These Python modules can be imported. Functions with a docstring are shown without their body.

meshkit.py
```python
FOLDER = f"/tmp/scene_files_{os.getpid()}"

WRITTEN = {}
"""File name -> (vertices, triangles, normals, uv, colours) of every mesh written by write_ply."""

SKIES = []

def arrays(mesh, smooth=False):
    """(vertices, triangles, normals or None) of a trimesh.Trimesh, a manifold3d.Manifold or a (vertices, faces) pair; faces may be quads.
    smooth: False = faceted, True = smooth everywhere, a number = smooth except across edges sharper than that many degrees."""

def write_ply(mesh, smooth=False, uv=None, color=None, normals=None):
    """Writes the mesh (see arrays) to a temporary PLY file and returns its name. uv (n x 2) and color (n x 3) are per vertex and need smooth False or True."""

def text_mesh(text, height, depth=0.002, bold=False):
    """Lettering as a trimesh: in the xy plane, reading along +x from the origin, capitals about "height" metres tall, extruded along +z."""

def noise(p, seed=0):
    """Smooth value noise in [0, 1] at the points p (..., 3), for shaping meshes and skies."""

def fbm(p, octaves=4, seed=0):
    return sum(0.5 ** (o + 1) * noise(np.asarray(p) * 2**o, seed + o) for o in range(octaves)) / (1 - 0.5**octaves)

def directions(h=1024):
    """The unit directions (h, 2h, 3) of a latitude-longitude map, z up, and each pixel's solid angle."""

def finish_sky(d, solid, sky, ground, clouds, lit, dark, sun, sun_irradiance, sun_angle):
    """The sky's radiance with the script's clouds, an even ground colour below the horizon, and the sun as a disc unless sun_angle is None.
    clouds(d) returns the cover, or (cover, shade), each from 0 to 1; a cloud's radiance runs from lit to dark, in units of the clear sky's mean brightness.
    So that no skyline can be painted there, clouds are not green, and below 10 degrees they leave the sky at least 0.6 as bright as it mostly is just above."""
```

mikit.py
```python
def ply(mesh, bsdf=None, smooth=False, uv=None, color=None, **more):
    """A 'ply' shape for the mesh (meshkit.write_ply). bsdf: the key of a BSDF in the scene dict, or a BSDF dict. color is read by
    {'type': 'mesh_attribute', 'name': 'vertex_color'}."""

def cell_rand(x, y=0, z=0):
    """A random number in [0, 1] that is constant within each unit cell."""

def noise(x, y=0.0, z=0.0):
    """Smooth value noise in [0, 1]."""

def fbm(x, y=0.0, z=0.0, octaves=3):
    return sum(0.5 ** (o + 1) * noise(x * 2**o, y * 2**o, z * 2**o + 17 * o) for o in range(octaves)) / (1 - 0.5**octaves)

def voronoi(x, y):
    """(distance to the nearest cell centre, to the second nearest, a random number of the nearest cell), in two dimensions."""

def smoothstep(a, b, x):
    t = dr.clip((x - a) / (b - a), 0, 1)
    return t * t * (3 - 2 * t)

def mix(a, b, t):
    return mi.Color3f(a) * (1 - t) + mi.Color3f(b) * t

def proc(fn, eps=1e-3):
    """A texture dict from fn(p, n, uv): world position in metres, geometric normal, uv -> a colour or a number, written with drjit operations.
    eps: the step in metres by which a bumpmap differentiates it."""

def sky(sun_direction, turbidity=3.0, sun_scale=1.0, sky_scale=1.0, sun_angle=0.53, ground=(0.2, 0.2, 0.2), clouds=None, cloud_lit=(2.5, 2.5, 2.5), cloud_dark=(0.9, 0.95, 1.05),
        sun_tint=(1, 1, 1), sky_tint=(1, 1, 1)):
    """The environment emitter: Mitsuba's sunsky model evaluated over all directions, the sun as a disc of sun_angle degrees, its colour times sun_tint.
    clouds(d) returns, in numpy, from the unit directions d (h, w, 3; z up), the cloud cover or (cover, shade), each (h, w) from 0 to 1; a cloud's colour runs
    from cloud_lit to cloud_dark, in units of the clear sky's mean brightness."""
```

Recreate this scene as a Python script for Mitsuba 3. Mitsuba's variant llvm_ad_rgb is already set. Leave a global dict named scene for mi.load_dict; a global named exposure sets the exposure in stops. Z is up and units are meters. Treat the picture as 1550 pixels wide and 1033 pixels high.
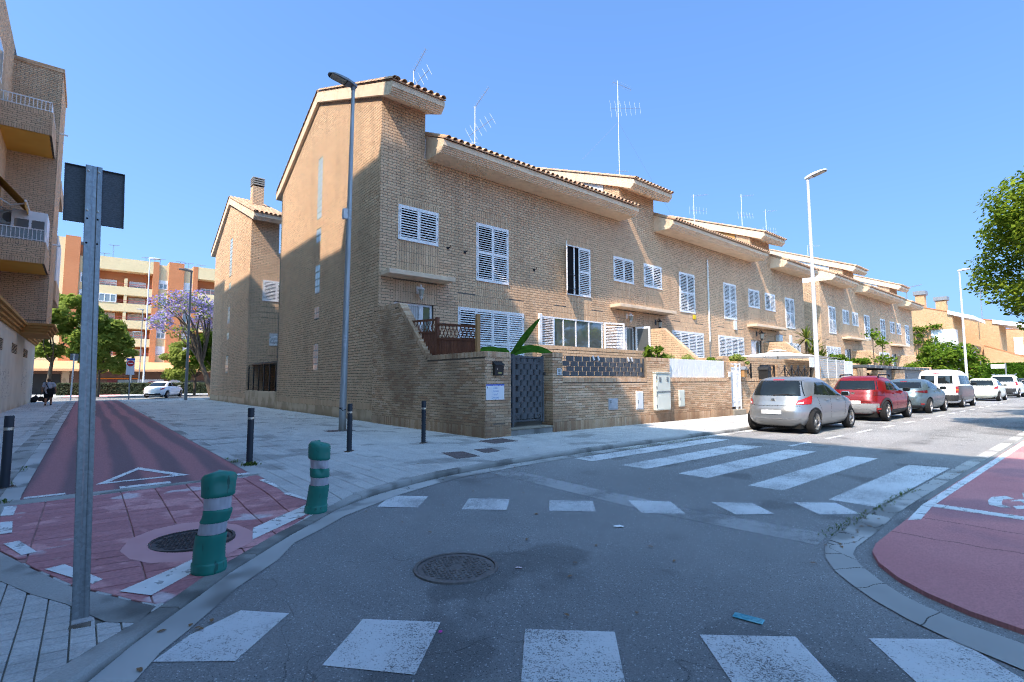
import math
import numpy as np
import trimesh
import shapely.geometry as sg
import shapely.ops as so
import manifold3d as m3
import drjit as dr
import mitsuba as mi
import mikit
import meshkit
from mikit import proc, noise, fbm, cell_rand, smoothstep, mix, voronoi

T = mi.ScalarTransform4f
scene, labels, count = {'type': 'scene'}, {}, {}

# ------------------------------------------------------------------ camera, sky, exposure
# x runs along the residential street, y along the pedestrian lane, z up; the camera stands on x = y = 0
YAW, PITCH, ROLL, EYE = 0.8748217, 0.0790297, -0.0033474, 1.36
fwd = np.array([math.cos(YAW) * math.cos(PITCH), math.sin(YAW) * math.cos(PITCH), math.sin(PITCH)])
rgt = np.array([math.sin(YAW), -math.cos(YAW), 0.0])
upv = np.cross(rgt, fwd)
upv = -rgt * math.sin(ROLL) + upv * math.cos(ROLL)
scene['camera'] = {'type': 'perspective', 'fov': 90.41, 'fov_axis': 'x', 'near_clip': 0.05, 'far_clip': 2000.0,
                   'to_world': T().look_at(origin=[0, 0, EYE], target=(np.array([0, 0, EYE]) + fwd).tolist(), up=upv.tolist())}
SUN = (-1.0, -0.338, 1.165)
scene['sky'] = mikit.sky(SUN, turbidity=9.0, sun_scale=0.80, sky_scale=1.0, sun_tint=(0.97, 1.0, 1.06), sky_tint=(0.43, 0.70, 1.07))
exposure = 3.05

# ------------------------------------------------------------------ helpers
def numbered(key):
    n = count.get(key, 0)
    count[key] = n + 1
    return key if n == 0 else f'{key}_{n:03d}'

def thing(name, label, cat, group=None):
    key = numbered(name)
    labels[key] = {'label': label, 'category': cat}
    if group:
        labels[key]['group'] = group
    return key

def put(key, mesh, mat, smooth=False, uv=None, stuff=False, label=None, to=None):
    """One shape entry under the next free key."""
    key = numbered(key)
    d = mesh if isinstance(mesh, dict) else mikit.ply(mesh, None, smooth=smooth, uv=uv)
    d = dict(d)
    d['bsdf'] = {'type': 'ref', 'id': mat}
    if to is not None:
        d['to_world'] = to
    scene[key] = d
    if stuff:
        labels.setdefault(key, {})['kind'] = 'stuff'
    if label:
        labels.setdefault(key, {})['label'] = label
    return key

def solo(name, mesh, mat, label, cat, group=None, **k):
    key = put(name, mesh, mat, **k)
    labels.setdefault(key, {}).update({'label': label, 'category': cat})
    if group:
        labels[key]['group'] = group
    return key

def struct(name, mesh, mat, **k):
    key = put(name, mesh, mat, **k)
    labels.setdefault(key, {})['kind'] = 'structure'
    return key

def cat(*ms):
    vs, fs, n = [], [], 0
    for v, f in ms:
        v, f = np.asarray(v, float), np.asarray(f, int)
        if f.shape[1] == 4:
            f = np.vstack([f[:, [0, 1, 2]], f[:, [0, 2, 3]]])
        vs.append(v)
        fs.append(f + n)
        n += len(v)
    return np.vstack(vs), np.vstack(fs)

BF = np.array([[0, 2, 3, 1], [4, 5, 7, 6], [0, 1, 5, 4], [2, 6, 7, 3], [0, 4, 6, 2], [1, 3, 7, 5]])
def box(x0, x1, y0, y1, z0, z1):
    v = np.array([[x, y, z] for z in (z0, z1) for y in (y0, y1) for x in (x0, x1)], float)
    f = np.array([[0, 2, 3, 1], [4, 5, 7, 6], [0, 1, 5, 4], [2, 6, 7, 3], [0, 4, 6, 2], [1, 3, 7, 5]])
    return cat((v, f))

def rbox(x0, x1, y0, y1, z0, z1, b=0.01):
    """A box with chamfered edges."""
    pts = []
    for sx in (0, 1):
        for sy in (0, 1):
            for sz in (0, 1):
                c = np.array([(x0, x1)[sx], (y0, y1)[sy], (z0, z1)[sz]], float)
                d = np.array([1 - 2 * sx, 1 - 2 * sy, 1 - 2 * sz]) * b
                pts += [c + d * [0, 1, 1], c + d * [1, 0, 1], c + d * [1, 1, 0]]
    h = trimesh.convex.convex_hull(np.array(pts))
    return np.array(h.vertices), np.array(h.faces)

def hull(pts):
    h = trimesh.convex.convex_hull(np.array(pts, float))
    return np.array(h.vertices), np.array(h.faces)

def rot(ax, deg):
    a = math.radians(deg)
    c, s = math.cos(a), math.sin(a)
    return {'x': np.array([[1, 0, 0], [0, c, -s], [0, s, c]]), 'y': np.array([[c, 0, s], [0, 1, 0], [-s, 0, c]]), 'z': np.array([[c, -s, 0], [s, c, 0], [0, 0, 1]])}[ax]

def tf(m, R=None, t=(0, 0, 0)):
    v = np.asarray(m[0], float)
    if R is not None:
        v = v @ np.asarray(R).T
    return v + np.asarray(t, float), m[1]

def tube(pts, r, n=10, caps=True):
    """A tube along the points with a radius (or one per point)."""
    pts = np.asarray(pts, float)
    r = np.broadcast_to(np.asarray(r, float), len(pts))
    tan = np.gradient(pts, axis=0)
    tan /= np.linalg.norm(tan, axis=1, keepdims=True) + 1e-12
    ref = np.array([0, 0, 1.0]) if abs(tan[0, 2]) < 0.9 else np.array([1.0, 0, 0])
    vs = []
    a = np.arange(n) * 2 * np.pi / n
    for p, t, q in zip(pts, tan, r):
        x = np.cross(ref, t)
        x /= np.linalg.norm(x) + 1e-12
        y = np.cross(t, x)
        vs.append(p + q * (np.cos(a)[:, None] * x + np.sin(a)[:, None] * y))
    f = []
    i = np.arange(n)
    for k in range(len(pts) - 1):
        f.append(np.stack([k * n + i, k * n + (i + 1) % n, (k + 1) * n + (i + 1) % n, (k + 1) * n + i], 1))
    v, f = np.vstack(vs), np.vstack(f)
    m = cat((v, f))
    if caps:
        c0, c1 = len(v), len(v) + 1
        e = len(v) - n
        cap = np.vstack([np.stack([i * 0 + c0, (i + 1) % n, i], 1), np.stack([i * 0 + c1, e + i, e + (i + 1) % n], 1)])
        m = (np.vstack([v, pts[:1], pts[-1:]]), np.vstack([m[1], cap]))
    return m

def lathe(prof, n=28, o=(0, 0, 0)):
    """Revolves (radius, z) points about z."""
    prof = np.asarray(prof, float)
    a = np.arange(n) * 2 * np.pi / n
    v = np.stack([np.outer(prof[:, 0], np.cos(a)), np.outer(prof[:, 0], np.sin(a)), np.repeat(prof[:, 1:2], n, 1)], -1).reshape(-1, 3)
    i = np.arange(n)
    f = np.vstack([np.stack([k * n + i, k * n + (i + 1) % n, (k + 1) * n + (i + 1) % n, (k + 1) * n + i], 1) for k in range(len(prof) - 1)])
    return cat((v + np.asarray(o, float), f))

def prism(poly, h0, h1, o=(0, 0, 0), u=(1, 0, 0), v=(0, 1, 0), n=(0, 0, 1)):
    """A shapely polygon extruded from h0 to h1 along n, in the frame (o; u, v, n)."""
    parts = poly.geoms if hasattr(poly, 'geoms') else [poly]
    out = []
    for p in parts:
        if p.area < 1e-6 or p.geom_type != 'Polygon':
            continue
        t = trimesh.creation.extrude_polygon(p, h1 - h0)
        w = np.array(t.vertices)
        w = np.asarray(o, float) + w[:, :1] * np.asarray(u, float) + w[:, 1:2] * np.asarray(v, float) + (w[:, 2:] + h0) * np.asarray(n, float)
        f = np.array(t.faces)
        if np.dot(np.cross(u, v), n) < 0:
            f = f[:, ::-1]
        out.append((w, f))
    return cat(*out)

def rect(a0, a1, b0, b1):
    return sg.box(min(a0, a1), min(b0, b1), max(a0, a1), max(b0, b1))

def segs(poly, v, swap=False):
    """Intervals of the polygon along a line at height v."""
    a, b, c, d = poly.bounds
    line = sg.LineString([(v, b - 1), (v, d + 1)]) if swap else sg.LineString([(a - 1, v), (c + 1, v)])
    g = poly.intersection(line)
    k = 1 if swap else 0
    return [(min(q[0][k], q[-1][k]), max(q[0][k], q[-1][k])) for q in (list(x.coords) for x in getattr(g, 'geoms', [g]) if x.geom_type == 'LineString') if len(q) > 1]

def bricks(poly, L=0.315, Hh=0.086, j=0.018, soldier=False, v0=None, bond=0.5, rng=None):
    """Running-bond bricks (u0, u1, v0, v1) that fill a polygon, cut at its edges."""
    a, b, c, d = poly.bounds
    lo, hi = (a, c) if soldier else (b, d)
    start = lo if v0 is None else v0
    k0 = math.floor((lo - start) / (Hh + j))
    out = []
    k = k0
    while start + k * (Hh + j) < hi - 0.012:
        y0 = start + k * (Hh + j)
        y1 = y0 + Hh
        y0, y1 = max(y0, lo), min(y1, hi)
        if y1 - y0 > 0.012:
            for s0, s1 in segs(poly, (y0 + y1) / 2, soldier):
                off = 0 if soldier else (k % 2) * bond * (L + j)
                m = math.floor((s0 - off) / (L + j))
                if soldier:
                    m, off = 0, s0
                x = off + m * (L + j)
                while x < s1:
                    x0, x1 = max(x, s0), min(x + L, s1)
                    if x1 - x0 > 0.02:
                        out.append((y0, y1, x0, x1) if soldier else (x0, x1, y0, y1))
                    x += L + j
        k += 1
    return np.array(out) if out else np.zeros((0, 4))

def brick_mesh(R, o, u, v, n, d0=0.0, d1=0.008, seed=1, jit=0.0015):
    """One mesh of all bricks, each a raised block, with two random numbers per brick as uv."""
    rng = np.random.default_rng(seed)
    N = len(R)
    o, u, v, n = (np.asarray(x, float) for x in (o, u, v, n))
    q = [(0, 2), (1, 2), (1, 3), (0, 3)]
    dd = d1 + rng.uniform(-jit, jit, N)
    P = [o + R[:, a:a + 1] * u + R[:, b:b + 1] * v + d0 * n for a, b in q] + [o + R[:, a:a + 1] * u + R[:, b:b + 1] * v + dd[:, None] * n for a, b in q]
    V = np.stack(P, 1).reshape(-1, 3)
    F = np.array([[4, 5, 6], [4, 6, 7], [0, 1, 5], [0, 5, 4], [1, 2, 6], [1, 6, 5], [2, 3, 7], [2, 7, 6], [3, 0, 4], [3, 4, 7]])
    if np.dot(np.cross(u, v), n) < 0:
        F = F[:, ::-1]
    F = (F[None] + 8 * np.arange(N)[:, None, None]).reshape(-1, 3)
    uv = np.repeat(rng.uniform(0, 1, (N, 2)), 8, 0)
    return (V, F), uv

def put_bricks(key, R, o, u, v, n, mat, seed=1, **k):
    m, uv = brick_mesh(R, o, u, v, n, seed=seed, **k)
    return put(key, m, mat, uv=uv, stuff=True)

def brick_parts(key, R, o, u, v, n, mats, seed=1, most=300, first=None, d1=0.01):
    """The bricks nearest the camera as parts, the rest as one stuff part."""
    rng = np.random.default_rng(seed)
    o, u, v, n = (np.asarray(x, float) for x in (o, u, v, n))
    c = o + ((R[:, :1] + R[:, 1:2]) / 2) * u + ((R[:, 2:3] + R[:, 3:]) / 2) * v
    full = ((R[:, 1] - R[:, 0]) * (R[:, 3] - R[:, 2])) / np.linalg.norm(c - [0, 0, EYE], axis=1) ** 2
    order = np.argsort(-full)
    pick, rest = order[:most], order[most:]
    base = {}
    for i in pick:
        w, h = round(R[i, 1] - R[i, 0], 3), round(R[i, 3] - R[i, 2], 3)
        if (w, h) not in base:
            base[(w, h)] = mikit.ply(brick_mesh(np.array([[0, w, 0, h]]), (0, 0, 0), u, v, n, d1=d1, jit=0)[0])
        p = o + R[i, 0] * u + R[i, 2] * v + n * rng.uniform(-0.002, 0.002)
        put(key, base[(w, h)], mats[rng.integers(len(mats))], to=T().translate(p.tolist()))
    if len(rest):
        m, uv = brick_mesh(R[rest], o, u, v, n, d1=d1, seed=seed)
        put(key + '_field', m, 'wall_brick_mat', uv=uv, stuff=True)

# ------------------------------------------------------------------ materials
def rgb(c):
    return {'type': 'rgb', 'value': [float(x) for x in c]}

def M(name, color, rough=0.7, metal=0.0, spec=0.4, bump=None, scale=1.0, **more):
    b = {'type': 'principled', 'base_color': color if isinstance(color, dict) else rgb(color), 'roughness': rough if isinstance(rough, dict) else float(rough), 'metallic': float(metal), 'specular': float(spec), **more}
    if bump is not None:
        b = {'type': 'bumpmap', 'arbitrary': bump, 'scale': scale, 'bsdf': b}
    scene[name] = {'type': 'twosided', 'bsdf': b}
    return name

def ramp3(t, a, b, c):
    return mix(mix(a, b, smoothstep(0.0, 0.5, t)), c, smoothstep(0.5, 1.0, t))

def facade_fn(p, n, uv):
    c = ramp3(uv.x, (0.56, 0.38, 0.24), (0.60, 0.415, 0.265), (0.64, 0.45, 0.29))
    c = mix(c, (0.45, 0.26, 0.155), 0.35 * smoothstep(0.86, 0.98, uv.y))
    w = fbm(p.x * 0.35 + p.y * 0.35, p.z * 0.3, 3.0)
    st = smoothstep(0.55, 0.8, fbm(p.x * 2.3 + p.y * 2.3, p.z * 0.30, 9.0))
    g = noise(p.x * 60, p.y * 60, p.z * 60)
    return c * (0.90 + 0.20 * w) * (0.96 + 0.08 * g) * (1 - 0.13 * st)
def wall_fn(p, n, uv):
    c = ramp3(uv.x, (0.48, 0.29, 0.175), (0.60, 0.41, 0.26), (0.66, 0.48, 0.33))
    w = fbm(p.x * 0.9 + 3.1, p.y * 0.9, p.z * 1.1)
    st = smoothstep(0.5, 0.72, fbm(p.x * 0.8, p.y * 0.8 + 5, p.z * 0.5))
    low = smoothstep(0.75, 0.15, p.z + 0.35 * noise(p.x * 3, p.y * 3, p.z))
    c = mix(c, (0.20, 0.12, 0.075), 0.45 * st + 0.33 * low)
    g = noise(p.x * 70, p.y * 70, p.z * 70)
    return c * (0.8 + 0.4 * w) * (0.9 + 0.2 * g)
M('facade_brick_mat', proc(facade_fn), 0.85, spec=0.25)
M('wall_brick_mat', proc(wall_fn), 0.85, spec=0.25)
TONES = []
for i in range(9):
    def tone_fn(p, n, uv, t=(i + 0.5) / 9):
        return wall_fn(p, n, mi.Point2f(mi.Float(t) + 0 * p.x, 0 * p.x))
    TONES.append(M(f'wall_brick_tone_mat_{i}', proc(tone_fn), 0.85, spec=0.25))
M('mortar', proc(lambda p, n, uv: mix((0.105, 0.096, 0.088), (0.165, 0.15, 0.137), fbm(p.x * 5, p.y * 5, p.z * 5))), 0.95, spec=0.1)
M('wall_mortar', proc(lambda p, n, uv: mix((0.15, 0.12, 0.095), (0.26, 0.21, 0.165), fbm(p.x * 5, p.y * 5, p.z * 5))), 0.95, spec=0.1)
def plaster_fn(p, n, uv):
    s = smoothstep(0.5, 0.75, fbm(p.x * 4, p.y * 4, p.z * 0.8))
    return mix((0.70, 0.55, 0.40), (0.55, 0.42, 0.30), 0.5 * s) * (0.92 + 0.16 * noise(p.x * 9, p.y * 9, p.z * 9))
M('eave_plaster', proc(plaster_fn), 0.85, spec=0.2)
def plinth_fn(p, n, uv):
    s = smoothstep(0.42, 0.7, fbm(p.x * 2.5, p.y * 2.5, p.z * 1.2))
    d = smoothstep(0.28, 0.02, p.z + 0.15 * noise(p.x * 4, p.y * 4))
    return mix(mix((0.62, 0.47, 0.32), (0.43, 0.31, 0.20), s), (0.26, 0.19, 0.13), 0.55 * d)
M('plinth_plaster', proc(plinth_fn), 0.9, spec=0.15)
def tile_fn(p, n, uv):
    k = noise(p.x * 3.7, p.y * 3.7, p.z * 2)
    l = smoothstep(0.6, 0.75, fbm(p.x * 14, p.y * 14, p.z * 14))
    return mix(mix((0.40, 0.235, 0.15), (0.56, 0.40, 0.27), k), (0.30, 0.27, 0.20), 0.5 * l)
M('roof_tile', proc(tile_fn), 0.9, spec=0.15)
M('white_paint', proc(lambda p, n, uv: mi.Color3f(0.80, 0.80, 0.81) * (0.93 + 0.09 * fbm(p.x * 2, p.y * 2, p.z * 3))), 0.42)
M('white_plastic', proc(lambda p, n, uv: mi.Color3f(0.74, 0.76, 0.76) * (0.92 + 0.12 * fbm(p.x * 3, p.y * 3, p.z * 2))), 0.5)
M('cream_metal', proc(lambda p, n, uv: mi.Color3f(0.64, 0.67, 0.60) * (0.90 + 0.14 * fbm(p.x * 3, p.y * 3, p.z * 2))), 0.45)
M('dark_interior', (0.012, 0.012, 0.014), 0.9, spec=0.1)
M('curtain', proc(lambda p, n, uv: mi.Color3f(0.55, 0.55, 0.54) * (0.72 + 0.3 * dr.square(dr.sin(p.x * 34)))), 0.9)
M('window_glass', (0.26, 0.28, 0.28), 0.02, metal=0.65, spec=0.9)
M('blue_glass', (0.22, 0.27, 0.29), 0.10, spec=0.8)
M('glass_block', proc(lambda p, n, uv: mix((0.30, 0.38, 0.38), (0.48, 0.54, 0.52), noise(p.x * 5, p.y * 18, p.z * 18))), 0.12, spec=0.7)
M('anthracite', proc(lambda p, n, uv: mi.Color3f(0.078, 0.086, 0.096) * (0.85 + 0.3 * fbm(p.x * 4, p.y * 4, p.z * 4))), 0.5)
M('black_metal', (0.018, 0.018, 0.02), 0.45)
M('black_plastic', (0.02, 0.02, 0.021), 0.5)
M('bollard_paint', proc(lambda p, n, uv: mi.Color3f(0.024, 0.032, 0.044) * (0.8 + 0.5 * fbm(p.x * 9, p.y * 9, p.z * 5))), 0.4)
M('steel', (0.62, 0.60, 0.54), 0.35, metal=1.0)
def galv_fn(p, n, uv):
    f1, f2, r = voronoi(p.x * 70 + p.y * 70, p.z * 70)
    stre = noise(p.x * 90, p.y * 90, p.z * 1.2)
    return mi.Color3f(0.29, 0.325, 0.35) * (0.72 + 0.22 * r + 0.25 * stre)
M('galvanised', proc(galv_fn), 0.42, metal=0.85)
M('sign_back', proc(lambda p, n, uv: mi.Color3f(0.10, 0.11, 0.12) * (0.75 + 0.5 * noise(p.x * 160, p.y * 160, p.z * 160))), 0.6, metal=0.3)
def pole_fn(p, n, uv):
    base = mi.Color3f(0.42, 0.45, 0.47) * (0.85 + 0.25 * noise(p.x * 30, p.y * 30, p.z * 3))
    d = smoothstep(0.9, 0.1, p.z + 0.3 * noise(p.x * 20, p.y * 20, p.z * 4))
    return mix(base, (0.20, 0.17, 0.12), 0.75 * d)
M('pole_steel', proc(pole_fn), 0.5, metal=0.45)
M('lamp_grey', (0.20, 0.22, 0.24), 0.5)
M('lamp_light_grey', (0.62, 0.64, 0.66), 0.4)
M('lamp_lens', (0.34, 0.33, 0.28), 0.15, spec=0.7)
M('green_plastic', proc(lambda p, n, uv: mix((0.008, 0.150, 0.120), (0.012, 0.215, 0.170), fbm(p.x * 9, p.y * 9, p.z * 9)) * (1 - 0.5 * smoothstep(0.68, 0.78, fbm(p.x * 30, p.y * 30, p.z * 7)))), 0.42, spec=0.5)
M('reflective_band', proc(lambda p, n, uv: mi.Color3f(0.42, 0.42, 0.46) * (0.8 + 0.3 * noise(p.x * 60, p.y * 60, p.z * 15))), 0.35, spec=0.6)
M('sign_white', (0.74, 0.77, 0.82), 0.4)
M('sign_blue', (0.02, 0.10, 0.52), 0.4)
M('print_blue', (0.22, 0.36, 0.66), 0.5)
M('sign_red', (0.52, 0.03, 0.04), 0.4)
def wood_fn(p, n, uv):
    g = noise(p.x * 45, p.y * 45, p.z * 3.0)
    return mix((0.115, 0.040, 0.022), (0.22, 0.085, 0.045), g) * (0.8 + 0.4 * noise(p.x * 7, p.y * 7, p.z))
M('stained_wood', proc(wood_fn), 0.6)
M('new_wood', proc(lambda p, n, uv: mix((0.30, 0.155, 0.06), (0.46, 0.26, 0.11), noise(p.x * 40, p.y * 40, p.z * 3))), 0.6)
M('terracotta', proc(lambda p, n, uv: mix((0.38, 0.16, 0.08), (0.5, 0.24, 0.13), fbm(p.x * 9, p.y * 9, p.z * 9))), 0.8)

# ground
def asphalt_fn(p, n, uv):
    big = fbm(p.x * 0.45, p.y * 0.45, 1.0, octaves=4)
    mid = fbm(p.x * 5.0, p.y * 5.0, 4.0)
    f1, f2, r = voronoi(p.x * 95, p.y * 95)
    chip = smoothstep(0.88, 1.0, r) * smoothstep(0.42, 0.25, f1)
    pit = smoothstep(0.18, 0.0, r) * smoothstep(0.45, 0.2, f1)
    c = mix((0.140, 0.142, 0.146), (0.265, 0.263, 0.260), 0.75 * big + 0.25 * mid)
    c = c * (0.74 + 0.52 * noise(p.x * 200, p.y * 200))
    c = c * (1 - 0.65 * pit) + mi.Color3f(0.30, 0.30, 0.31) * chip
    f1, f2, r = voronoi(p.x * 26 + 7, p.y * 26)
    c = c + mi.Color3f(0.26, 0.26, 0.26) * (smoothstep(0.90, 0.97, r) * smoothstep(0.2, 0.1, f1))
    oil = smoothstep(0.64, 0.74, fbm(p.x * 1.3 + 3, p.y * 1.3, 6.0, octaves=4))
    tyre = smoothstep(0.55, 0.9, 0.5 + 0.5 * dr.cos(p.y * 3.9)) * smoothstep(6.0, 10.0, p.x) * smoothstep(0.35, 0.6, fbm(p.x * 0.25, p.y * 1.5))
    f1, f2, r = voronoi(p.x * 0.8 + 0.3 * noise(p.x * 5, p.y * 5), p.y * 0.8 + 0.3 * noise(p.x * 5 + 9, p.y * 5))
    crack = smoothstep(0.010, 0.003, f2 - f1) * smoothstep(0.55, 0.62, noise(p.x * 0.6, p.y * 0.6))
    return c * (1 - 0.30 * oil) * (1 - 0.16 * tyre) * (1 - 0.35 * crack)
M('asphalt', proc(asphalt_fn), 0.85, spec=0.3, bump=proc(lambda p, n, uv: fbm(p.x * 70, p.y * 70) + 0.6 * noise(p.x * 24, p.y * 24), eps=3e-3), scale=0.004)
M('far_ground', proc(lambda p, n, uv: mix((0.17, 0.155, 0.13), (0.24, 0.22, 0.19), fbm(p.x * 0.2, p.y * 0.2))), 0.95, spec=0.1)
def paint_fn(p, n, uv):
    f1, f2, r = voronoi(p.x * 120, p.y * 120)
    wob = fbm(p.x * 2.6, p.y * 2.6, 7.0, octaves=4)
    fine = noise(p.x * 170, p.y * 170)
    mid = fbm(p.x * 34, p.y * 34, 3.0)
    a = smoothstep(0.20, 0.62, 0.45 * fine + 0.35 * mid + 0.30 * r + 0.5 * (wob - 0.42))
    return mix((0.15, 0.15, 0.152), mi.Color3f(0.56, 0.57, 0.575) * (0.86 + 0.24 * wob), a)
M('worn_paint', proc(paint_fn), 0.75, spec=0.3)
def old_paint_fn(p, n, uv):
    fine = noise(p.x * 150, p.y * 150)
    mid = fbm(p.x * 18, p.y * 18, 5.0)
    wob = fbm(p.x * 1.6, p.y * 1.6, 2.0, octaves=4)
    a = smoothstep(0.30, 0.75, 0.4 * fine + 0.4 * mid + 0.9 * (wob - 0.3))
    return mix((0.16, 0.16, 0.16), (0.33, 0.33, 0.33), a)
M('old_paint', proc(old_paint_fn), 0.8, spec=0.3)
M('bright_paint', proc(lambda p, n, uv: mi.Color3f(0.70, 0.70, 0.69) * (0.82 + 0.25 * fbm(p.x * 8, p.y * 8)) * (1 - 0.5 * smoothstep(0.62, 0.72, fbm(p.x * 17, p.y * 17, 3.0)))), 0.7)
def pave_fn(p, n, uv):
    big = fbm(p.x * 0.6, p.y * 0.6, 2.0, octaves=4)
    fine = noise(p.x * 130, p.y * 130)
    st = smoothstep(0.6, 0.78, fbm(p.x * 1.7, p.y * 1.7, 6.0))
    c = mix((0.33, 0.325, 0.315), (0.50, 0.49, 0.47), 0.35 * uv.x + 0.65 * big) * (0.85 + 0.3 * fine)
    return c * (1 - 0.35 * st)
M('paving', proc(pave_fn), 0.85, spec=0.25)
M('paving_joint', proc(lambda p, n, uv: mix((0.13, 0.125, 0.115), (0.21, 0.20, 0.18), fbm(p.x * 3, p.y * 3))), 0.95, spec=0.1)
def conc_fn(p, n, uv):
    b = fbm(p.x * 1.5, p.y * 1.5, p.z * 3, octaves=4)
    st = smoothstep(0.5, 0.72, fbm(p.x * 3.1, p.y * 3.1, 5.0))
    low = smoothstep(-0.025, -0.075, p.z + 0.02 * noise(p.x * 9, p.y * 9))
    return mix((0.22, 0.215, 0.20), (0.40, 0.395, 0.38), b) * (1 - 0.42 * st) * (1 - 0.5 * low) * (0.9 + 0.2 * noise(p.x * 120, p.y * 120, p.z * 120))
M('concrete', proc(conc_fn), 0.88, spec=0.2)
def gutter_fn(p, n, uv):
    b = fbm(p.x * 1.3, p.y * 1.3, 1.0, octaves=4)
    f1, f2, r = voronoi(p.x * 1.9 + 0.25 * noise(p.x * 6, p.y * 6), p.y * 1.9 + 0.25 * noise(p.x * 6 + 9, p.y * 6))
    crack = smoothstep(0.022, 0.006, f2 - f1) * smoothstep(3.0, 3.4, p.x)
    st = smoothstep(0.52, 0.7, fbm(p.x * 2.2, p.y * 2.2, 4.0))
    return mix((0.27, 0.268, 0.26), (0.50, 0.495, 0.48), b) * (1 - 0.45 * st) * (1 - 0.75 * crack)
M('gutter_concrete', proc(gutter_fn), 0.85, spec=0.2)
M('kerb_dark', proc(lambda p, n, uv: mix((0.15, 0.155, 0.155), (0.25, 0.25, 0.245), fbm(p.x * 4, p.y * 4, p.z * 6)) * (0.85 + 0.3 * noise(p.x * 110, p.y * 110, p.z * 110))), 0.85, spec=0.2)
def lane_fn(p, n, uv):
    tr = 0.5 + 0.5 * dr.sin(p.x * 11.0 + 1.2 * noise(p.x * 0.8, p.y * 0.25) + 1.1)
    st = smoothstep(0.35, 0.85, tr * 0.7 + 0.5 * fbm(p.x * 2.5, p.y * 0.35, 2.0))
    c = mix((0.34, 0.15, 0.155), (0.15, 0.10, 0.11), 0.85 * st)
    return c * (0.8 + 0.4 * noise(p.x * 130, p.y * 130))
M('lane_asphalt', proc(lane_fn), 0.85, spec=0.25)
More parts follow.
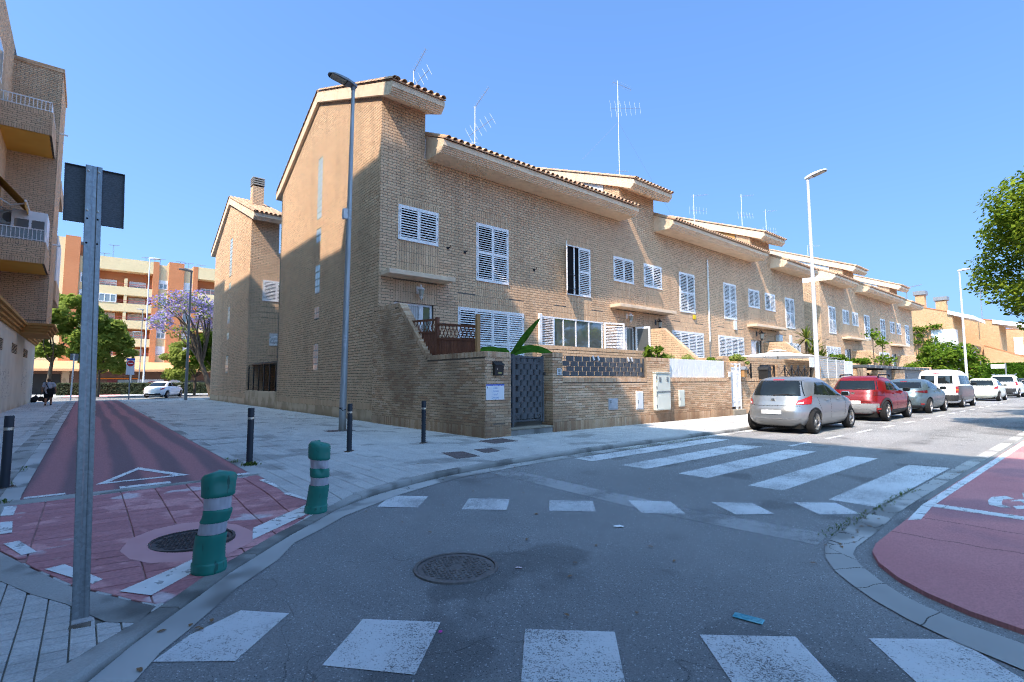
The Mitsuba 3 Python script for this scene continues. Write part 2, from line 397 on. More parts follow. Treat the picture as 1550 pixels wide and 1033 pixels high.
def redtile_fn(p, n, uv):
    w = fbm(p.x * 3.2 + p.y, p.y * 3.2 - p.x * 0.6, 2.0, octaves=4)
    ww = smoothstep(0.56, 0.70, w)
    w2 = smoothstep(0.66, 0.74, fbm(p.x * 2.2 + 4, p.y * 2.2, 8.0, octaves=4))
    c = mix((0.37, 0.155, 0.165), (0.45, 0.20, 0.21), uv.x)
    c = mix(c, (0.60, 0.30, 0.30), 0.75 * ww)
    return mix(c, (0.58, 0.50, 0.51), 0.8 * w2) * (0.88 + 0.24 * noise(p.x * 60, p.y * 60))
M('red_tile', proc(redtile_fn), 0.8, spec=0.3)
M('red_joint', proc(lambda p, n, uv: mix((0.50, 0.27, 0.26), (0.26, 0.15, 0.14), fbm(p.x * 4, p.y * 4))), 0.9)
M('pink_cement', proc(lambda p, n, uv: mix((0.50, 0.24, 0.25), (0.62, 0.34, 0.34), fbm(p.x * 3, p.y * 3, octaves=4))), 0.85)
def bike_fn(p, n, uv):
    b = fbm(p.x * 1.1, p.y * 1.1, 3.0, octaves=4)
    g = smoothstep(0.52, 0.72, fbm(p.x * 0.9 + 5, p.y * 0.9, 1.0, octaves=4))
    ck = smoothstep(0.016, 0.006, dr.abs(p.x - 5.9 + 0.06 * p.y - 0.05 * noise(p.y * 6))) + smoothstep(0.016, 0.006, dr.abs(p.x - 6.62 - 0.05 * noise(p.y * 5 + 3)))
    c = mix((0.44, 0.17, 0.175), (0.55, 0.25, 0.245), b)
    c = mix(c, (0.27, 0.15, 0.17), 0.6 * g)
    return c * (0.85 + 0.3 * noise(p.x * 120, p.y * 120)) * (1 - 0.5 * dr.clip(ck, 0, 1))
M('bike_red', proc(bike_fn), 0.85, spec=0.25)
M('iron', proc(lambda p, n, uv: mix((0.11, 0.105, 0.105), (0.21, 0.20, 0.195), fbm(p.x * 12, p.y * 12)) * (0.8 + 0.4 * noise(p.x * 90, p.y * 90))), 0.55, metal=0.4)
M('iron_dark', proc(lambda p, n, uv: mix((0.03, 0.03, 0.033), (0.06, 0.056, 0.056), fbm(p.x * 12, p.y * 12))), 0.55, metal=0.3)
M('cover_iron', proc(lambda p, n, uv: mix((0.095, 0.075, 0.075), (0.17, 0.14, 0.14), fbm(p.x * 14, p.y * 14)) * (0.75 + 0.5 * noise(p.x * 55, p.y * 55))), 0.6, metal=0.2)

# foliage
def LEAF(name, c, t, rough=0.45):
    scene[name] = {'type': 'principledthin', 'base_color': rgb(c) if not isinstance(c, dict) else c, 'roughness': rough, 'diff_trans': float(t), 'spec_trans': 0.0}
    return name
def leafcol(a, b):
    return proc(lambda p, n, uv: mix(a, b, uv.x))
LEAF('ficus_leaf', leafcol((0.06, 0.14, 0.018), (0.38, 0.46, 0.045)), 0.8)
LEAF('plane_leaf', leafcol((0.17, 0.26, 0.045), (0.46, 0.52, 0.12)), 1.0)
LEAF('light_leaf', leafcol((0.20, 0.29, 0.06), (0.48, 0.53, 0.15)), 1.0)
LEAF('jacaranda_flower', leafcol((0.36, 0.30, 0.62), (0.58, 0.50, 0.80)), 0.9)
LEAF('shrub_leaf', leafcol((0.05, 0.12, 0.012), (0.20, 0.29, 0.035)), 0.8)
LEAF('hedge_leaf', leafcol((0.04, 0.10, 0.012), (0.10, 0.20, 0.022)), 0.6)
LEAF('grey_hedge_leaf', leafcol((0.07, 0.09, 0.05), (0.17, 0.19, 0.11)), 0.6)
LEAF('yucca_leaf', leafcol((0.06, 0.13, 0.02), (0.30, 0.30, 0.06)), 0.5)
LEAF('banana_leaf', proc(lambda p, n, uv: mix((0.03, 0.10, 0.012), (0.09, 0.22, 0.03), noise(p.x * 9, p.y * 9, p.z * 14))), 0.8, 0.35)
M('bark', proc(lambda p, n, uv: mix((0.07, 0.052, 0.038), (0.15, 0.12, 0.09), noise(p.x * 14, p.y * 14, p.z * 4))), 0.95)

# ------------------------------------------------------------------ ground, road, pavements
ROAD = -0.08
struct('ground', box(-700, 900, -700, 900, -0.6, -0.14), 'far_ground')
struct('road', (np.array([[-40, -40, ROAD], [150, -40, ROAD], [150, 75, ROAD], [-40, 75, ROAD]], float), np.array([[0, 1, 2], [0, 2, 3]])), 'asphalt')

def zr(x, y):
    """Height of the pavement: it dips to the road at the raised red crossing."""
    d = (x - 0.41) * -0.781 + (y - 3.89) * 0.625
    s = (x - 0.41) * 0.625 + (y - 3.89) * 0.781
    o = np.maximum(0, np.maximum(-s, s - 2.5))
    t = np.clip(d / 2.0, 0, 1)
    return -0.06 * (1 - t * t * (3 - 2 * t)) * np.exp(-(o / 0.5) ** 2)

def draped(poly, h, mat_key, mat, step=0.25, kind='structure', thick=None):
    """A polygon laid on the pavement's height, h above it; thick: with a skirt down by that much."""
    if hasattr(poly, 'geoms'):
        return cat(*[draped(g, h, mat_key, mat, step, kind, thick) for g in poly.geoms if g.geom_type == 'Polygon' and g.area > 1e-4])
    t = trimesh.creation.extrude_polygon(poly, 1.0) if thick else None
    if thick:
        t = t.subdivide_to_size(step * 2, max_iter=12) if poly.area < 300 else t
        v = np.array(t.vertices)
        z = zr(v[:, 0], v[:, 1]) + h
        v[:, 2] = np.where(v[:, 2] > 0.5, z, z - thick)
        return v, np.array(t.faces)
    tv, tfc = trimesh.creation.triangulate_polygon(poly, engine='earcut')
    t = trimesh.Trimesh(np.column_stack([tv, np.zeros(len(tv))]), tfc)
    if poly.area < 60:
        t = t.subdivide_to_size(step, max_iter=12)
    v = np.array(t.vertices)
    v[:, 2] = zr(v[:, 0], v[:, 1]) + h
    return v, np.array(t.faces)

KERB = np.array([(-3.2, -2.0), (-1.6, 0.75), (-0.5, 2.45), (-0.05, 3.1), (0.08, 3.28), (0.26, 3.56), (0.47, 3.84), (0.66, 4.08), (0.9, 4.4), (1.25, 4.78), (1.55, 5.1), (1.9, 5.42), (2.2, 5.72), (2.56, 5.98), (2.97, 6.2),
                 (3.5, 6.42), (4.17, 6.64), (4.8, 6.76), (5.66, 6.88), (6.87, 6.97), (8.4, 7.02), (12.0, 7.05), (90.0, 7.1)])
def offset_line(P, d):
    t = np.gradient(P, axis=0)
    t /= np.linalg.norm(t, axis=1, keepdims=True)
    return P + d * np.stack([-t[:, 1], t[:, 0]], 1)
def resample(P, step):
    s = np.r_[0, np.cumsum(np.linalg.norm(np.diff(P, axis=0), axis=1))]
    u = np.linspace(0, s[-1], max(2, int(round(s[-1] / step)) + 1))
    return np.stack([np.interp(u, s, P[:, k]) for k in (0, 1)], 1)
KIN = offset_line(KERB, 0.14)
block = sg.Polygon(list(map(tuple, KIN)) + [(90, 49.5), (-3.0, 49.5), (-3.0, 33), (-3.2, -2)]).buffer(0)
RED = sg.Polygon([(-0.47, 5.95), (-0.23, 5.29), (0.0, 4.75), (0.19, 4.45), (0.33, 4.2), (0.43, 4.06), (0.56, 4.17), (0.78, 4.46), (1.06, 4.78), (1.36, 5.1), (1.62, 5.36), (1.89, 5.66), (2.1, 5.95), (2.08, 6.25), (1.94, 6.69),
                  (1.96, 7.11), (2.0, 8.1), (1.99, 8.22), (-0.62, 8.0), (-0.6, 7.0)])
LANE = rect(-0.53, 1.94, 8.32, 49.5)
STRIPS = rect(-0.72, -0.535, 8.32, 49.5).union(rect(1.945, 2.13, 8.32, 49.5))
LEFTC = sg.Polygon([(-0.64, 8.25), (-0.62, 7.0), (-0.49, 5.95), (-0.25, 5.28), (-0.02, 4.73), (0.17, 4.42), (0.41, 4.03), (0.3, 3.82), (0.16, 3.95), (-0.03, 4.4), (-0.21, 4.7), (-0.42, 5.15), (-0.72, 5.9), (-0.95, 7.0), (-1.02, 8.6), (-1.0, 49.5), (-0.725, 49.5), (-0.725, 8.3)]).buffer(0)
# bed of the pavement, its slabs as pieces
bedpoly = block.difference(LANE.buffer(0.001)).difference(STRIPS).difference(RED.buffer(0.003))
nearbed = bedpoly.intersection(rect(-8, 8.5, -3, 9))
farbed = bedpoly.difference(rect(-8, 8.5, -3, 9))
struct('pavement', cat(draped(nearbed, -0.012, '', '', thick=0.12, step=0.3), draped(farbed, -0.012, '', '', thick=0.12)), 'paving_joint')
def slabs(poly, dx, dy, gap, seed, ang=0.0, o=(0, 0), stag=0.5):
    """Slabs of a rectangular grid cut to a polygon, as polygons."""
    rng = np.random.default_rng(seed)
    a, b, c, d = poly.bounds
    pp = poly
    from shapely.prepared import prep
    pr = prep(pp)
    out = []
    for i in range(int((a - o[0]) / dx) - 1, int((c - o[0]) / dx) + 2):
        for k in range(int((b - o[1]) / dy) - 1, int((d - o[1]) / dy) + 2):
            x, y = o[0] + i * dx, o[1] + (k + (stag if i % 2 else 0)) * dy
            r = sg.box(x, y, x + dx - gap, y + dy - gap)
            if pr.contains(r):
                out.append(r)
            elif pr.intersects(r):
                g = pp.intersection(r)
                g = g if g.geom_type == 'Polygon' else max((q for q in getattr(g, 'geoms', []) if q.geom_type == 'Polygon'), key=lambda q: q.area, default=None)
                if g is not None and g.area > 0.002:
                    out.append(g.convex_hull)
    return out
def slab_mesh(polys, h, thick, seed):
    rng = np.random.default_rng(seed)
    ms, uvs = [], []
    for p in polys:
        c = np.array(p.exterior.coords)[:-1]
        if not p.exterior.is_ccw:
            c = c[::-1]
        n = len(c)
        dz = rng.uniform(-0.0015, 0.0015)
        z = zr(c[:, 0], c[:, 1]) + h + dz
        ctr = c.mean(0)
        ci = c + (ctr - c) * np.minimum(1, 0.004 / np.maximum(np.linalg.norm(ctr - c, axis=1), 1e-6))[:, None]
        v = np.vstack([np.column_stack([c, z - thick]), np.column_stack([c, z - 0.003]), np.column_stack([ci, z])])
        i = np.arange(n)
        j = (i + 1) % n
        f = np.vstack([np.stack([i, j, n + j], 1), np.stack([i, n + j, n + i], 1), np.stack([n + i, n + j, 2 * n + j], 1), np.stack([n + i, 2 * n + j, 2 * n + i], 1),
                       np.stack([np.full(n - 2, 2 * n), 2 * n + np.arange(1, n - 1), 2 * n + np.arange(2, n)], 1)])
        ms.append((v, f))
        uvs.append(np.tile(rng.uniform(0, 1, 2), (3 * n, 1)))
    return cat(*ms), np.vstack(uvs)
slabpoly = bedpoly.difference(LEFTC).intersection(rect(-3.0, 20, -2.5, 49.5)).difference(sg.Polygon([(7.45, 60), (7.45, 9.9), (22, 9.9), (22, 60)]))
small = slabs(slabpoly.intersection(rect(-3, 0.6, 0, 6.6)), 0.115, 0.115, 0.008, 3)
small.sort(key=lambda p: math.hypot(p.centroid.x, p.centroid.y))
for p in small[:290]:
    m, uv = slab_mesh([p], 0.0, 0.012, int(p.centroid.x * 1000 + p.centroid.y * 7777) % 100003)
    put('pavement__slab', m, 'paving', uv=uv)
rest = small[290:] + slabs(slabpoly.difference(rect(-3, 0.6, 0, 6.6)).intersection(rect(-3, 20, -3, 24)), 0.2, 0.4, 0.007, 4) + slabs(slabpoly.intersection(rect(-3, 20, 24, 49.5)), 0.6, 0.8, 0.01, 5)
m, uv = slab_mesh(rest, 0.0, 0.012, 6)
put('pavement__slab_field', m, 'paving', uv=uv, stuff=True)
farpave = bedpoly.intersection(rect(20, 90, 6, 9.9))
m = draped(farpave, 0.0, '', '')
put('pavement__far_slab', m, 'paving', uv=np.full((len(m[0]), 2), 0.5))
struct('concrete_border', draped(LEFTC, 0.002, '', '', step=0.3), 'concrete')

# red crossing in front of the pedestrian lane: slabs as pieces on a bed
struct('red_crossing', draped(RED, -0.014, '', '', thick=0.1, step=0.2), 'red_joint')
rt = slabs(RED, 0.345, 0.17, 0.011, 8, o=(0.06, 0.0), stag=0.0)
blob = sg.Polygon([(0.28, 5.40), (0.36, 5.72), (0.56, 5.95), (0.80, 6.04), (1.02, 6.0), (1.22, 5.72), (1.29, 5.40), (1.22, 5.08), (0.98, 4.85), (0.72, 4.84), (0.45, 4.95), (0.33, 5.15)])
for p in rt:
    q = p.difference(blob)
    if q.is_empty or q.area < 0.003:
        continue
    q = max(q.geoms, key=lambda g: g.area) if hasattr(q, 'geoms') else q
    if q.convex_hull.area > q.area * 1.02:
        t = draped(q, 0.0, '', '', step=0.15)
        put('red_crossing__tile', t, 'red_tile', uv=np.full((len(t[0]), 2), ((q.centroid.x * 37 + q.centroid.y * 91) % 1.0)))
    else:
        m, uv = slab_mesh([q.convex_hull], 0.0, 0.012, int(q.centroid.x * 1000 + q.centroid.y * 7777) % 100003)
        put('red_crossing__tile', m, 'red_tile', uv=uv)
put('red_crossing__cement_collar', draped(blob.difference(sg.Point(0.80, 5.42).buffer(0.33)), 0.001, '', '', step=0.12), 'pink_cement')
def dash(x):
    return draped(sg.Polygon(x).buffer(0), 0.005, '', '', step=0.12)
for x in ([(-0.61, 7.45), (-0.51, 7.40), (-0.52, 7.93), (-0.62, 7.98)], [(-0.56, 6.56), (-0.45, 6.55), (-0.49, 7.09), (-0.58, 7.11)], [(-0.47, 6.15), (-0.33, 5.68), (-0.24, 5.71), (-0.38, 6.19)], [(-0.17, 5.20), (0.10, 4.69), (0.16, 4.75), (-0.06, 5.25)],
          [(0.24, 4.44), (0.40, 4.24), (0.72, 4.58), (0.88, 4.80), (0.78, 4.92), (0.62, 4.76)], [(1.31, 5.50), (1.22, 5.12), (1.92, 5.74), (2.07, 6.16), (1.7, 5.86)], [(1.91, 7.79), (1.95, 7.09), (2.0, 7.12), (1.985, 7.81)], [(1.92, 6.68), (2.06, 6.25), (2.1, 6.28), (1.99, 6.70)]):
    put('red_crossing__marking', dash(x), 'bright_paint')
# the pedestrian lane
struct('pedestrian_lane', draped(LANE, 0.0, '', ''), 'lane_asphalt')
for x in (rect(-0.72, -0.535, 8.32, 49.5), rect(1.945, 2.13, 8.32, 49.5)):
    put('pedestrian_lane__edging', draped(x, 0.004, '', ''), 'gutter_concrete')
put('pedestrian_lane__edging', draped(sg.Polygon([(-0.63, 8.02), (1.99, 8.24), (2.1, 8.318), (-0.72, 8.318)]), 0.003, '', ''), 'concrete')
tri = sg.Polygon([(0.16, 8.86), (0.71, 10.21), (1.23, 8.89)]).difference(sg.Polygon([(0.30, 8.97), (0.69, 9.93), (1.07, 8.99)]))
put('pedestrian_lane__marking', draped(tri, 0.005, '', ''), 'bright_paint')
for a in ((-0.50, -0.13, 8.34, 8.46), (0.40, 0.95, 8.33, 8.49), (1.74, 1.93, 8.36, 8.52)):
    put('pedestrian_lane__marking', draped(rect(*a), 0.005, '', ''), 'bright_paint')

# kerbs in stones
def kerb(name, line, width, mat, side, drop, length=1.0, top=None, height=0.16):
    P = resample(line, 0.12)
    Q = offset_line(P, side * width)
    s = np.r_[0, np.cumsum(np.linalg.norm(np.diff(P, axis=0), axis=1))]
    k = 0
    first = None
    while k * length < s[-1] - 0.05:
        a, b = k * length + 0.005, min((k + 1) * length, s[-1]) - 0.005
        u = np.linspace(a, b, max(2, int((b - a) / 0.12) + 1))
        p = np.stack([np.interp(u, s, P[:, i]) for i in (0, 1)], 1)
        q = np.stack([np.interp(u, s, Q[:, i]) for i in (0, 1)], 1)
        zt = zr(p[:, 0], p[:, 1]) + (0.0 if top is None else top)
        c = 0.02
        d = (q - p) / width
        prof = [np.column_stack([p, zt - height]), np.column_stack([p + d * 0.004, zt - c]), np.column_stack([p + d * c, zt]), np.column_stack([q, zt]), np.column_stack([q, zt - height])]
        V = np.stack(prof, 1).reshape(-1, 3)
        n = len(u)
        F = [[i * 5 + j, (i + 1) * 5 + j, (i + 1) * 5 + j + 1, i * 5 + j + 1] for i in range(n - 1) for j in range(4)]
        m = cat((V, np.array(F)), (V[:5], np.array([[0, 1, 2], [0, 2, 3], [0, 3, 4]])), (V[-5:], np.array([[0, 2, 1], [0, 3, 2], [0, 4, 3]])))
        if first is None:
            first = struct(name, m, mat)
        else:
            put(first + '__stone', m, mat)
        k += 1
        if b > 60:
            break
    return first
kerb('kerb', KERB, 0.14, 'concrete', 1, 0)
rk = np.array([(3.55, -2.2), (3.62, -0.8), (3.72, 0.0), (3.83, 0.42), (3.90, 0.68), (4.00, 0.86), (4.10, 1.0), (4.28, 1.17), (4.52, 1.35), (4.74, 1.46), (4.96, 1.50), (5.57, 1.52), (6.5, 1.585), (7.4, 1.60), (9.2, 1.60), (80, 1.65)])
ri = np.array([(3.72, -2.2), (3.78, -0.8), (3.87, 0.0), (3.97, 0.40), (4.05, 0.66), (4.18, 0.88), (4.35, 1.07), (4.60, 1.25), (4.86, 1.36), (5.1, 1.40), (5.5, 1.415), (6.4, 1.44), (7.4, 1.49), (9.2, 1.50), (80, 1.54)])
rk, ri = rk * 1.04, ri * 1.04
kerb('right_kerb', rk, 0.12, 'kerb_dark', -1, 0, height=0.12, top=-0.05)

def ribbon(a, b, h, mat, key):
    V = np.vstack([np.column_stack([a, np.full(len(a), h)]), np.column_stack([b, np.full(len(b), h)])])
    n = len(a)
    return V, np.array([[i, i + 1, n + i + 1, n + i] for i in range(n - 1)])
def gutter(name, inner, outer, h):
    p = sg.Polygon(list(map(tuple, inner)) + list(map(tuple, outer[::-1]))).buffer(0)
    p = max(p.geoms, key=lambda g: g.area) if hasattr(p, 'geoms') else p
    v, f = trimesh.creation.triangulate_polygon(p, engine='earcut')
    return struct(name, (np.column_stack([v, np.full(len(v), h)]), f), 'gutter_concrete')
GL = np.array([(-2.9, -2.2), (-1.35, 0.6), (-0.22, 2.3), (0.14, 2.95), (0.25, 3.14), (0.37, 3.37), (0.52, 3.56), (0.68, 3.78), (0.87, 4.05), (1.26, 4.47), (1.50, 4.84), (1.80, 5.08), (2.19, 5.43), (2.72, 5.75), (3.16, 6.0), (3.81, 6.26), (4.4, 6.45), (5.45, 6.6), (6.16, 6.68), (8.14, 6.74), (11.75, 6.78), (90, 6.85)])
gutter('gutter', KERB, GL, ROAD + 0.008)
GR = np.array([(3.28, -2.2), (3.36, -0.8), (3.48, -0.1), (3.62, 0.38), (3.73, 0.68), (3.86, 0.92), (4.02, 1.13), (4.2, 1.31), (4.4, 1.48), (4.66, 1.63), (4.94, 1.73), (5.2, 1.78), (5.64, 1.81), (6.5, 1.83), (7.44, 1.84), (10.8, 1.85), (80, 1.9)])
gutter('right_gutter', rk, GR, ROAD + 0.008)
# red cycle pavement on the right
bikepoly = sg.Polygon(list(map(tuple, ri)) + [(80, -6), (3.8, -6)])
struct('cycle_pavement', prism(bikepoly, -0.1, -0.048), 'bike_red')
def gp(pts):
    return prism(sg.Polygon(np.array(pts) * 1.035), -0.0475, -0.0435)
for pl in ([(7.05, 1.40), (7.0, 1.485), (20, 1.50), (79, 1.53), (79, 1.43), (20, 1.40)], [(6.33, 1.35), (6.2, 1.425), (7.0, 1.483), (7.05, 1.40)], [(7.05, 1.398), (7.03, -2.0), (7.22, -2.0), (7.22, 1.398)]):
    put('cycle_pavement__marking', gp(pl), 'bright_paint')
for pl in ([(7.62, 1.02), (7.88, 1.06), (8.12, 1.06), (8.33, 0.96), (8.20, 0.88), (8.08, 0.955), (7.92, 0.95), (7.74, 0.93), (7.62, 0.85), (7.56, 0.91)],
           [(7.58, 0.80), (7.72, 0.84), (7.88, 0.74), (8.10, 0.82), (8.02, 0.89), (8.18, 0.85), (8.24, 0.80), (8.70, 0.86), (8.78, 0.78), (7.88, 0.60)], [(7.70, 0.46), (8.6, 0.62), (8.6, 0.50), (7.7, 0.34)]):
    put('cycle_pavement__marking', gp(pl), 'bright_paint')

# road markings
def flat(pl, h=0.004):
    v = np.column_stack([np.array(pl, float), np.full(len(pl), ROAD + h)])
    n = len(pl)
    return v, np.array([[0, i, i + 1] for i in range(1, n - 1)])
def square(cx, cy, k, hw=0.255, hl=0.255):
    a = np.array([0.69, -0.724])
    b = np.array([0.724, 0.69])
    c = np.array([cx, cy])
    return [c - a * hl - b * hw, c + a * hl - b * hw, c + a * hl + b * hw, c - a * hl + b * hw]
for pl in ([(0.82, 3.66), (1.04, 3.42), (0.66, 3.03), (0.33, 3.30), (0.52, 3.50)], [(1.36, 3.05), (1.70, 2.71), (1.31, 2.32), (0.99, 2.70)], [(2.03, 2.32), (2.40, 1.96), (2.01, 1.58), (1.67, 1.94)], [(2.74, 1.63), (3.13, 1.27), (2.73, 0.87), (2.36, 1.20)], [(3.42, 1.00), (3.78, 0.68), (3.44, 0.30), (3.04, 0.66)],
           [(3.03, 6.02), (3.37, 5.68), (2.98, 5.26), (2.64, 5.60)], [(3.69, 5.26), (4.05, 4.90), (3.68, 4.51), (3.31, 4.86)], [(4.37, 4.54), (4.74, 4.17), (4.38, 3.81), (4.02, 4.18)], [(5.09, 3.92), (5.42, 3.55), (5.06, 3.13), (4.71, 3.44)], [(5.76, 3.23), (6.09, 2.88), (5.77, 2.50), (5.43, 2.76)], [(6.48, 2.59), (6.83, 2.25), (6.46, 1.89), (6.11, 2.18)]):
    put('road__marking', flat(pl), 'worn_paint')
for y0, y1, x0, x1 in ((6.20, 6.66, 7.05, 12.0), (5.08, 5.60, 7.10, 11.3), (4.02, 4.52, 7.12, 11.3), (2.94, 3.39, 7.05, 11.15), (1.87, 2.37, 6.95, 10.8)):
    put('road__marking', flat([(x0, y0), (x1 + 0.1, y0 + 0.03), (x1, y1 + 0.05), (x0, y1)]), 'worn_paint')
put('road__marking', flat([(4.98, 6.62), (5.42, 6.66), (5.32, 4.7), (5.30, 3.4), (5.40, 1.86), (4.98, 1.80), (4.84, 3.3), (4.92, 4.9)], 0.002), 'old_paint')
for a in (11.9, 14.05, 16.4, 18.75, 21.1, 23.4, 25.7, 28.0, 30.3, 32.6, 34.9, 37.2, 39.5, 41.8):
    put('road__marking', flat([(a, 4.72), (a + 1.15, 4.72), (a + 1.15, 4.82), (a, 4.82)]), 'worn_paint')

# manholes and covers
def manhole(cx, cy, z, r, label, mat, cross):
    t = thing('manhole_cover', label, 'manhole cover')
    put(t + '__ring', tf(lathe([(r - 0.022, -0.03), (r - 0.022, 0.007), (r, 0.007), (r + 0.006, -0.03)], 60), t=(cx, cy, z)), mat, smooth=40)
    put(t + '__plate', tf(lathe([(0.0001, 0.0), (r - 0.03, 0.0), (r - 0.03, -0.03)], 60), t=(cx, cy, z)), mat)
    ms = []
    rng = np.random.default_rng(5)
    c, s = math.cos(-0.8), math.sin(-0.8)
    k = int(r / 0.036)
    for i in range(-k, k + 1):
        for j in range(-k, k + 1):
            x, y = i * 0.034 + (0.017 if j % 2 else 0), j * 0.034
            if math.hypot(x, y) < r - 0.06 and (not cross or math.hypot(x, y) > 0.05):
                w, l = (0.004, 0.0125) if (i + j) % 2 else (0.0125, 0.004)
                b = box(x - w, x + w, y - l, y + l, -0.001, 0.006)
                ms.append(tf(b, rot('z', -45), (cx, cy, z)))
    put(t + '__stud', cat(*ms), mat, stuff=True)
    return t
manhole(2.27, 3.40, ROAD + 0.006, 0.325, 'round iron manhole cover set in the road asphalt', 'iron', True)
manhole(0.80, 5.42, float(zr(0.80, 5.42)) + 0.004, 0.335, 'dark round manhole cover set in the red crossing behind the green bollard', 'iron_dark', False)
for pl, lab in (([(5.27, 8.42), (5.68, 8.31), (5.57, 7.58), (5.09, 7.62)], 'larger square iron cover in the pavement, nearest the kerb'), ([(6.02, 8.40), (6.41, 8.33), (6.29, 7.90), (5.90, 7.88)], 'small square iron cover in the pavement, middle of the three'), ([(6.95, 9.53), (7.69, 9.58), (7.63, 8.91), (6.91, 8.89)], 'square iron cover in the pavement at the foot of the brick pier')):
    t = thing('pavement_cover', lab, 'utility cover', 'square iron covers in the pavement')
    p = sg.Polygon(pl)
    put(t + '__frame', prism(p.difference(p.buffer(-0.03)), -0.01, 0.006), 'cover_iron')
    put(t + '__plate', prism(p.buffer(-0.034), -0.01, 0.003), 'cover_iron')

# ------------------------------------------------------------------ the terraced houses
def shutter(parent, X0, X1, z0, z1, Y, leaves=2, rows=1, single=False, split=None, pitch=0.085, label=None, kick=0.0, skip=()):
    """A window in the plane y = Y (looking towards -y): outer frame, shutter leaves and slats."""
    w = put(parent + '__window', cat(box(X0, X1, Y - 0.03, Y + 0.05, z1 - 0.045, z1), box(X0, X1, Y - 0.05, Y + 0.05, z0, z0 + 0.045), box(X0, X0 + 0.045, Y - 0.03, Y + 0.05, z0 + 0.045, z1 - 0.045), box(X1 - 0.045, X1, Y - 0.03, Y + 0.05, z0 + 0.045, z1 - 0.045)), 'white_paint', label=label)
    put(w + '__backing', box(X0 + 0.02, X1 - 0.02, Y + 0.07, Y + 0.09, z0 + 0.02, z1 - 0.02), 'dark_interior')
    a, b = X0 + 0.05, X1 - 0.05
    lw = (b - a) / leaves
    sl = []
    base = None
    rng = np.random.default_rng(int(X0 * 100 + z0 * 7))
    for i in range(leaves):
        if i in skip:
            continue
        x0, x1 = a + i * lw + 0.004, a + (i + 1) * lw - 0.004
        zz = [z0 + 0.05] + ([z0 + 0.05 + (z1 - z0 - 0.1) * (split or 0.5)] if rows == 2 else []) + [z1 - 0.05]
        st = 0.055
        fr = [box(x0, x0 + st, Y - 0.038, Y, zz[0], zz[-1]), box(x1 - st, x1, Y - 0.038, Y, zz[0], zz[-1])]
        edges = []
        for k, z in enumerate(zz):
            lo, hi = (z, z + 0.07 + kick) if k == 0 else (z - 0.07, z) if k == len(zz) - 1 else (z - 0.055, z + 0.055)
            fr.append(box(x0 + st, x1 - st, Y - 0.036, Y - 0.002, lo, hi))
            edges.append((lo, hi))
        put(w + '__leaf', cat(*fr), 'white_paint')
        put(w + '__hinge', cat(box(x0 - 0.012, x0 + 0.012, Y - 0.046, Y - 0.036, zz[0] + 0.15, zz[0] + 0.25), box(x0 - 0.012, x0 + 0.012, Y - 0.046, Y - 0.036, zz[-1] - 0.25, zz[-1] - 0.15)) if i % 2 == 0 else cat(box(x1 - 0.012, x1 + 0.012, Y - 0.046, Y - 0.036, zz[0] + 0.15, zz[0] + 0.25), box(x1 - 0.012, x1 + 0.012, Y - 0.046, Y - 0.036, zz[-1] - 0.25, zz[-1] - 0.15)), 'anthracite')
        tilt = 43 + rng.uniform(-8, 8)
        for k in range(len(zz) - 1):
            lo, hi = edges[k][1] + 0.01, edges[k + 1][0] - 0.01
            n = max(2, int((hi - lo) / pitch))
            wd = x1 - x0 - 2 * st
            if single and base is None:
                base = {}
            for q in range(n):
                zc = lo + (q + 0.5) * (hi - lo) / n
                if single:
                    kk = (round(wd, 3), round(tilt, 1))
                    if kk not in base:
                        base[kk] = mikit.ply(tf(box(-wd / 2, wd / 2, -0.043, 0.043, -0.006, 0.006), rot('x', tilt)))
                    put(w + '__slat', base[kk], 'white_paint', to=T().translate([(x0 + x1) / 2, Y - 0.018, zc]))
                else:
                    sl.append(tf(box(-wd / 2, wd / 2, -0.043, 0.043, -0.006, 0.006), rot('x', tilt), ((x0 + x1) / 2, Y - 0.018, zc)))
    if sl:
        put(w + '__slat', cat(*sl), 'white_paint', stuff=True)
    return w

TILE_EAVE = None
def half_tile(r, L, n=7, t=0.014):
    a = np.linspace(0.05, np.pi - 0.05, n)
    o = np.stack([np.cos(a) * r, np.sin(a) * r], 1)
    i = o * (1 - t / r)
    V = np.array([[x, y, z] for y, s in ((0.0, 1.0), (L, 0.86)) for x, z in list(o * s) + list(i * s)])
    F = []
    for k in range(n - 1):
        F += [[k, k + 1, 2 * n + k + 1, 2 * n + k], [n + k + 1, n + k, 3 * n + k, 3 * n + k + 1], [k + 1, k, n + k, n + k + 1], [2 * n + k, 2 * n + k + 1, 3 * n + k + 1, 3 * n + k]]
    F += [[0, n, 3 * n, 2 * n], [n - 1, 3 * n - 1, 4 * n - 1, 2 * n - 1]]
    return cat((V, np.array(F)))
SLO = math.degrees(math.atan(0.47))
TSLO = math.degrees(math.atan(0.40))
tile_low = mikit.ply(tf(half_tile(0.098, 0.46), rot('x', SLO)), smooth=50)
tile_top = mikit.ply(tf(half_tile(0.098, 0.46), rot('x', TSLO)), smooth=50)
tile_verge = mikit.ply(tf(half_tile(0.12, 0.44), rot('x', TSLO)), smooth=50)
tile_verge_back = mikit.ply(tf(half_tile(0.12, 0.44), rot('x', -25.5)), smooth=50)

def eave_profile(y0, z0, dy, rise, z_in, steps=4, overhang=0.99, face=0.20, out=0.055, lift=0.05):
    """Section (y, z) of a plastered eave: soffit, stepped fascia, plain band."""
    P = [(y0, z0), (y0 - overhang, z0 + dy)]
    y, z = P[-1]
    for i in range(steps):
        P.append((y, z + lift * 0.86))
        y -= out
        P.append((y, z + lift * 0.86))
        z += lift
        P.append((y, z))
    P.append((y, z + face))
    P.append((y0 + 0.10, z + face + rise * (y0 + 0.10 - y)))
    P.append((y0 + 0.10, z0))
    return P

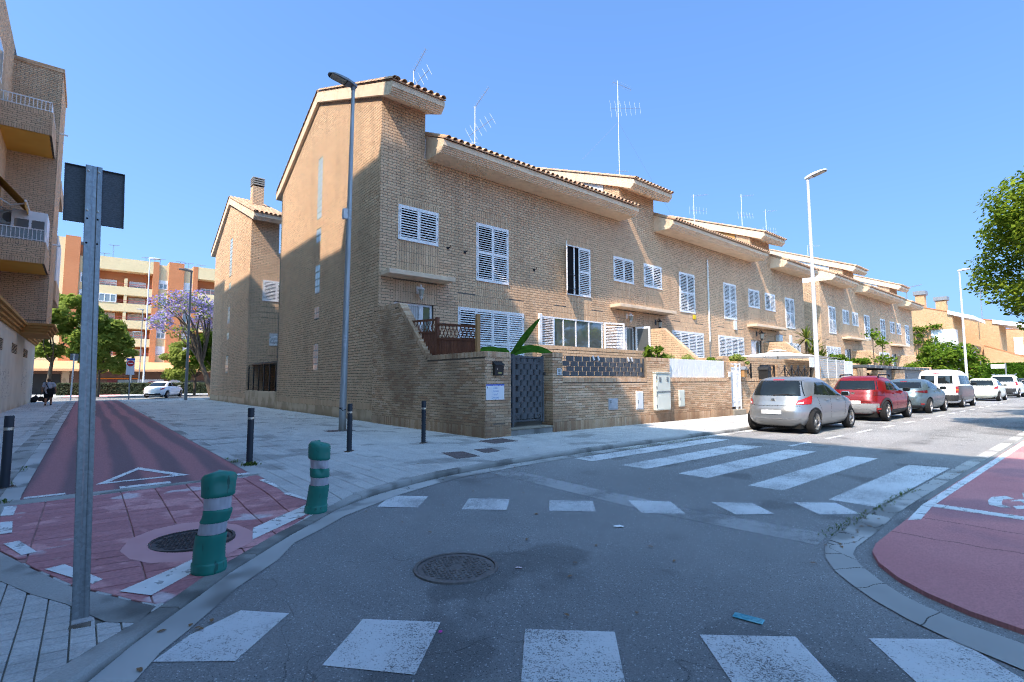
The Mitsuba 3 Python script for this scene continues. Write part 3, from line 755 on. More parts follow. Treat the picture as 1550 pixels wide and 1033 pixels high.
def xprism(poly, x0, x1):
    """(y, z) polygon extruded along x."""
    return prism(poly, min(x0, x1), max(x0, x1), u=(0, 1, 0), v=(0, 0, 1), n=(1, 0, 0))

SOL = dict(L=0.26, Hh=0.058, j=0.010, soldier=True)
def house(label, c, s, far, YF, detail=0, lower='shutter', tall='shutter', attic='white', end_left=False, dz=0.0, door='white', canopy=True):
    X = lambda u: c + s * u
    h = thing('terraced_house', label, 'house', 'brick houses of the terraced rows')
    Z = lambda z: z + dz
    zl, zt = Z(9.62), Z(11.42)
    xl, xr = sorted((c if not end_left else 7.55, far))
    body = rect(xl, xr, -0.1, zl).union(rect(X(0) if not end_left else 7.55, X(1.5), zl - 0.01, zt))
    wins = {'small': (0.45, 2.10, 6.40, 7.68), 'tall': (3.86, 5.52, 5.34, 7.69), 'low': (3.0, 6.36, 1.95, 4.22), 'door': (0.40, 1.95, 1.95, 4.16)}
    if end_left:
        wins['door'] = (0.33, 1.93, 1.95, 4.17)
    W = {k: (min(X(a), X(b)), max(X(a), X(b)), Z(z0), Z(z1)) for k, (a, b, z0, z1) in wins.items()}
    holes = so.unary_union([rect(a, b, z0, z1) for a, b, z0, z1 in W.values()])
    put(h + '__wall', prism(body.difference(holes), 0.0, 0.26, o=(0, YF, 0), u=(1, 0, 0), v=(0, 0, 1), n=(0, 1, 0)), 'mortar')
    put(h + '__dark_room', cat(box(xl + 0.3, xr - 0.05, YF + 0.9, YF + 0.95, Z(1.9), Z(8.0))), 'dark_interior')
    # soldier-course panels over and under the windows
    pan = []
    def panel(x0, x1, z0, z1, rows):
        hh = (z1 - z0) / rows
        for r in range(rows):
            pan.append((rect(x0, x1, z0 + r * hh + 0.004, z0 + (r + 1) * hh - 0.006), hh - 0.012))
    a, b, z0, z1 = W['small']
    panel(a - 0.03, b + 0.03, z1, z1 + 0.26, 1)
    panel(a - 0.03, b + 0.03, Z(5.22), z0, 3 if detail else 2)
    a, b, z0, z1 = W['tall']
    panel(a - 0.03, b + 0.03, z1, z1 + 0.52, 2)
    panel(a - 0.03, b + 0.03, Z(4.74), z0, 2)
    a, b, z0, z1 = W['low']
    panel(a, b, z1, Z(4.74), 2)
    a, b, z0, z1 = W['door']
    panel(a - 0.03, b + 0.15, z1, Z(4.95), 2)
    ppoly = so.unary_union([p for p, _ in pan])
    R = bricks(body.difference(holes).difference(ppoly.buffer(0.006)), v0=-0.1)
    put_bricks(h + '__brick', R, (0, YF, 0), (1, 0, 0), (0, 0, 1), (0, -1, 0), 'facade_brick_mat', seed=int(abs(far) * 10))
    R = np.vstack([bricks(p, L=hh, Hh=0.082, j=0.016, soldier=True) for p, hh in pan])
    put_bricks(h + '__soldier_brick', R, (0, YF, 0), (1, 0, 0), (0, 0, 1), (0, -1, 0), 'facade_brick_mat', seed=int(abs(far) * 10) + 1)
    # windows
    single = detail >= 2
    a, b, z0, z1 = W['small']
    shutter(h, a, b, z0, z1, YF, 2, 1, single=single)
    a, b, z0, z1 = W['tall']
    if tall == 'open':
        w = shutter(h, a, b, z0, z1, YF, 2, 2, single=False, skip=(0,), label='tall window with its left shutter folded open')
        wl = (b - a) / 2 - 0.06
        leaf = cat(box(0, wl, -0.02, 0.02, z0 + 0.05, z0 + 0.12), box(0, wl, -0.02, 0.02, z1 - 0.12, z1 - 0.05), box(0, wl, -0.02, 0.02, (z0 + z1) / 2 - 0.05, (z0 + z1) / 2 + 0.05), box(0, 0.055, -0.02, 0.02, z0 + 0.05, z1 - 0.05), box(wl - 0.055, wl, -0.02, 0.02, z0 + 0.05, z1 - 0.05),
                   *[tf(box(0.055, wl - 0.055, -0.043, 0.043, -0.006, 0.006), rot('x', 43), (0, 0, z)) for z in np.arange(z0 + 0.17, z1 - 0.16, 0.075)])
        leaf = tf(leaf, rot('z', 180 + 43), (a + 0.03, YF - 0.04, 0))
        put(w + '__open_leaf', leaf, 'white_paint')
        put(w + '__sash', cat(box(a + 0.55, a + 0.62, YF + 0.02, YF + 0.06, z0 + 0.05, z1 - 0.05)), 'white_paint')
        put(w + '__rail', cat(*[box(a + 0.05, a + 0.8, YF - 0.02, YF, z0 + q, z0 + q + 0.02) for q in (0.95, 0.3)]), 'black_metal')
    else:
        shutter(h, a, b, z0, z1, YF, 2, 2, single=single)
    a, b, z0, z1 = W['low']
    if lower == 'glass':
        w = put(h + '__window', cat(box(a, b, YF - 0.02, YF + 0.05, z1 - 0.06, z1), *[box(x - 0.035, x + 0.035, YF - 0.01, YF + 0.05, z0, z1 - 0.06) for x in (a + 0.035, a + 0.62, a + 1.45, a + 2.35, b - 0.05)]), 'white_paint', label='wide glazed window with its shutters folded back')
        put(w + '__pane', box(a + 0.04, b - 0.04, YF + 0.015, YF + 0.025, z0, z1 - 0.06), 'window_glass')
        put(w + '__curtain', box(a + 0.62, a + 0.75, YF + 0.1, YF + 0.12, z0, z1 - 0.06), 'curtain')
        lv = [cat(box(a - 0.86, a - 0.04, YF - 0.06, YF - 0.02, q0, q1)) for q0, q1 in ((z0, z0 + 0.5), (z1 - 0.08, z1), (z0 + 0.95, z0 + 1.05))] + [box(x - 0.035, x + 0.035, YF - 0.06, YF - 0.02, z0, z1) for x in (a - 0.83, a - 0.07)]
        lv += [tf(box(-0.37, 0.37, -0.03, 0.03, -0.006, 0.006), rot('x', 32), (a - 0.45, YF - 0.04, z0 + 0.5 + 0.075 * k)) for k in range(23)]
        put(w + '__shutter', cat(*lv), 'white_paint')
        # the right shutter stands out from the wall
        R_ = rot('z', 28)
        P0 = np.array([b + 0.03, YF - 0.05, 0])
        lv = [box(0, 1.18, -0.02, 0.02, q0, q1) for q0, q1 in ((z0, z0 + 0.62), (z1 - 0.08, z1))] + [box(x - 0.045, x + 0.045, -0.02, 0.02, z0, z1) for x in (0.045, 1.14)] + [tf(box(-0.5, 0.5, -0.03, 0.03, -0.006, 0.006), rot('x', 32), (0.59, 0, z0 + 0.66 + 0.075 * k)) for k in range(20)]
        put(w + '__shutter', tf(cat(*lv), rot('z', -18), P0), 'white_paint')
        put(w + '__guard_rail', cat(box(a, b, YF - 0.1, YF - 0.08, z0 + 0.9, z0 + 0.93), box(a, b, YF - 0.1, YF - 0.08, z0 + 0.7, z0 + 0.72)), 'black_metal')
    else:
        shutter(h, a, b, z0, z1, YF, 4, 2, single=single, split=0.40)
    a, b, z0, z1 = W['door']
    if end_left:
        d = put(h + '__sliding_door', cat(box(a, b, YF + 0.1, YF + 0.17, z1 - 0.08, z1), box(a, a + 0.07, YF + 0.1, YF + 0.17, z0, z1 - 0.08), box(b - 0.09, b, YF + 0.1, YF + 0.17, z0, z1 - 0.08), box(a + 1.06, a + 1.22, YF + 0.09, YF + 0.17, z0, z1 - 0.08)), 'white_paint')
        put(d + '__pane', box(a + 1.2, b - 0.08, YF + 0.13, YF + 0.14, z0, z1 - 0.08), 'window_glass')
        put(d + '__blind', tf(box(a + 0.06, a + 1.08, YF + 0.125, YF + 0.14, z0, z1 - 0.08)), 'curtain')
    else:
        xm = a + (b - a) * (0.62 if s < 0 else 0.38)
        d = put(h + '__door', cat(box(a, b, YF + 0.12, YF + 0.17, z1 - 0.07, z1), box(a, a + 0.06, YF + 0.12, YF + 0.17, z0, z1 - 0.07), box(b - 0.06, b, YF + 0.12, YF + 0.17, z0, z1 - 0.07), box(xm - 0.04, xm + 0.04, YF + 0.12, YF + 0.17, z0, z1 - 0.07)), 'white_paint')
        put(d + '__leaf', rbox(a + 0.07, xm - 0.05, YF + 0.13, YF + 0.165, z0, z1 - 0.08, 0.01), 'white_paint')
        put(d + '__pane', box(xm + 0.04, b - 0.06, YF + 0.14, YF + 0.15, z0, z1 - 0.07), 'window_glass')
    if lower == 'glass':
        # the glazed door leaf stands open in front of the door
        x0 = b - 0.02
        lf = cat(box(0, 0.75, -0.025, 0.025, z1 - 0.10, z1), box(0, 0.75, -0.025, 0.025, z0, z0 + 0.12), box(0, 0.09, -0.025, 0.025, z0, z1), box(0.66, 0.75, -0.025, 0.025, z0, z1))
        k = put(h + '__open_door', tf(lf, rot('z', -62), (x0, YF - 0.03, 0)), 'white_paint', label='white glazed door leaf standing open')
        put(k + '__pane', tf(box(0.09, 0.66, -0.004, 0.004, z0 + 0.12, z1 - 0.1), rot('z', -62), (x0, YF - 0.03, 0)), 'window_glass')
    # canopy slab over the door
    if canopy:
        e = 7.6 if end_left else c
        x0, x1 = sorted((e, X(2.45)))
        put(h + '__canopy', rbox(x0, x1, YF - 0.68, YF - 0.002, Z(5.0), Z(5.16), 0.012), 'eave_plaster')
    # low eave with its tiles
    P = eave_profile(YF, zl - 0.02, -0.03, 0.47, zl)
    x0, x1 = sorted((X(1.5 if not end_left else 1.57), far))
    put(h + '__eave', xprism(sg.Polygon(P), x0, x1), 'eave_plaster')
    zf = P[-3][1]
    yf = P[-3][0]
    put(h + '__roof', xprism(sg.Polygon([(yf - 0.08, zf + 0.004), (yf - 0.08, zf + 0.05), (YF + 1.2, zf + 0.05 + 0.47 * (YF + 1.2 - yf + 0.08)), (YF + 1.2, zf + 0.004 + 0.47 * (YF + 1.2 - yf))]), x0 - 0.02, x1 + (0.02 if s < 0 else 0)), 'roof_tile')
    n = int(round((x1 - x0) / 0.27))
    for i in range(n):
        x = x0 + (i + 0.5) * (x1 - x0) / n
        put(h + '__tile', tile_low, 'roof_tile', to=T().translate([x, yf - 0.13, zf + 0.03]))
    # tiles of the rows behind and the verge at the open end
    put(h + '__tile_row', cat(*[tf(half_tile(0.098, 0.46), rot('x', SLO), (x0 + (i + 0.5) * (x1 - x0) / n, yf - 0.13 + 0.36 * r, zf + 0.03 + 0.17 * r)) for i in range(n) for r in range(1, 6)]), 'roof_tile', smooth=50, stuff=True)
    # tower with its own gable roof
    PT = eave_profile(YF, zt, -0.37, 0.40, zt, steps=4, overhang=0.86)
    yt, zz = PT[-3][0], PT[-3][1]
    ry, rz = YF + 6.36, zz + 0.40 * (YF + 6.36 - yt)
    by, bz = YF + 12.6, rz - 0.475 * 6.24
    poly = PT[:-2] + [(ry, rz), (by, bz), (by, bz - 0.28), (YF + 11.74, bz + 0.08 - 0.1), (ry, rz - 0.46), (YF + 0.0, zt + 0.0)]
    x0, x1 = (7.55 - 0.14, X(1.68)) if end_left else sorted((c, X(1.68)))
    put(h + '__tower_roof', xprism(sg.Polygon(poly).buffer(0), x0, x1), 'eave_plaster')
    put(h + '__roof', xprism(sg.Polygon([(yt - 0.06, zz + 0.004), (yt - 0.06, zz + 0.05), (ry, rz + 0.07), (by + 0.06, bz + 0.06), (by + 0.06, bz + 0.004), (ry, rz + 0.004)]), x0 - 0.01, x1 + 0.01), 'roof_tile')
    n = max(5, int(round((x1 - x0) / 0.27)))
    for i in range(n):
        put(h + '__tile', tile_top, 'roof_tile', to=T().translate([x0 + (i + 0.5) * (x1 - x0) / n, yt - 0.14, zz + 0.02]))
    vx = (x0 + 0.06) if (end_left or s < 0) else (x1 - 0.06)
    k = 0
    while yt + 0.36 * k * 0.93 < ry - 0.1 and (end_left or s < 0):
        y = yt - 0.1 + 0.335 * k
        put(h + '__verge_tile', tile_verge, 'roof_tile', to=T().translate([vx, y, zz + 0.06 + 0.40 * (y - yt)]))
        k += 1
    if end_left:
        for k in range(18):
            y = ry + 0.335 * k
            put(h + '__verge_tile', tile_verge_back, 'roof_tile', to=T().translate([vx, y, rz + 0.05 - 0.475 * (y - ry)]))
    # the side of the tower that rises above the terrace
    xs = X(1.5)
    prof = sg.Polygon([(YF, zl), (YF + 6.3, zl), (YF + 6.3, rz - 0.46), (YF + 0.26, zt + 0.10), (YF + 0.0, zt)])
    put(h + '__tower_side', xprism(prof, xs - 0.02 if s > 0 else xs, xs if s > 0 else xs + 0.02), 'mortar')
    side = prof.intersection(rect(YF, YF + 1.0, 0, 30))
    put_bricks(h + '__tower_brick', bricks(side, v0=zl), (xs, 0, 0), (0, 1, 0), (0, 0, 1), (1.0 if s > 0 else -1.0, 0, 0), 'facade_brick_mat', seed=77)
    tw = prof.intersection(rect(YF + 1.02, YF + 6.2, 0, 30)).buffer(-0.02)
    put(h + '__terrace_wall', xprism(tw, xs + (0.0 if s > 0 else -0.03), xs + (0.03 if s > 0 else 0.0)), {'white': 'white_paint', 'orange': 'ochre_plaster'}[attic])
    return h

M('ochre_plaster', proc(lambda p, n, uv: mi.Color3f(0.55, 0.27, 0.085) * (0.85 + 0.25 * fbm(p.x * 2, p.y * 2, p.z * 2))), 0.9)
YF = 16.16
H1 = house('corner house of the brick terrace, with tall gable wall and glass-block strips', 7.79, 1, 15.05, YF, detail=2, end_left=True)
H2 = house('second terraced house from the corner, with an open shutter and a wide glazed window', 22.29, -1, 15.05, YF, detail=1, lower='glass', tall='open')
H3 = house('third terraced house from the corner, left of the white downpipe', 22.29, 1, 29.54, YF, detail=1)
H4 = house('fourth terraced house from the corner, behind the white garden parasol', 36.79, -1, 29.54, YF, detail=1, attic='orange')
H5 = house('fifth terraced house from the corner, last of the first row, behind the yucca', 36.79, 1, 44.25, YF, detail=0)
for i, (c, s, f, l) in enumerate(((53.7, -1, 46.45, 'first house of the second, farther terrace row, with its sunlit side wall showing'), (53.7, 1, 60.95, 'second house of the farther terrace row'), (68.2, -1, 60.95, 'third house of the farther terrace row'), (68.2, 1, 75.45, 'last house of the farther terrace row, before the blank sunlit walls'))):
    house(l, c, s, f, 15.7, detail=0, attic='white')
# side walls of the rows
def side_wall(h, X, y0, y1, z1, n, seed):
    put(h + '__side_wall', box(X, X + 0.25, y0, y1, -0.1, z1), 'mortar')
    put_bricks(h + '__side_brick', bricks(rect(y0, y1, 0, z1)), (X, 0, 0), (0, 1, 0), (0, 0, 1), (-1, 0, 0), 'facade_brick_mat', seed=seed)
side_wall('terraced_house_005', 46.45, 15.7, 25, 9.62, 0, 5)

# the gable of the corner house
gx, YR = 7.55, 27.9
gab = sg.Polygon([(YF, -0.1), (YF, 11.42), (22.52, 13.98), (YR, 11.40), (YR, -0.1)])
blocks = [(21.97, 22.55, 8.53, 11.29), (21.97, 22.55, 7.46, 8.08), (21.97, 22.55, 5.20, 6.46), (21.97, 22.55, 4.09, 4.60), (21.97, 22.55, 1.85, 3.0)]
gh = so.unary_union([rect(a, b, c, d) for a, b, c, d in blocks])
put(H1 + '__gable_wall', prism(gab.difference(gh), 0, 0.26, o=(gx, 0, 0), u=(0, 1, 0), v=(0, 0, 1), n=(1, 0, 0)), 'mortar')
put(H1 + '__rear_wall', cat(box(gx, 15, YR, YR + 0.2, -0.1, 11.2)), 'mortar')
R = bricks(gab.difference(gh).difference(rect(0, 99, -1, 0.645)), v0=-0.1)
put_bricks(H1 + '__gable_brick', R, (gx, 0, 0), (0, 1, 0), (0, 0, 1), (-1, 0, 0), 'facade_brick_mat', seed=31)
R = bricks(rect(YF, YR, 0.385, 0.635), **SOL)
put_bricks(H1 + '__gable_soldier_brick', R, (gx, 0, 0), (0, 1, 0), (0, 0, 1), (-1, 0, 0), 'facade_brick_mat', seed=32, d1=0.012)
put(H1 + '__plinth', box(gx - 0.004, gx + 0.02, YF + 0.01, YR, -0.1, 0.38), 'plinth_plaster')
gb = mikit.ply(rbox(-0.05, 0.02, -0.132, 0.132, -0.132, 0.132, 0.02))
def glassblocks(h, X, bl):
    for a, b, c, d in bl:
        n = max(1, int(round((d - c) / 0.28)))
        for i in range(n):
            for k in (0, 1):
                put(h + '__glass_block', gb, 'glass_block', to=T().translate([X + 0.035, a + (k + 0.5) * (b - a) / 2, c + (i + 0.5) * (d - c) / n]) @ T().scale([1, (b - a) / 0.56, (d - c) / n / 0.275]))
glassblocks(H1, gx, blocks)

# the block behind, across the gap
H6 = thing('terraced_house', 'narrow brick gable of the rear terrace with a chimney, left of the corner house', 'house')
Y6, Y6R = 34.6, 47.5
bl6 = [(40.0, 40.75, 8.9, 11.63), (40.0, 40.75, 7.93, 8.42), (40.0, 40.75, 5.5, 6.7), (40.0, 40.75, 4.35, 4.85), (40.0, 40.75, 2.0, 3.2)]
gab6 = sg.Polygon([(Y6, 0), (Y6, 11.75), (41.2, 14.2), (Y6R - 1.2, 11.5), (Y6R - 1.2, 0)])
gh6 = so.unary_union([rect(a, b, c, d) for a, b, c, d in bl6])
put(H6 + '__gable_wall', prism(gab6.difference(gh6), 0, 0.26, o=(gx, 0, 0), u=(0, 1, 0), v=(0, 0, 1), n=(1, 0, 0)), 'mortar')
put_bricks(H6 + '__gable_brick', bricks(gab6.difference(gh6).difference(rect(0, 99, -1, 0.65))), (gx, 0, 0), (0, 1, 0), (0, 0, 1), (-1, 0, 0), 'facade_brick_mat', seed=41)
put_bricks(H6 + '__gable_soldier_brick', bricks(rect(Y6, Y6R - 1.2, 0.40, 0.64), **SOL), (gx, 0, 0), (0, 1, 0), (0, 0, 1), (-1, 0, 0), 'facade_brick_mat', seed=42, d1=0.012)
put(H6 + '__plinth', box(gx - 0.004, gx + 0.02, Y6 + 0.01, Y6R - 1.2, -0.1, 0.39), 'plinth_plaster')
glassblocks(H6, gx, bl6)
fr6 = rect(gx, 12.0, 0, 9.7).union(rect(gx, 9.2, 0, 11.75))
w6 = rect(8.31, 9.95, 6.5, 7.83).union(rect(8.80, 9.95, 3.67, 4.45))
put(H6 + '__wall', prism(fr6.difference(w6), 0, 0.26, o=(0, Y6, 0), u=(1, 0, 0), v=(0, 0, 1), n=(0, 1, 0)), 'mortar')
pn = [rect(8.28, 9.98, z, z + 0.32) for z in (5.1, 5.45, 5.8, 6.15)] + [rect(8.28, 9.98, 7.84, 8.1)] + [rect(8.75, 9.98, z, z + 0.3) for z in (3.05, 3.35)]
put_bricks(H6 + '__brick', bricks(fr6.difference(w6).difference(so.unary_union(pn).buffer(0.006)), v0=0), (0, Y6, 0), (1, 0, 0), (0, 0, 1), (0, -1, 0), 'facade_brick_mat', seed=43)
put_bricks(H6 + '__soldier_brick', np.vstack([bricks(p, L=0.31, Hh=0.082, j=0.016, soldier=True) for p in pn]), (0, Y6, 0), (1, 0, 0), (0, 0, 1), (0, -1, 0), 'facade_brick_mat', seed=44)
shutter(H6, 8.31, 9.95, 6.5, 7.83, Y6, 2, 1)
shutter(H6, 8.80, 9.95, 3.67, 4.45, Y6, 2, 1)
PT = eave_profile(Y6, 11.75, -0.37, 0.40, 11.75, overhang=0.86)
yt, zz = PT[-3]
ry, rz = 41.2, zz + 0.40 * (41.2 - yt)
by, bz = Y6R, rz - 0.46 * (Y6R - 41.2)
put(H6 + '__tower_roof', xprism(sg.Polygon(PT[:-2] + [(ry, rz), (by, bz), (by, bz - 0.28), (Y6R - 0.85, bz), (ry, rz - 0.46), (Y6, 11.75)]).buffer(0), gx - 0.14, 9.5), 'eave_plaster')
put(H6 + '__roof', xprism(sg.Polygon([(yt - 0.06, zz + 0.004), (yt - 0.06, zz + 0.05), (ry, rz + 0.07), (by + 0.06, bz + 0.06), (by + 0.06, bz + 0.004), (ry, rz + 0.004)]), gx - 0.15, 9.51), 'roof_tile')
for i in range(8):
    put(H6 + '__tile', tile_top, 'roof_tile', to=T().translate([gx - 0.0 + i * 0.265, yt - 0.14, zz + 0.02]))
put(H6 + '__tile_row', cat(*[tf(half_tile(0.098, 0.46), rot('x', TSLO), (gx + i * 0.265, yt - 0.14 + 0.36 * r, zz + 0.02 + 0.145 * r)) for i in range(8) for r in range(1, 22)]), 'roof_tile', smooth=50, stuff=True)
for k in range(22):
    y = yt - 0.1 + 0.335 * k
    put(H6 + '__verge_tile', tile_verge, 'roof_tile', to=T().translate([gx - 0.08, y, zz + 0.06 + 0.40 * (y - yt)]))
for k in range(19):
    y = ry + 0.335 * k
    put(H6 + '__verge_tile', tile_verge_back, 'roof_tile', to=T().translate([gx - 0.08, y, rz + 0.05 - 0.46 * (y - ry)]))
ch = put(H6 + '__chimney', box(8.2, 8.9, 37.6, 38.3, 12.3, 14.9), 'mortar')
put_bricks(ch + '__brick', bricks(rect(8.2, 8.9, 12.4, 14.9)), (0, 37.6, 0), (1, 0, 0), (0, 0, 1), (0, -1, 0), 'facade_brick_mat', seed=3)
put_bricks(ch + '__brick', bricks(rect(37.6, 38.3, 12.4, 14.9)), (8.2, 0, 0), (0, 1, 0), (0, 0, 1), (-1, 0, 0), 'facade_brick_mat', seed=4)
for k in range(4):
    put(ch + '__louvre', rbox(8.16, 8.94, 37.56, 38.34, 15.0 + 0.15 * k, 15.08 + 0.15 * k, 0.015), 'concrete')
put(ch + '__core', box(8.3, 8.8, 37.7, 38.2, 14.9, 15.5), 'dark_interior')

# low plinth wall with black bars across the gap between the two blocks
gw = thing('gap_wall', 'low stained plaster wall topped with black bars in the gap between the corner house and the rear gable', 'wall')
put(gw + '__wall', rbox(gx - 0.03, gx + 0.2, YR + 0.01, Y6 - 0.01, -0.1, 0.86, 0.012), 'plinth_plaster')
put(gw + '__rail', box(gx + 0.06, gx + 0.10, YR + 0.05, Y6 - 0.25, 2.36, 2.41), 'black_metal')
for y in np.linspace(YR + 0.6, Y6 - 0.3, 6):
    put(gw + '__bar', box(gx + 0.05, gx + 0.11, y - 0.04, y + 0.04, 0.86, 2.36), 'black_metal')
put(gw + '__recess', box(gx + 2.2, gx + 2.3, YR + 0.2, Y6 - 0.01, 0, 2.8), 'mortar')
put_bricks(gw + '__brick', bricks(rect(YR + 0.2, Y6 - 0.02, 0, 2.8)), (gx + 2.2, 0, 0), (0, 1, 0), (0, 0, 1), (-1, 0, 0), 'facade_brick_mat', seed=9)
put(gw + '__dark_opening', box(gx + 0.3, gx + 2.2, YR + 0.2, Y6, 2.42, 2.5), 'mortar')

# white downpipe and small wall fittings
t = thing('downpipe', 'long white downpipe on the brick facade between the third and fourth houses', 'downpipe')
put(t + '__pipe', tube([(29.3, YF - 0.06, 3.75), (29.3, YF - 0.06, 8.85)], 0.05, 10), 'white_plastic', smooth=40)
put(t + '__lower_pipe', tube([(29.3, YF - 0.05, 0.5), (29.3, YF - 0.05, 3.75)], 0.03, 8), 'lamp_grey', smooth=40)
put(t + '__bracket', cat(*[box(29.23, 29.37, YF - 0.12, YF, z, z + 0.03) for z in (4.2, 5.6, 7.0, 8.4)]), 'white_plastic')
t = thing('downpipe', 'short white pipe stub on the facade between the corner house and the second house', 'downpipe')
put(t + '__pipe', rbox(14.95, 15.12, YF - 0.14, YF - 0.01, 1.9, 4.3, 0.02), 'white_paint')

def lantern(X, Y, z, mat, label, s=1.0):
    t = thing('wall_lantern', label, 'lantern')
    put(t + '__bracket', tube([(X, Y, z), (X, Y - 0.12 * s, z + 0.05 * s), (X, Y - 0.2 * s, z + 0.16 * s), (X, Y - 0.24 * s, z + 0.05 * s)], 0.014 * s, 7), mat, smooth=40)
    put(t + '__backplate', rbox(X - 0.05 * s, X + 0.05 * s, Y - 0.03, Y, z - 0.12 * s, z + 0.12 * s, 0.01), mat)
    put(t + '__roof', tf(lathe([(0.012 * s, 0.12 * s), (0.03 * s, 0.07 * s), (0.12 * s, 0.0), (0.11 * s, -0.02 * s)], 6), t=(X, Y - 0.24 * s, z)), mat)
    put(t + '__glass', tf(lathe([(0.10 * s, -0.02 * s), (0.065 * s, -0.24 * s), (0.0001, -0.24 * s)], 6), t=(X, Y - 0.24 * s, z)), 'lamp_lens')
    put(t + '__base', tf(lathe([(0.07 * s, -0.24 * s), (0.05 * s, -0.27 * s), (0.01 * s, -0.33 * s)], 6), t=(X, Y - 0.24 * s, z)), mat)
lantern(9.05, YF, 4.66, 'white_paint', 'white lantern under the canopy of the corner house', 1.15)
lantern(21.2, YF, 4.68, 'white_paint', 'white lantern under the canopy of the second house', 1.1)
lantern(23.7, YF, 4.55, 'black_metal', 'black hooked lantern under the canopy of the third house', 1.2)
lantern(35.7, YF, 4.6, 'black_metal', 'black lantern under the canopy of the fourth house', 1.5)
for x, z in ((10.3, 6.4), (11.05, 6.35), (14.5, 6.35), (41.3, 4.6)):
    pass
for x, z, l in ((10.33, 6.42, 'left'), (11.1, 6.38, 'middle'), (14.75, 6.2, 'right')):
    t = thing('wall_hook', f'small dark wall hook on the upper facade of the corner house, {l} of three', 'hook', 'small hooks on the corner house facade')
    put(t + '__plate', box(x - 0.05, x + 0.05, YF - 0.03, YF - 0.008, z - 0.05, z + 0.05), 'black_metal')
    put(t + '__arm', tube([(x, YF - 0.02, z), (x, YF - 0.16, z + 0.01), (x, YF - 0.19, z + 0.07)], 0.018, 7), 'black_metal')
for x, z, l in ((32.6, 4.98, 'small white box on the facade above the wide shutters of the fourth house'), (41.3, 4.5, 'small grey box on the facade right of the fifth house canopy')):
    solo('wall_box', rbox(x - 0.17, x + 0.17, YF - 0.1, YF - 0.009, z - 0.3, z + 0.3, 0.02), 'white_plastic', l, 'box')
solo('wall_box', rbox(39.0 - 0.3, 39.0 + 0.3, YF - 0.3, YF - 0.009, 4.2, 4.7, 0.03), 'white_plastic', 'pale boxy unit under the canopy of the fifth house', 'box')
solo('alarm_box', rbox(27.5, 27.75, YF - 0.09, YF - 0.009, 5.0, 5.25, 0.02), 'yellow_plastic', 'small yellow alarm box under the tall window of the third house', 'alarm')
M('yellow_plastic', (0.7, 0.5, 0.02), 0.5)

# ------------------------------------------------------------------ garden walls, gates and fences
WX, PY = 7.38, 9.85
WB = dict(L=0.258, Hh=0.057, j=0.012)
G1 = thing('garden_wall', 'stained brick garden wall with a sloping top and corner pier carrying the street name plate', 'wall')
prof = sg.Polygon([(YF - 0.01, 0.0), (YF - 0.01, 3.86), (14.30, 3.80), (12.55, 2.08), (PY, 2.08), (PY, 0.0)])
put(G1 + '__core', prism(prof.buffer(-0.004), 0.008, 0.24, o=(WX, 0, 0), u=(0, 1, 0), v=(0, 0, 1), n=(1, 0, 0)), 'wall_mortar')
put(G1 + '__pier', box(WX + 0.25, 8.18, PY + 0.008, PY + 0.42, 0, 2.075), 'wall_mortar')
def soldier_line(p, q, h, off=0.0):
    """Frame and rectangles of a soldier course that hangs below the line p-q in a (u, z) plane."""
    p, q = np.array(p, float), np.array(q, float)
    L = np.linalg.norm(q - p)
    return p, (q - p) / L, L
cop = prof.intersection(prof.buffer(-0.13))
fieldp = cop.intersection(rect(PY, YF, 0.27, 9)).union(rect(PY, PY + 0.13, 0.27, 1.95)).union(rect(YF - 0.15, YF - 0.012, 0.27, 3.7))
Rw = bricks(fieldp, v0=0.27, **WB)
wallmats = TONES
brick_parts(G1 + '__brick', Rw, (WX, 0, 0), (0, 1, 0), (0, 0, 1), (-1, 0, 0), wallmats, seed=11, most=170)
Rs = bricks(rect(PY, YF - 0.01, 0.0, 0.26), **SOL)
put_bricks(G1 + '__base_brick', Rs, (WX, 0, 0), (0, 1, 0), (0, 0, 1), (-1, 0, 0), 'wall_brick_mat', seed=12, d1=0.012)
cm, cu = [], []
for p, q in (((YF - 0.01, 3.86), (14.30, 3.80)), ((14.30, 3.80), (12.55, 2.08)), ((12.55, 2.08), (PY, 2.08))):
    p, d, L = soldier_line(p, q, 0.12)
    nrm = np.array([d[1], -d[0]])
    nrm = nrm if nrm[1] < 0 else -nrm
    R = np.array([(a, min(a + 0.058, L), 0.0, 0.12) for a in np.arange(0.0, L - 0.01, 0.067)])
    m, uv = brick_mesh(R, (WX, p[0], p[1]), (0, d[0], d[1]), (0, nrm[0], nrm[1]), (-1, 0, 0), d1=0.014, seed=13 + len(cm))
    cm.append(m)
    cu.append(uv)
    m, uv = brick_mesh(R, (WX - 0.014, p[0], p[1]), (0, d[0], d[1]), (1, 0, 0), (0, -nrm[0], -nrm[1]), d1=0.012, seed=13 + len(cm))
    m2, uv = brick_mesh(np.column_stack([R[:, :2], 0 * R[:, 2], 0 * R[:, 2] + 0.27]), (WX - 0.014, p[0], p[1]), (0, d[0], d[1]), (1, 0, 0), (0, -nrm[0], -nrm[1]), d1=0.012, seed=16 + len(cm))
    cm.append(m2)
    cu.append(uv)
put(G1 + '__coping_brick', cat(*cm), 'wall_brick_mat', uv=np.vstack(cu), stuff=True)
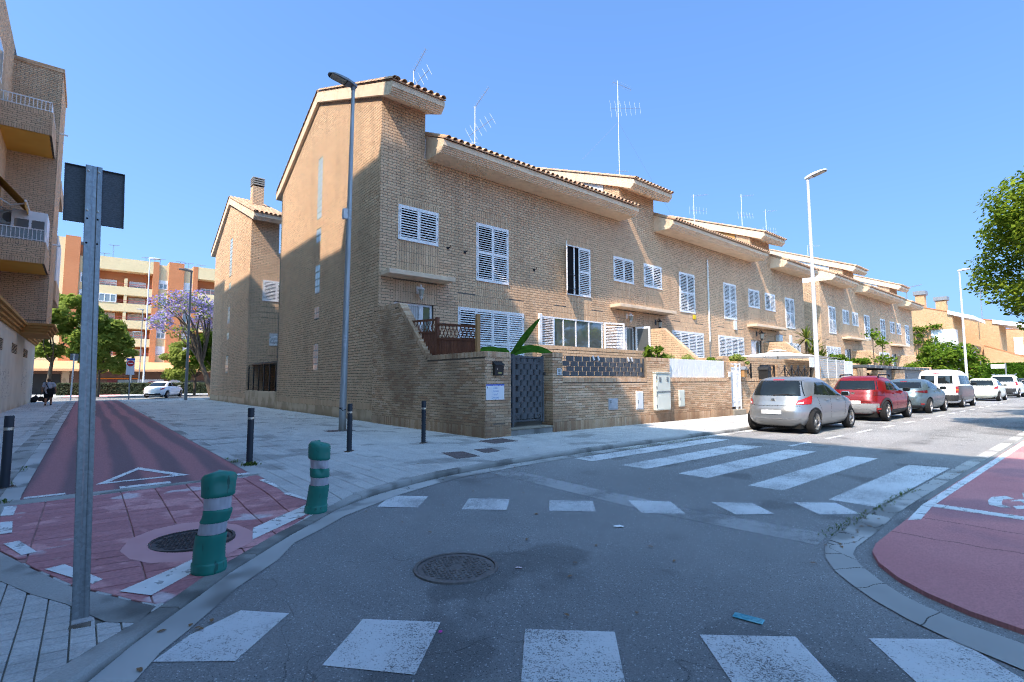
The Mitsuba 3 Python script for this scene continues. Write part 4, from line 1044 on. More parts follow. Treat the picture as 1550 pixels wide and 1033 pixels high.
# the pier's face with a small soldier panel at its foot
pf = rect(WX, 8.18, 0.0, 1.95).difference(rect(7.62, 8.0, 0.0, 0.31))
brick_parts(G1 + '__pier_brick', bricks(pf, v0=0.0, **WB), (0, PY, 0), (1, 0, 0), (0, 0, 1), (0, -1, 0), wallmats, seed=14, most=130)
put_bricks(G1 + '__base_brick', bricks(rect(7.62, 8.0, 0.0, 0.30), **SOL), (0, PY, 0), (1, 0, 0), (0, 0, 1), (0, -1, 0), 'wall_brick_mat', seed=15)
put_bricks(G1 + '__coping_brick', bricks(rect(WX, 8.18, 1.96, 2.08), L=0.12, Hh=0.058, j=0.009, soldier=True), (0, PY, 0), (1, 0, 0), (0, 0, 1), (0, -1, 0), 'wall_brick_mat', seed=17, d1=0.014)
put_bricks(G1 + '__pier_brick_side', bricks(rect(PY, PY + 0.42, 0, 2.08), v0=0.0, **WB), (8.18, 0, 0), (0, 1, 0), (0, 0, 1), (1, 0, 0), 'wall_brick_mat', seed=18)
put(G1 + '__capping', box(WX + 0.0, 8.18, PY + 0.0, PY + 0.42, 2.078, 2.088), 'wall_brick_mat', uv=np.full((8, 2), 0.5))

def front_wall(label, y, prof, coping, piers, ends, seed, most, base=0.26):
    """A street wall in the plane y; prof: (x, z) polygon; coping: (x0, x1, z) soldier rows under z."""
    g = thing('garden_wall', label, 'wall')
    put(g + '__core', prism(prof.buffer(-0.004), 0.008, 0.30, o=(0, y, 0), u=(1, 0, 0), v=(0, 0, 1), n=(0, 1, 0)), 'wall_mortar')
    cp = so.unary_union([rect(a, b, z - 0.125, z) for a, b, z in coping])
    f = prof.difference(cp.buffer(0.005)).difference(rect(-99, 99, -1, base + 0.008))
    brick_parts(g + '__brick', bricks(f, v0=base + 0.011, **WB), (0, y, 0), (1, 0, 0), (0, 0, 1), (0, -1, 0), wallmats, seed=seed, most=most)
    put_bricks(g + '__base_brick', bricks(prof.intersection(rect(-99, 99, 0, base)), **SOL), (0, y, 0), (1, 0, 0), (0, 0, 1), (0, -1, 0), 'wall_brick_mat', seed=seed + 1, d1=0.013)
    put_bricks(g + '__coping_brick', np.vstack([bricks(rect(a, b, z - 0.12, z), L=0.12, Hh=0.058, j=0.009, soldier=True) for a, b, z in coping]), (0, y, 0), (1, 0, 0), (0, 0, 1), (0, -1, 0), 'wall_brick_mat', seed=seed + 2, d1=0.014)
    put_bricks(g + '__coping_top_brick', np.vstack([bricks(rect(a, b, y - 0.014, y + 0.3), L=0.32, Hh=0.058, j=0.009, soldier=True) for a, b, z in coping if z == coping[0][2]]), (0, 0, coping[0][2]), (1, 0, 0), (0, 1, 0), (0, 0, 1), 'wall_brick_mat', seed=seed + 3, d0=-0.02, d1=0.010)
    for x, y0, y1, z, s in ends:
        put_bricks(g + '__end_brick', bricks(rect(y0, y1, 0, z), v0=0.0, **WB), (x, 0, 0), (0, 1, 0), (0, 0, 1), (s, 0, 0), 'wall_brick_mat', seed=seed + 4)
        put(g + '__core', box(x + (0.006 if s < 0 else -0.3), x + (0.3 if s < 0 else -0.006), y + 0.31, y1, 0, z), 'wall_mortar')
    return g
p2 = rect(9.65, 10.03, 0, 2.13).union(rect(10.0, 13.93, 0, 1.45)).union(rect(13.9, 15.2, 0, 2.12)).union(rect(15.15, 19.15, 0, 1.45)).union(rect(19.1, 19.42, 0, 2.06))
G2 = front_wall('long low brick street wall between the dark gate and the white gate', PY, p2, [(10.03, 13.9, 1.45), (15.2, 19.1, 1.45), (9.65, 10.03, 2.13), (13.9, 15.2, 2.12), (19.1, 19.42, 2.06)], None, [(9.65, PY + 0.0, PY + 0.42, 2.13, -1), (19.42, PY, PY + 0.4, 2.06, 1)], 51, 260)
y3 = 10.1
p3 = rect(20.45, 21.1, 0, 2.14).union(rect(21.1, 21.95, 0, 1.45)).union(rect(24.25, 24.58, 0, 2.07)).union(rect(24.5, 28.7, 0, 1.45)).union(rect(28.6, 29.5, 0, 2.1)).union(rect(29.4, 36.4, 0, 1.46)).union(rect(36.3, 37.0, 0, 2.1)).union(rect(39.2, 41.0, 0, 2.0)).union(rect(43.2, 45.5, 0, 2.05)).union(rect(22.0, 22.75, 0, 1.45))
G3 = None
for i, q in enumerate(sorted(p3.geoms, key=lambda q: q.bounds[0])):
    a, b, c, d = q.bounds
    cps = [(a, c, d)] if q.area > 0.99 * (c - a) * d else [(max(a, u0), min(c, u1), z) for u0, u1, z in ((20.45, 21.1, 2.14), (21.1, 21.95, 1.45), (22.0, 22.75, 1.45), (24.25, 24.5, 2.07), (24.58, 28.6, 1.45), (28.7, 29.4, 2.1), (29.5, 36.3, 1.46), (36.3, 37, 2.1)) if u0 < c and u1 > a]
    front_wall(['short brick pier and wall stub right of the white gate', 'stub of brick wall beside the black gate', 'low brick street wall that carries the black lattice fence and the pale slatted fence', 'brick pier under the dark pergola, left', 'brick pier under the dark pergola, right'][i], y3, q, cps, None, [(a, y3, y3 + 0.3, d if len(cps) < 2 else cps[0][2], -1)], 60 + 7 * i, 30)
# farther front walls of the second row, and inner walls of the gardens
def plain_wall(label, prof, o, u, n, thick=0.24, mat='wall_brick_mat', core='wall_mortar', cop=None):
    g = thing('garden_wall', label, 'wall')
    put(g + '__core', prism(prof.buffer(-0.003), -thick, -0.006, o=o, u=u, v=(0, 0, 1), n=n), core)
    put_bricks(g + '__brick', bricks(prof, v0=0.0), o, u, (0, 0, 1), n, mat, seed=int(prof.area * 100))
    put(g + '__coping', prism(prof.difference(sg.Polygon([(x, z - 0.1) for x, z in prof.exterior.coords])).intersection(rect(-99, 999, 0.6, 99)), -thick - 0.01, 0.018, o=o, u=u, v=(0, 0, 1), n=n) if cop else box(0, 0.01, 40, 40.01, -0.5, -0.49), mat, uv=None)
    return g
party = lambda y1: sg.Polygon([(y1 - 0.01, 0), (y1 - 0.01, 4.02), (14.75 - 16.16 + y1, 4.0), (12.95 - 16.16 + y1, 2.40), (10.6 - 16.16 + y1, 2.40), (10.6 - 16.16 + y1, 0)])
def party_wall(x, y1, label):
    g = thing('garden_wall', label, 'wall')
    pr = party(y1)
    put(g + '__core', prism(pr.buffer(-0.004), 0.006, 0.24, o=(x, 0, 0), u=(0, 1, 0), v=(0, 0, 1), n=(1, 0, 0)), 'wall_mortar')
    put_bricks(g + '__brick', bricks(pr, v0=0.0), (x, 0, 0), (0, 1, 0), (0, 0, 1), (-1, 0, 0), 'facade_brick_mat', seed=int(x))
    put_bricks(g + '__end_brick', bricks(rect(x, x + 0.24, 0, 2.4), v0=0.0), (0, 10.6 - 16.16 + y1, 0), (1, 0, 0), (0, 0, 1), (0, -1, 0), 'facade_brick_mat', seed=int(x) + 2)
    cmm = []
    for p, q in (((y1 - 0.01, 4.02), (14.75 - 16.16 + y1, 4.0)), ((14.75 - 16.16 + y1, 4.0), (12.95 - 16.16 + y1, 2.40)), ((12.95 - 16.16 + y1, 2.40), (10.6 - 16.16 + y1, 2.40))):
        p, d, L = soldier_line(p, q, 0.12)
        nrm = np.array([d[1], -d[0]])
        nrm = nrm if nrm[1] < 0 else -nrm
        R = np.array([(a, min(a + 0.058, L), -0.02, 0.11) for a in np.arange(0.0, L - 0.01, 0.067)])
        cmm.append(brick_mesh(R, (x, p[0], p[1]), (0, d[0], d[1]), (0, nrm[0], nrm[1]), (-1, 0, 0), d0=-0.25, d1=0.016, seed=19))
    put(g + '__coping_brick', cat(*[m for m, _ in cmm]), 'facade_brick_mat', uv=np.vstack([uv for _, uv in cmm]), stuff=True)
party_wall(22.30, YF, 'lit brick stair wall with a sloping top between the second and third house gardens')
party_wall(36.80, YF, 'lit brick stair wall with a sloping top behind the white garden parasol')
party_wall(53.7, 15.7, 'lit sloping brick stair wall in the nearer half of the second terrace row')
party_wall(68.2, 15.7, 'lit sloping brick stair wall in the farther half of the second terrace row')
g = thing('garden_wall', 'raised inner brick wall in front of the second house terrace', 'wall')
put(g + '__core', box(12.0, 18.15, 13.006, 13.24, 0, 2.62), 'wall_mortar')
put_bricks(g + '__brick', bricks(rect(12.0, 18.2, 0, 2.5), v0=0.0), (0, 13, 0), (1, 0, 0), (0, 0, 1), (0, -1, 0), 'facade_brick_mat', seed=71)
put_bricks(g + '__coping_brick', bricks(rect(12.0, 18.2, 2.505, 2.64), L=0.13, Hh=0.058, j=0.009, soldier=True), (0, 13, 0), (1, 0, 0), (0, 0, 1), (0, -1, 0), 'facade_brick_mat', seed=72, d0=-0.25, d1=0.014)
g = thing('garden_wall', 'tall inner brick wall behind the black lattice fence', 'wall')
put(g + '__core', box(21.8, 36.5, 11.406, 11.64, 0, 2.42), 'wall_mortar')
put_bricks(g + '__brick', bricks(rect(21.8, 36.5, 0, 2.33), v0=0.0), (0, 11.4, 0), (1, 0, 0), (0, 0, 1), (0, -1, 0), 'facade_brick_mat', seed=73)
put_bricks(g + '__coping_brick', bricks(rect(21.8, 36.5, 2.335, 2.46), L=0.12, Hh=0.058, j=0.009, soldier=True), (0, 11.4, 0), (1, 0, 0), (0, 0, 1), (0, -1, 0), 'facade_brick_mat', seed=74, d0=-0.25, d1=0.014)
g = thing('garden_wall', 'long far brick garden wall in front of the second terrace row', 'wall')
put(g + '__core', box(45.6, 78, 11.006, 11.24, 0, 2.05), 'wall_mortar')
put_bricks(g + '__brick', bricks(rect(45.6, 78, 0, 2.1), v0=0.0), (0, 11.0, 0), (1, 0, 0), (0, 0, 1), (0, -1, 0), 'facade_brick_mat', seed=75)
# raised garden ground between the walls and the facades
struct('garden_ground', cat(box(7.62, 22.2, 13.25, YF - 0.01, 0.0, 1.9), box(22.6, 36.7, 13.25, YF - 0.01, 0.0, 1.9), box(37.1, 46.4, 12.5, YF - 0.01, 0, 1.9), box(46.4, 78, 12.5, 15.69, 0, 1.8), box(7.64, 22.2, 10.3, 13.0, 0.0, 0.5)), 'paving_joint')

# the dark gate with woven bands
def band_mesh(w, h, bulge=0.022, n=6):
    x = np.linspace(-w / 2, w / 2, n)
    y = -bulge * np.cos(np.linspace(-1.35, 1.35, n))
    V = np.array([[a, b, z] for z in (-h / 2, h / 2) for a, b in zip(x, y)] + [[a, b + 0.004, z] for z in (-h / 2, h / 2) for a, b in zip(x, y)])
    F = []
    for k in range(n - 1):
        F += [[k, k + 1, n + k + 1, n + k], [2 * n + k + 1, 2 * n + k, 3 * n + k, 3 * n + k + 1], [n + k, n + k + 1, 3 * n + k + 1, 3 * n + k], [k + 1, k, 2 * n + k, 2 * n + k + 1]]
    F += [[0, n, 3 * n, 2 * n], [n - 1, 3 * n - 1, 4 * n - 1, 2 * n - 1]]
    return cat((V, np.array(F)))
GY = 10.02
t = thing('garden_gate', 'anthracite steel gate with woven bands and crossed corner squares beside the brick pier', 'gate')
z0, z1 = 0.30, 2.02
fr = [box(8.19, 9.46, GY - 0.02, GY + 0.02, z, z + 0.045) for z in (z0 + 0.02, z0 + 0.20, z1 - 0.20, z1 - 0.05)]
fr += [box(x - 0.025, x + 0.025, GY - 0.03, GY + 0.03, a, b) for x, a, b in ((8.215, z0 + 0.02, z1), (8.38, z0 - 0.10, z1 + 0.04), (8.43, z0, z1 + 0.02), (9.36, z0, z1), (9.435, z0 - 0.02, z1 + 0.02))]
put(t + '__frame', cat(*fr), 'anthracite')
bm = mikit.ply(band_mesh(0.185, 0.148, 0.045), smooth=50)
bh = mikit.ply(band_mesh(0.10, 0.148, 0.02), smooth=50)
rows = 11
for r in range(rows):
    z = z0 + 0.09 + (z1 - z0 - 0.16) * (r + 0.5) / rows
    xs = np.arange(8.455, 9.36, 0.226) + (0.113 if r % 2 else 0.0)
    for x in xs:
        if x + 0.1 < 9.36:
            put(t + '__band', bm, 'anthracite', to=T().translate([x + 0.1, GY + 0.01, z]))
    put(t + '__band', bh, 'anthracite', to=T().translate([8.30, GY + (0.0 if r % 2 else 0.02), z]))
put(t + '__rod', cat(*[tube([(x, GY + 0.005, z0 + 0.05), (x, GY + 0.005, z1 - 0.05)], 0.008, 6) for x in np.arange(8.458, 9.4, 0.108)]), 'anthracite', stuff=True)
put(t + '__backing', box(8.45, 9.34, GY + 0.022, GY + 0.028, z0 + 0.06, z1 - 0.05), 'black_metal')
for x0, x1 in ((8.235, 8.36), (8.46, 8.59), (9.21, 9.335)):
    for a, b in ((z0 + 0.065, z0 + 0.20), (z1 - 0.155, z1 - 0.05)):
        cr = [tube([(x0, GY - 0.035, a), (x1, GY - 0.035, b)], 0.008, 6), tube([(x0, GY - 0.035, b), (x1, GY - 0.035, a)], 0.008, 6), box(x0, x1, GY - 0.04, GY - 0.03, a - 0.008, a + 0.008), box(x0, x1, GY - 0.04, GY - 0.03, b - 0.008, b + 0.008), box(x0 - 0.008, x0 + 0.008, GY - 0.04, GY - 0.03, a, b), box(x1 - 0.008, x1 + 0.008, GY - 0.04, GY - 0.03, a, b)]
        cr.append(tf(lathe([(0.0001, -0.006), (0.022, -0.004), (0.022, 0.004), (0.0001, 0.006)], 10), rot('x', 90), ((x0 + x1) / 2, GY - 0.042, (a + b) / 2)))
        put(t + '__crossed_square', cat(*cr), 'anthracite')
put(t + '__latch', rbox(9.44, 9.52, GY - 0.05, GY - 0.01, 1.52, 1.60, 0.008), 'black_metal')
t = thing('gate_step', 'two-tiered stone step below the dark gate', 'step')
put(t + '__riser', rbox(8.19, 9.64, PY + 0.0, PY + 0.45, -0.02, 0.14, 0.008), 'concrete')
for k in range(4):
    put(t + '__tread', rbox(8.185 + 0.365 * k, 8.185 + 0.365 * (k + 1) - 0.006, PY - 0.03, PY + 0.46, 0.142, 0.18, 0.006), 'step_stone')
M('step_stone', proc(lambda p, n, uv: mix((0.22, 0.19, 0.15), (0.33, 0.29, 0.23), fbm(p.x * 5, p.y * 5, p.z * 5))), 0.8)

# woven screen on the low wall
def screen(X0, X1, y, za, zb, label, rows=4, pitch=0.345, sl=0.0):
    t = thing('woven_screen', label, 'fence')
    b = mikit.ply(band_mesh(0.275, (zb - za) / rows - 0.004, 0.05), smooth=50)
    for r in range(rows):
        z = za + (zb - za) * (r + 0.5) / rows
        x = X0 + 0.02 + (pitch / 2 if r % 2 else 0)
        while x + 0.30 < X1:
            put(t + '__band', b, 'anthracite', to=T().translate([x + 0.16, y, z]))
            x += pitch
    put(t + '__rod', cat(*[box(x - 0.012, x + 0.012, y - 0.005, y + 0.005, za - 0.01, zb + 0.01) for x in np.arange(X0, X1, pitch / 2)]), 'lamp_grey', stuff=True)
    put(t + '__frame', cat(box(X1 - 0.03, X1 + 0.02, y - 0.02, y + 0.02, za - 0.02, zb + 0.02), box(X0 - 0.02, X0 + 0.03, y - 0.02, y + 0.02, za - 0.02, zb + 0.02), box(X0, X1, y + 0.035, y + 0.045, za + 0.012, za + 0.03)), 'anthracite')
    return t
screen(10.06, 13.86, PY + 0.1, 1.50, 2.06, 'dark grey woven screen on the low street wall, half in sunlight')
for x in (11.35, 11.55, 13.05, 13.25):
    pass
t = thing('screen_clip', 'pale clips hooked over the top of the woven screen', 'clip')
put(t + '__clip', cat(*[tf(box(-0.03, 0.03, -0.012, 0.012, -0.07, 0.07), rot('y', -25), (x, PY + 0.05, 2.03)) for x in (11.38, 11.60, 13.02, 13.20)]), 'white_plastic')
t = thing('panel_fence', 'white corrugated panel fence on the street wall, left of the white gate', 'fence')
n = 24
for i in range(n):
    x = 15.22 + i * (19.1 - 15.22) / n
    put(t + '__panel', rbox(x, x + 0.150, PY + 0.09, PY + 0.115, 1.47, 2.12, 0.006), 'white_plastic')
put(t + '__rail', box(15.22, 19.1, PY + 0.118, PY + 0.14, 1.55, 1.60), 'white_plastic')
put(t + '__rail', box(15.22, 19.1, PY + 0.118, PY + 0.14, 1.98, 2.03), 'white_plastic')
# white gate
t = thing('garden_gate', 'narrow white barred gate in the brick street wall', 'gate')
put(t + '__frame', cat(*[box(19.46, 20.42, PY + 0.1, PY + 0.14, z, z + 0.04) for z in (0.32, 0.52, 1.84, 2.0)], *[box(x - 0.025, x + 0.025, PY + 0.09, PY + 0.15, 0.22, 2.05) for x in (19.49, 20.02, 20.10, 20.40)]), 'white_paint')
for x in np.linspace(19.56, 20.34, 9):
    if abs(x - 20.06) > 0.05:
        put(t + '__bar', box(x - 0.016, x + 0.016, PY + 0.105, PY + 0.135, 0.34, 1.86), 'white_paint')
put(t + '__backing', box(19.52, 20.38, PY + 0.16, PY + 0.165, 0.34, 1.9), 'white_plastic')
solo('gate_step', rbox(19.42, 20.45, PY - 0.08, PY + 0.4, 0.0, 0.22, 0.02), 'step_stone', 'single worn step below the white gate', 'step')
t = thing('mailbox', 'wooden mailbox hanging on the pier right of the white gate', 'mailbox')
put(t + '__body', rbox(20.5, 20.75, PY - 0.02, y3 - 0.0, 1.50, 1.80, 0.01), 'new_wood')
put(t + '__roof', hull([(20.46, PY - 0.06, 1.80), (20.79, PY - 0.06, 1.80), (20.46, y3, 1.80), (20.79, y3, 1.80), (20.625, PY - 0.06, 1.93), (20.625, y3, 1.93)]), 'lamp_grey')
# cabinets and boxes in the wall
t = thing('meter_cabinet', 'tall cream double meter cabinet fixed on the street wall pier', 'meter cabinet')
put(t + '__case', rbox(14.2, 15.0, PY - 0.14, PY - 0.008, 0.40, 1.60, 0.012), 'cream_metal')
put(t + '__upper_door', rbox(14.26, 14.99, PY - 0.158, PY - 0.142, 1.02, 1.57, 0.008), 'cream_metal')
put(t + '__lower_door', rbox(14.26, 14.99, PY - 0.158, PY - 0.142, 0.43, 0.98, 0.008), 'cream_metal')
put(t + '__hood', rbox(14.18, 15.02, PY - 0.18, PY - 0.008, 1.602, 1.635, 0.008), 'cream_metal')
put(t + '__ledge', rbox(14.2, 15.02, PY - 0.175, PY - 0.142, 0.99, 1.012, 0.004), 'lamp_grey')
for x in (14.40, 14.82):
    put(t + '__window', rbox(x - 0.06, x + 0.06, PY - 0.172, PY - 0.157, 1.33, 1.48, 0.012), 'lamp_grey')
    put(t + '__window', rbox(x - 0.04, x + 0.04, PY - 0.178, PY - 0.171, 1.36, 1.45, 0.01), 'window_glass')
put(t + '__hinge', cat(*[box(14.205, 14.255, PY - 0.155, PY - 0.139, z, z + 0.09) for z in (0.5, 0.85, 1.1, 1.42)]), 'lamp_grey')
put(t + '__sticker', box(14.21, 14.25, PY - 0.145, PY - 0.139, 1.33, 1.36), 'yellow_plastic')
def wallbox(x0, x1, z0, z1, label, mat, slot=False):
    t = thing('wall_cabinet', label, 'wall cabinet')
    put(t + '__frame', rbox(x0, x1, PY - 0.035, PY - 0.008, z0, z1, 0.006), mat)
    put(t + '__door', rbox(x0 + 0.035, x1 - 0.035, PY - 0.048, PY - 0.034, z0 + 0.035, z1 - 0.035, 0.006), mat)
    put(t + '__handle', box(x0 + 0.06, x0 + 0.085, PY - 0.062, PY - 0.047, z0 + 0.20, z0 + 0.30), 'lamp_grey')
wallbox(11.94, 12.36, 0.50, 0.84, 'square grey utility box low in the street wall, in the shade', 'grey_cement')
M('grey_cement', proc(lambda p, n, uv: mix((0.34, 0.35, 0.38), (0.50, 0.51, 0.54), fbm(p.x * 9, p.y * 9, p.z * 12))), 0.8)
wallbox(13.27, 13.64, 0.46, 1.03, 'white upright meter door left of the tall cream cabinet', 'white_plastic')
wallbox(15.68, 16.04, 0.47, 1.04, 'pale green-grey upright meter door right of the tall cream cabinet', 'cream_metal')
t = thing('intercom', 'small silver intercom panel on the pier beside the dark gate', 'intercom')
put(t + '__plate', rbox(9.80, 9.97, PY - 0.03, PY - 0.012, 1.52, 1.71, 0.008), 'lamp_light_grey')
put(t + '__screen', box(9.83, 9.93, PY - 0.034, PY - 0.029, 1.60, 1.68), 'window_glass')
put(t + '__button', box(9.84, 9.92, PY - 0.036, PY - 0.029, 1.54, 1.58), 'lamp_grey')
solo('intercom', rbox(19.18, 19.32, PY - 0.05, PY - 0.012, 1.50, 1.70, 0.01), 'white_plastic', 'white intercom beside the white gate', 'intercom')
# mailbox and street name plate on the pier
t = thing('mailbox', 'black metal mailbox above the street name plate', 'mailbox')
put(t + '__body', hull([(x, y, z) for x in (7.60, 7.87) for y, z in ((PY - 0.012, 1.50), (PY - 0.10, 1.50), (PY - 0.12, 1.74), (PY - 0.012, 1.74))]), 'black_plastic')
put(t + '__lid', hull([(x, y, z) for x in (7.59, 7.88) for y, z in ((PY - 0.012, 1.745), (PY - 0.14, 1.745), (PY - 0.14, 1.77), (PY - 0.012, 1.85))]), 'black_plastic')
put(t + '__lock', tf(lathe([(0.0001, 0), (0.013, 0), (0.013, 0.008), (0.0001, 0.008)], 10), rot('x', 90), (7.66, PY - 0.112, 1.66)), 'steel')
put(t + '__name_tag', box(7.70, 7.80, PY - 0.113, PY - 0.105, 1.55, 1.58), 'brass')
M('brass', (0.55, 0.47, 0.18), 0.4)
t = thing('street_name_plate', 'white street name plate with a blue top band on the brick pier', 'street sign')
put(t + '__plate', rbox(7.37 + 0.02, 7.95, PY - 0.03, PY - 0.012, 0.91, 1.29, 0.003), 'sign_white')
put(t + '__top_band', box(7.39, 7.95, PY - 0.033, PY - 0.0305, 1.255, 1.29), 'sign_blue')
for txt, z in (('Calle', 1.175), ('Labrador', 1.10), ('Carrer', 1.022), ('Llaurador', 0.945)):
    m = meshkit.text_mesh(txt, 0.046, 0.001)
    v = np.array(m.vertices)
    v[:, 0] -= (v[:, 0].min() + v[:, 0].max()) / 2
    v[:, 0] *= 0.86
    put(t + '__lettering', (np.column_stack([7.67 + v[:, 0], PY - 0.031 - v[:, 2], z + v[:, 1]]), np.array(m.faces)), 'print_blue')
put(t + '__emblem', box(7.42, 7.435, PY - 0.0325, PY - 0.0305, 1.19, 1.235), 'black_plastic')

# wooden fence above the side wall
t = thing('wooden_fence', 'brown wooden lattice fence standing above the stained side wall', 'fence')
FX = WX + 0.12
def fence_panel(ya, yb, zt_a, zt_b, zm_a, zm_b, bottom):
    L = lambda y, a, b: a + (b - a) * (ya - y) / (ya - yb)
    for za, zb in ((zt_a, zt_b), (zm_a, zm_b)):
        put(t + '__rail', hull([(FX + dx, y, z + dz) for y, z in ((ya, za), (yb, zb)) for dx in (-0.02, 0.02) for dz in (-0.03, 0.03)]), 'stained_wood')
    n = int((ya - yb) / 0.115)
    for i in range(n):
        y = ya - (i + 0.5) * (ya - yb) / n
        z = L(y, zm_a, zm_b) - 0.02
        b = bottom(y)
        if z - b > 0.06:
            put(t + '__board', box(FX - 0.009, FX + 0.009, y - 0.045, y + 0.045, b, z), 'stained_wood')
    m = int((ya - yb) / 0.17)
    for i in range(-1, m + 1):
        for d in (1, -1):
            y0 = ya - i * (ya - yb) / m
            y1 = y0 - 0.23
            (p, q) = (y0, y1) if d > 0 else (y1, y0)
            pts = []
            for k in range(9):
                f = k / 8
                y = p + (q - p) * f
                if yb < y < ya:
                    lo, hi = L(y, zm_a, zm_b), L(y, zt_a, zt_b)
                    pts.append((y, lo + (hi - lo) * f))
            if len(pts) > 1:
                (y_a, z_a), (y_b, z_b) = pts[0], pts[-1]
                put(t + '__lattice_slat', hull([(FX + 0.012 * d + dx, y + dy, z) for y, z in ((y_a, z_a), (y_b, z_b)) for dx in (-0.006, 0.006) for dy in (-0.013, 0.013)]), 'stained_wood')
slope = lambda y: 2.10 if y < 12.55 else 2.12 + (y - 12.55) * 0.983
fence_panel(14.15, 12.29, 3.20, 3.10, 2.86, 2.74, slope)
fence_panel(12.21, 10.37, 2.96, 2.74, 2.56, 2.40, lambda y: 2.10)
put(t + '__post', rbox(FX - 0.05, FX + 0.05, 12.20, 12.30, 2.09, 3.16, 0.008), 'stained_wood')
put(t + '__post', rbox(FX - 0.05, FX + 0.05, 10.27, 10.37, 2.09, 3.05, 0.008), 'new_wood', label='lighter new post at the near end')

# black fences by the fourth house
t = thing('garden_gate', 'black barred garden gate behind the silver car', 'gate')
put(t + '__frame', cat(*[box(22.8, 24.2, y3 + 0.1, y3 + 0.14, z, z + 0.05) for z in (0.3, 2.0)], *[box(x - 0.03, x + 0.03, y3 + 0.09, y3 + 0.15, 0.25, 2.06) for x in (22.85, 23.55, 24.2)]), 'black_metal')
for x in np.linspace(22.95, 23.5, 6):
    put(t + '__bar', box(x - 0.014, x + 0.014, y3 + 0.10, y3 + 0.13, 0.3, 2.03), 'black_metal')
t = thing('lattice_fence', 'black crossed lattice fence on the low wall above the silver car', 'fence')
put(t + '__rail', box(24.65, 28.5, y3 + 0.1, y3 + 0.13, 1.47, 1.50), 'black_metal')
for i in range(5):
    x = 25.35 + i * 0.78
    put(t + '__post', box(x - 0.03, x + 0.03, y3 + 0.09, y3 + 0.14, 1.47, 2.02), 'black_metal')
    put(t + '__finial', hull([(x - 0.07, y3 + 0.08, 1.98), (x + 0.07, y3 + 0.08, 1.98), (x, y3 + 0.08, 2.10), (x - 0.07, y3 + 0.15, 1.98), (x + 0.07, y3 + 0.15, 1.98), (x, y3 + 0.15, 2.10)]), 'black_metal')
    for d in (-1, 1):
        put(t + '__brace', tube([(x, y3 + 0.115 + 0.01 * d, 2.0), (x + d * 0.74, y3 + 0.115 + 0.01 * d, 1.49)], 0.018, 6), 'black_metal')
t = thing('lattice_fence', 'small black crossed fence right of the wooden mailbox', 'fence')
put(t + '__post', box(21.88, 21.94, y3 + 0.09, y3 + 0.14, 1.45, 2.1), 'black_metal')
for a, b in ((2.0, 1.5), (1.5, 2.0)):
    put(t + '__brace', tube([(21.35, y3 + 0.11, a), (21.9, y3 + 0.11, b)], 0.018, 6), 'black_metal')
solo('fence_panel', rbox(21.08, 21.3, y3 + 0.1, y3 + 0.13, 1.47, 2.12, 0.006), 'white_plastic', 'short white fence panel right of the wooden mailbox', 'fence panel')
t = thing('mailbox', 'black mailbox with an arched lid on a post in front of the black gate', 'mailbox')
put(t + '__body', prism(rect(-0.15, 0.15, 0, 0.36).union(sg.Point(0, 0.36).buffer(0.15)), -0.2, 0.2, o=(22.5, y3 - 0.2, 1.42), u=(1, 0, 0), v=(0, 0, 1), n=(0, 1, 0)), 'black_plastic')
put(t + '__lid', prism(sg.Point(0, 0.36).buffer(0.18).intersection(rect(-1, 1, 0.36, 1)), -0.23, 0.23, o=(22.5, y3 - 0.2, 1.43), u=(1, 0, 0), v=(0, 0, 1), n=(0, 1, 0)), 'black_plastic')
put(t + '__post', box(22.46, 22.54, y3 - 0.24, y3 - 0.16, 0, 1.42), 'black_plastic')
solo('blank_panel', rbox(28.0, 29.0, y3 - 0.04, y3 - 0.012, 2.02, 2.52, 0.004), 'sign_white_lit', 'blank white panel on the pier left of the second lamp post', 'panel')
M('sign_white_lit', (0.78, 0.78, 0.78), 0.5)
t = thing('slat_fence', 'pale grey horizontal slat fence behind the red car', 'fence')
for k in range(9):
    put(t + '__slat', rbox(29.5, 33.4, y3 + 0.1, y3 + 0.125, 1.48 + 0.115 * k, 1.48 + 0.115 * k + 0.095, 0.004), 'slat_grey')
for x in (29.5, 30.8, 32.1, 33.4):
    put(t + '__post', box(x - 0.03, x + 0.03, y3 + 0.08, y3 + 0.099, 1.46, 2.53), 'white_plastic')
put(t + '__panel', rbox(33.45, 34.8, y3 + 0.1, y3 + 0.13, 1.47, 2.46, 0.006), 'white_plastic')
M('slat_grey', (0.42, 0.43, 0.43), 0.5)
t = thing('pergola', 'dark flat pergola over the driveways behind the grey-blue car', 'pergola')
put(t + '__roof', rbox(36.7, 52.5, y3 - 0.1, y3 + 2.4, 2.12, 2.30, 0.02), 'anthracite')
for x in np.arange(37.2, 52.4, 1.2):
    put(t + '__slat', box(x, x + 0.1, y3 - 0.13, y3 - 0.102, 2.14, 2.28), 'lamp_grey')
put(t + '__screen', box(37.1, 38.5, y3 + 0.5, y3 + 0.53, 0, 2.0), 'black_metal')
put(t + '__screen', box(41.2, 43.1, y3 + 0.2, y3 + 0.23, 0.0, 2.1), 'anthracite')
put(t + '__screen', box(45.7, 52.0, y3 + 0.3, y3 + 0.33, 0.0, 2.1), 'lamp_grey')
t = thing('garden_parasol', 'white square garden parasol open behind the brick walls', 'parasol')
cx, cy, rr = 30.4, 12.6, 2.45
V = [(cx, cy, 3.02)] + [(cx + rr * a, cy + rr * b, 2.60) for a, b in ((-1, -1), (1, -1), (1, 1), (-1, 1))] + [(cx + rr * a, cy + rr * b, 2.67) for a, b in ((0, -0.93), (0.93, 0), (0, 0.93), (-0.93, 0))]
cv = (np.array(V, float), np.array([[0, 1, 5], [0, 5, 2], [0, 2, 6], [0, 6, 3], [0, 3, 7], [0, 7, 4], [0, 4, 8], [0, 8, 1]]))
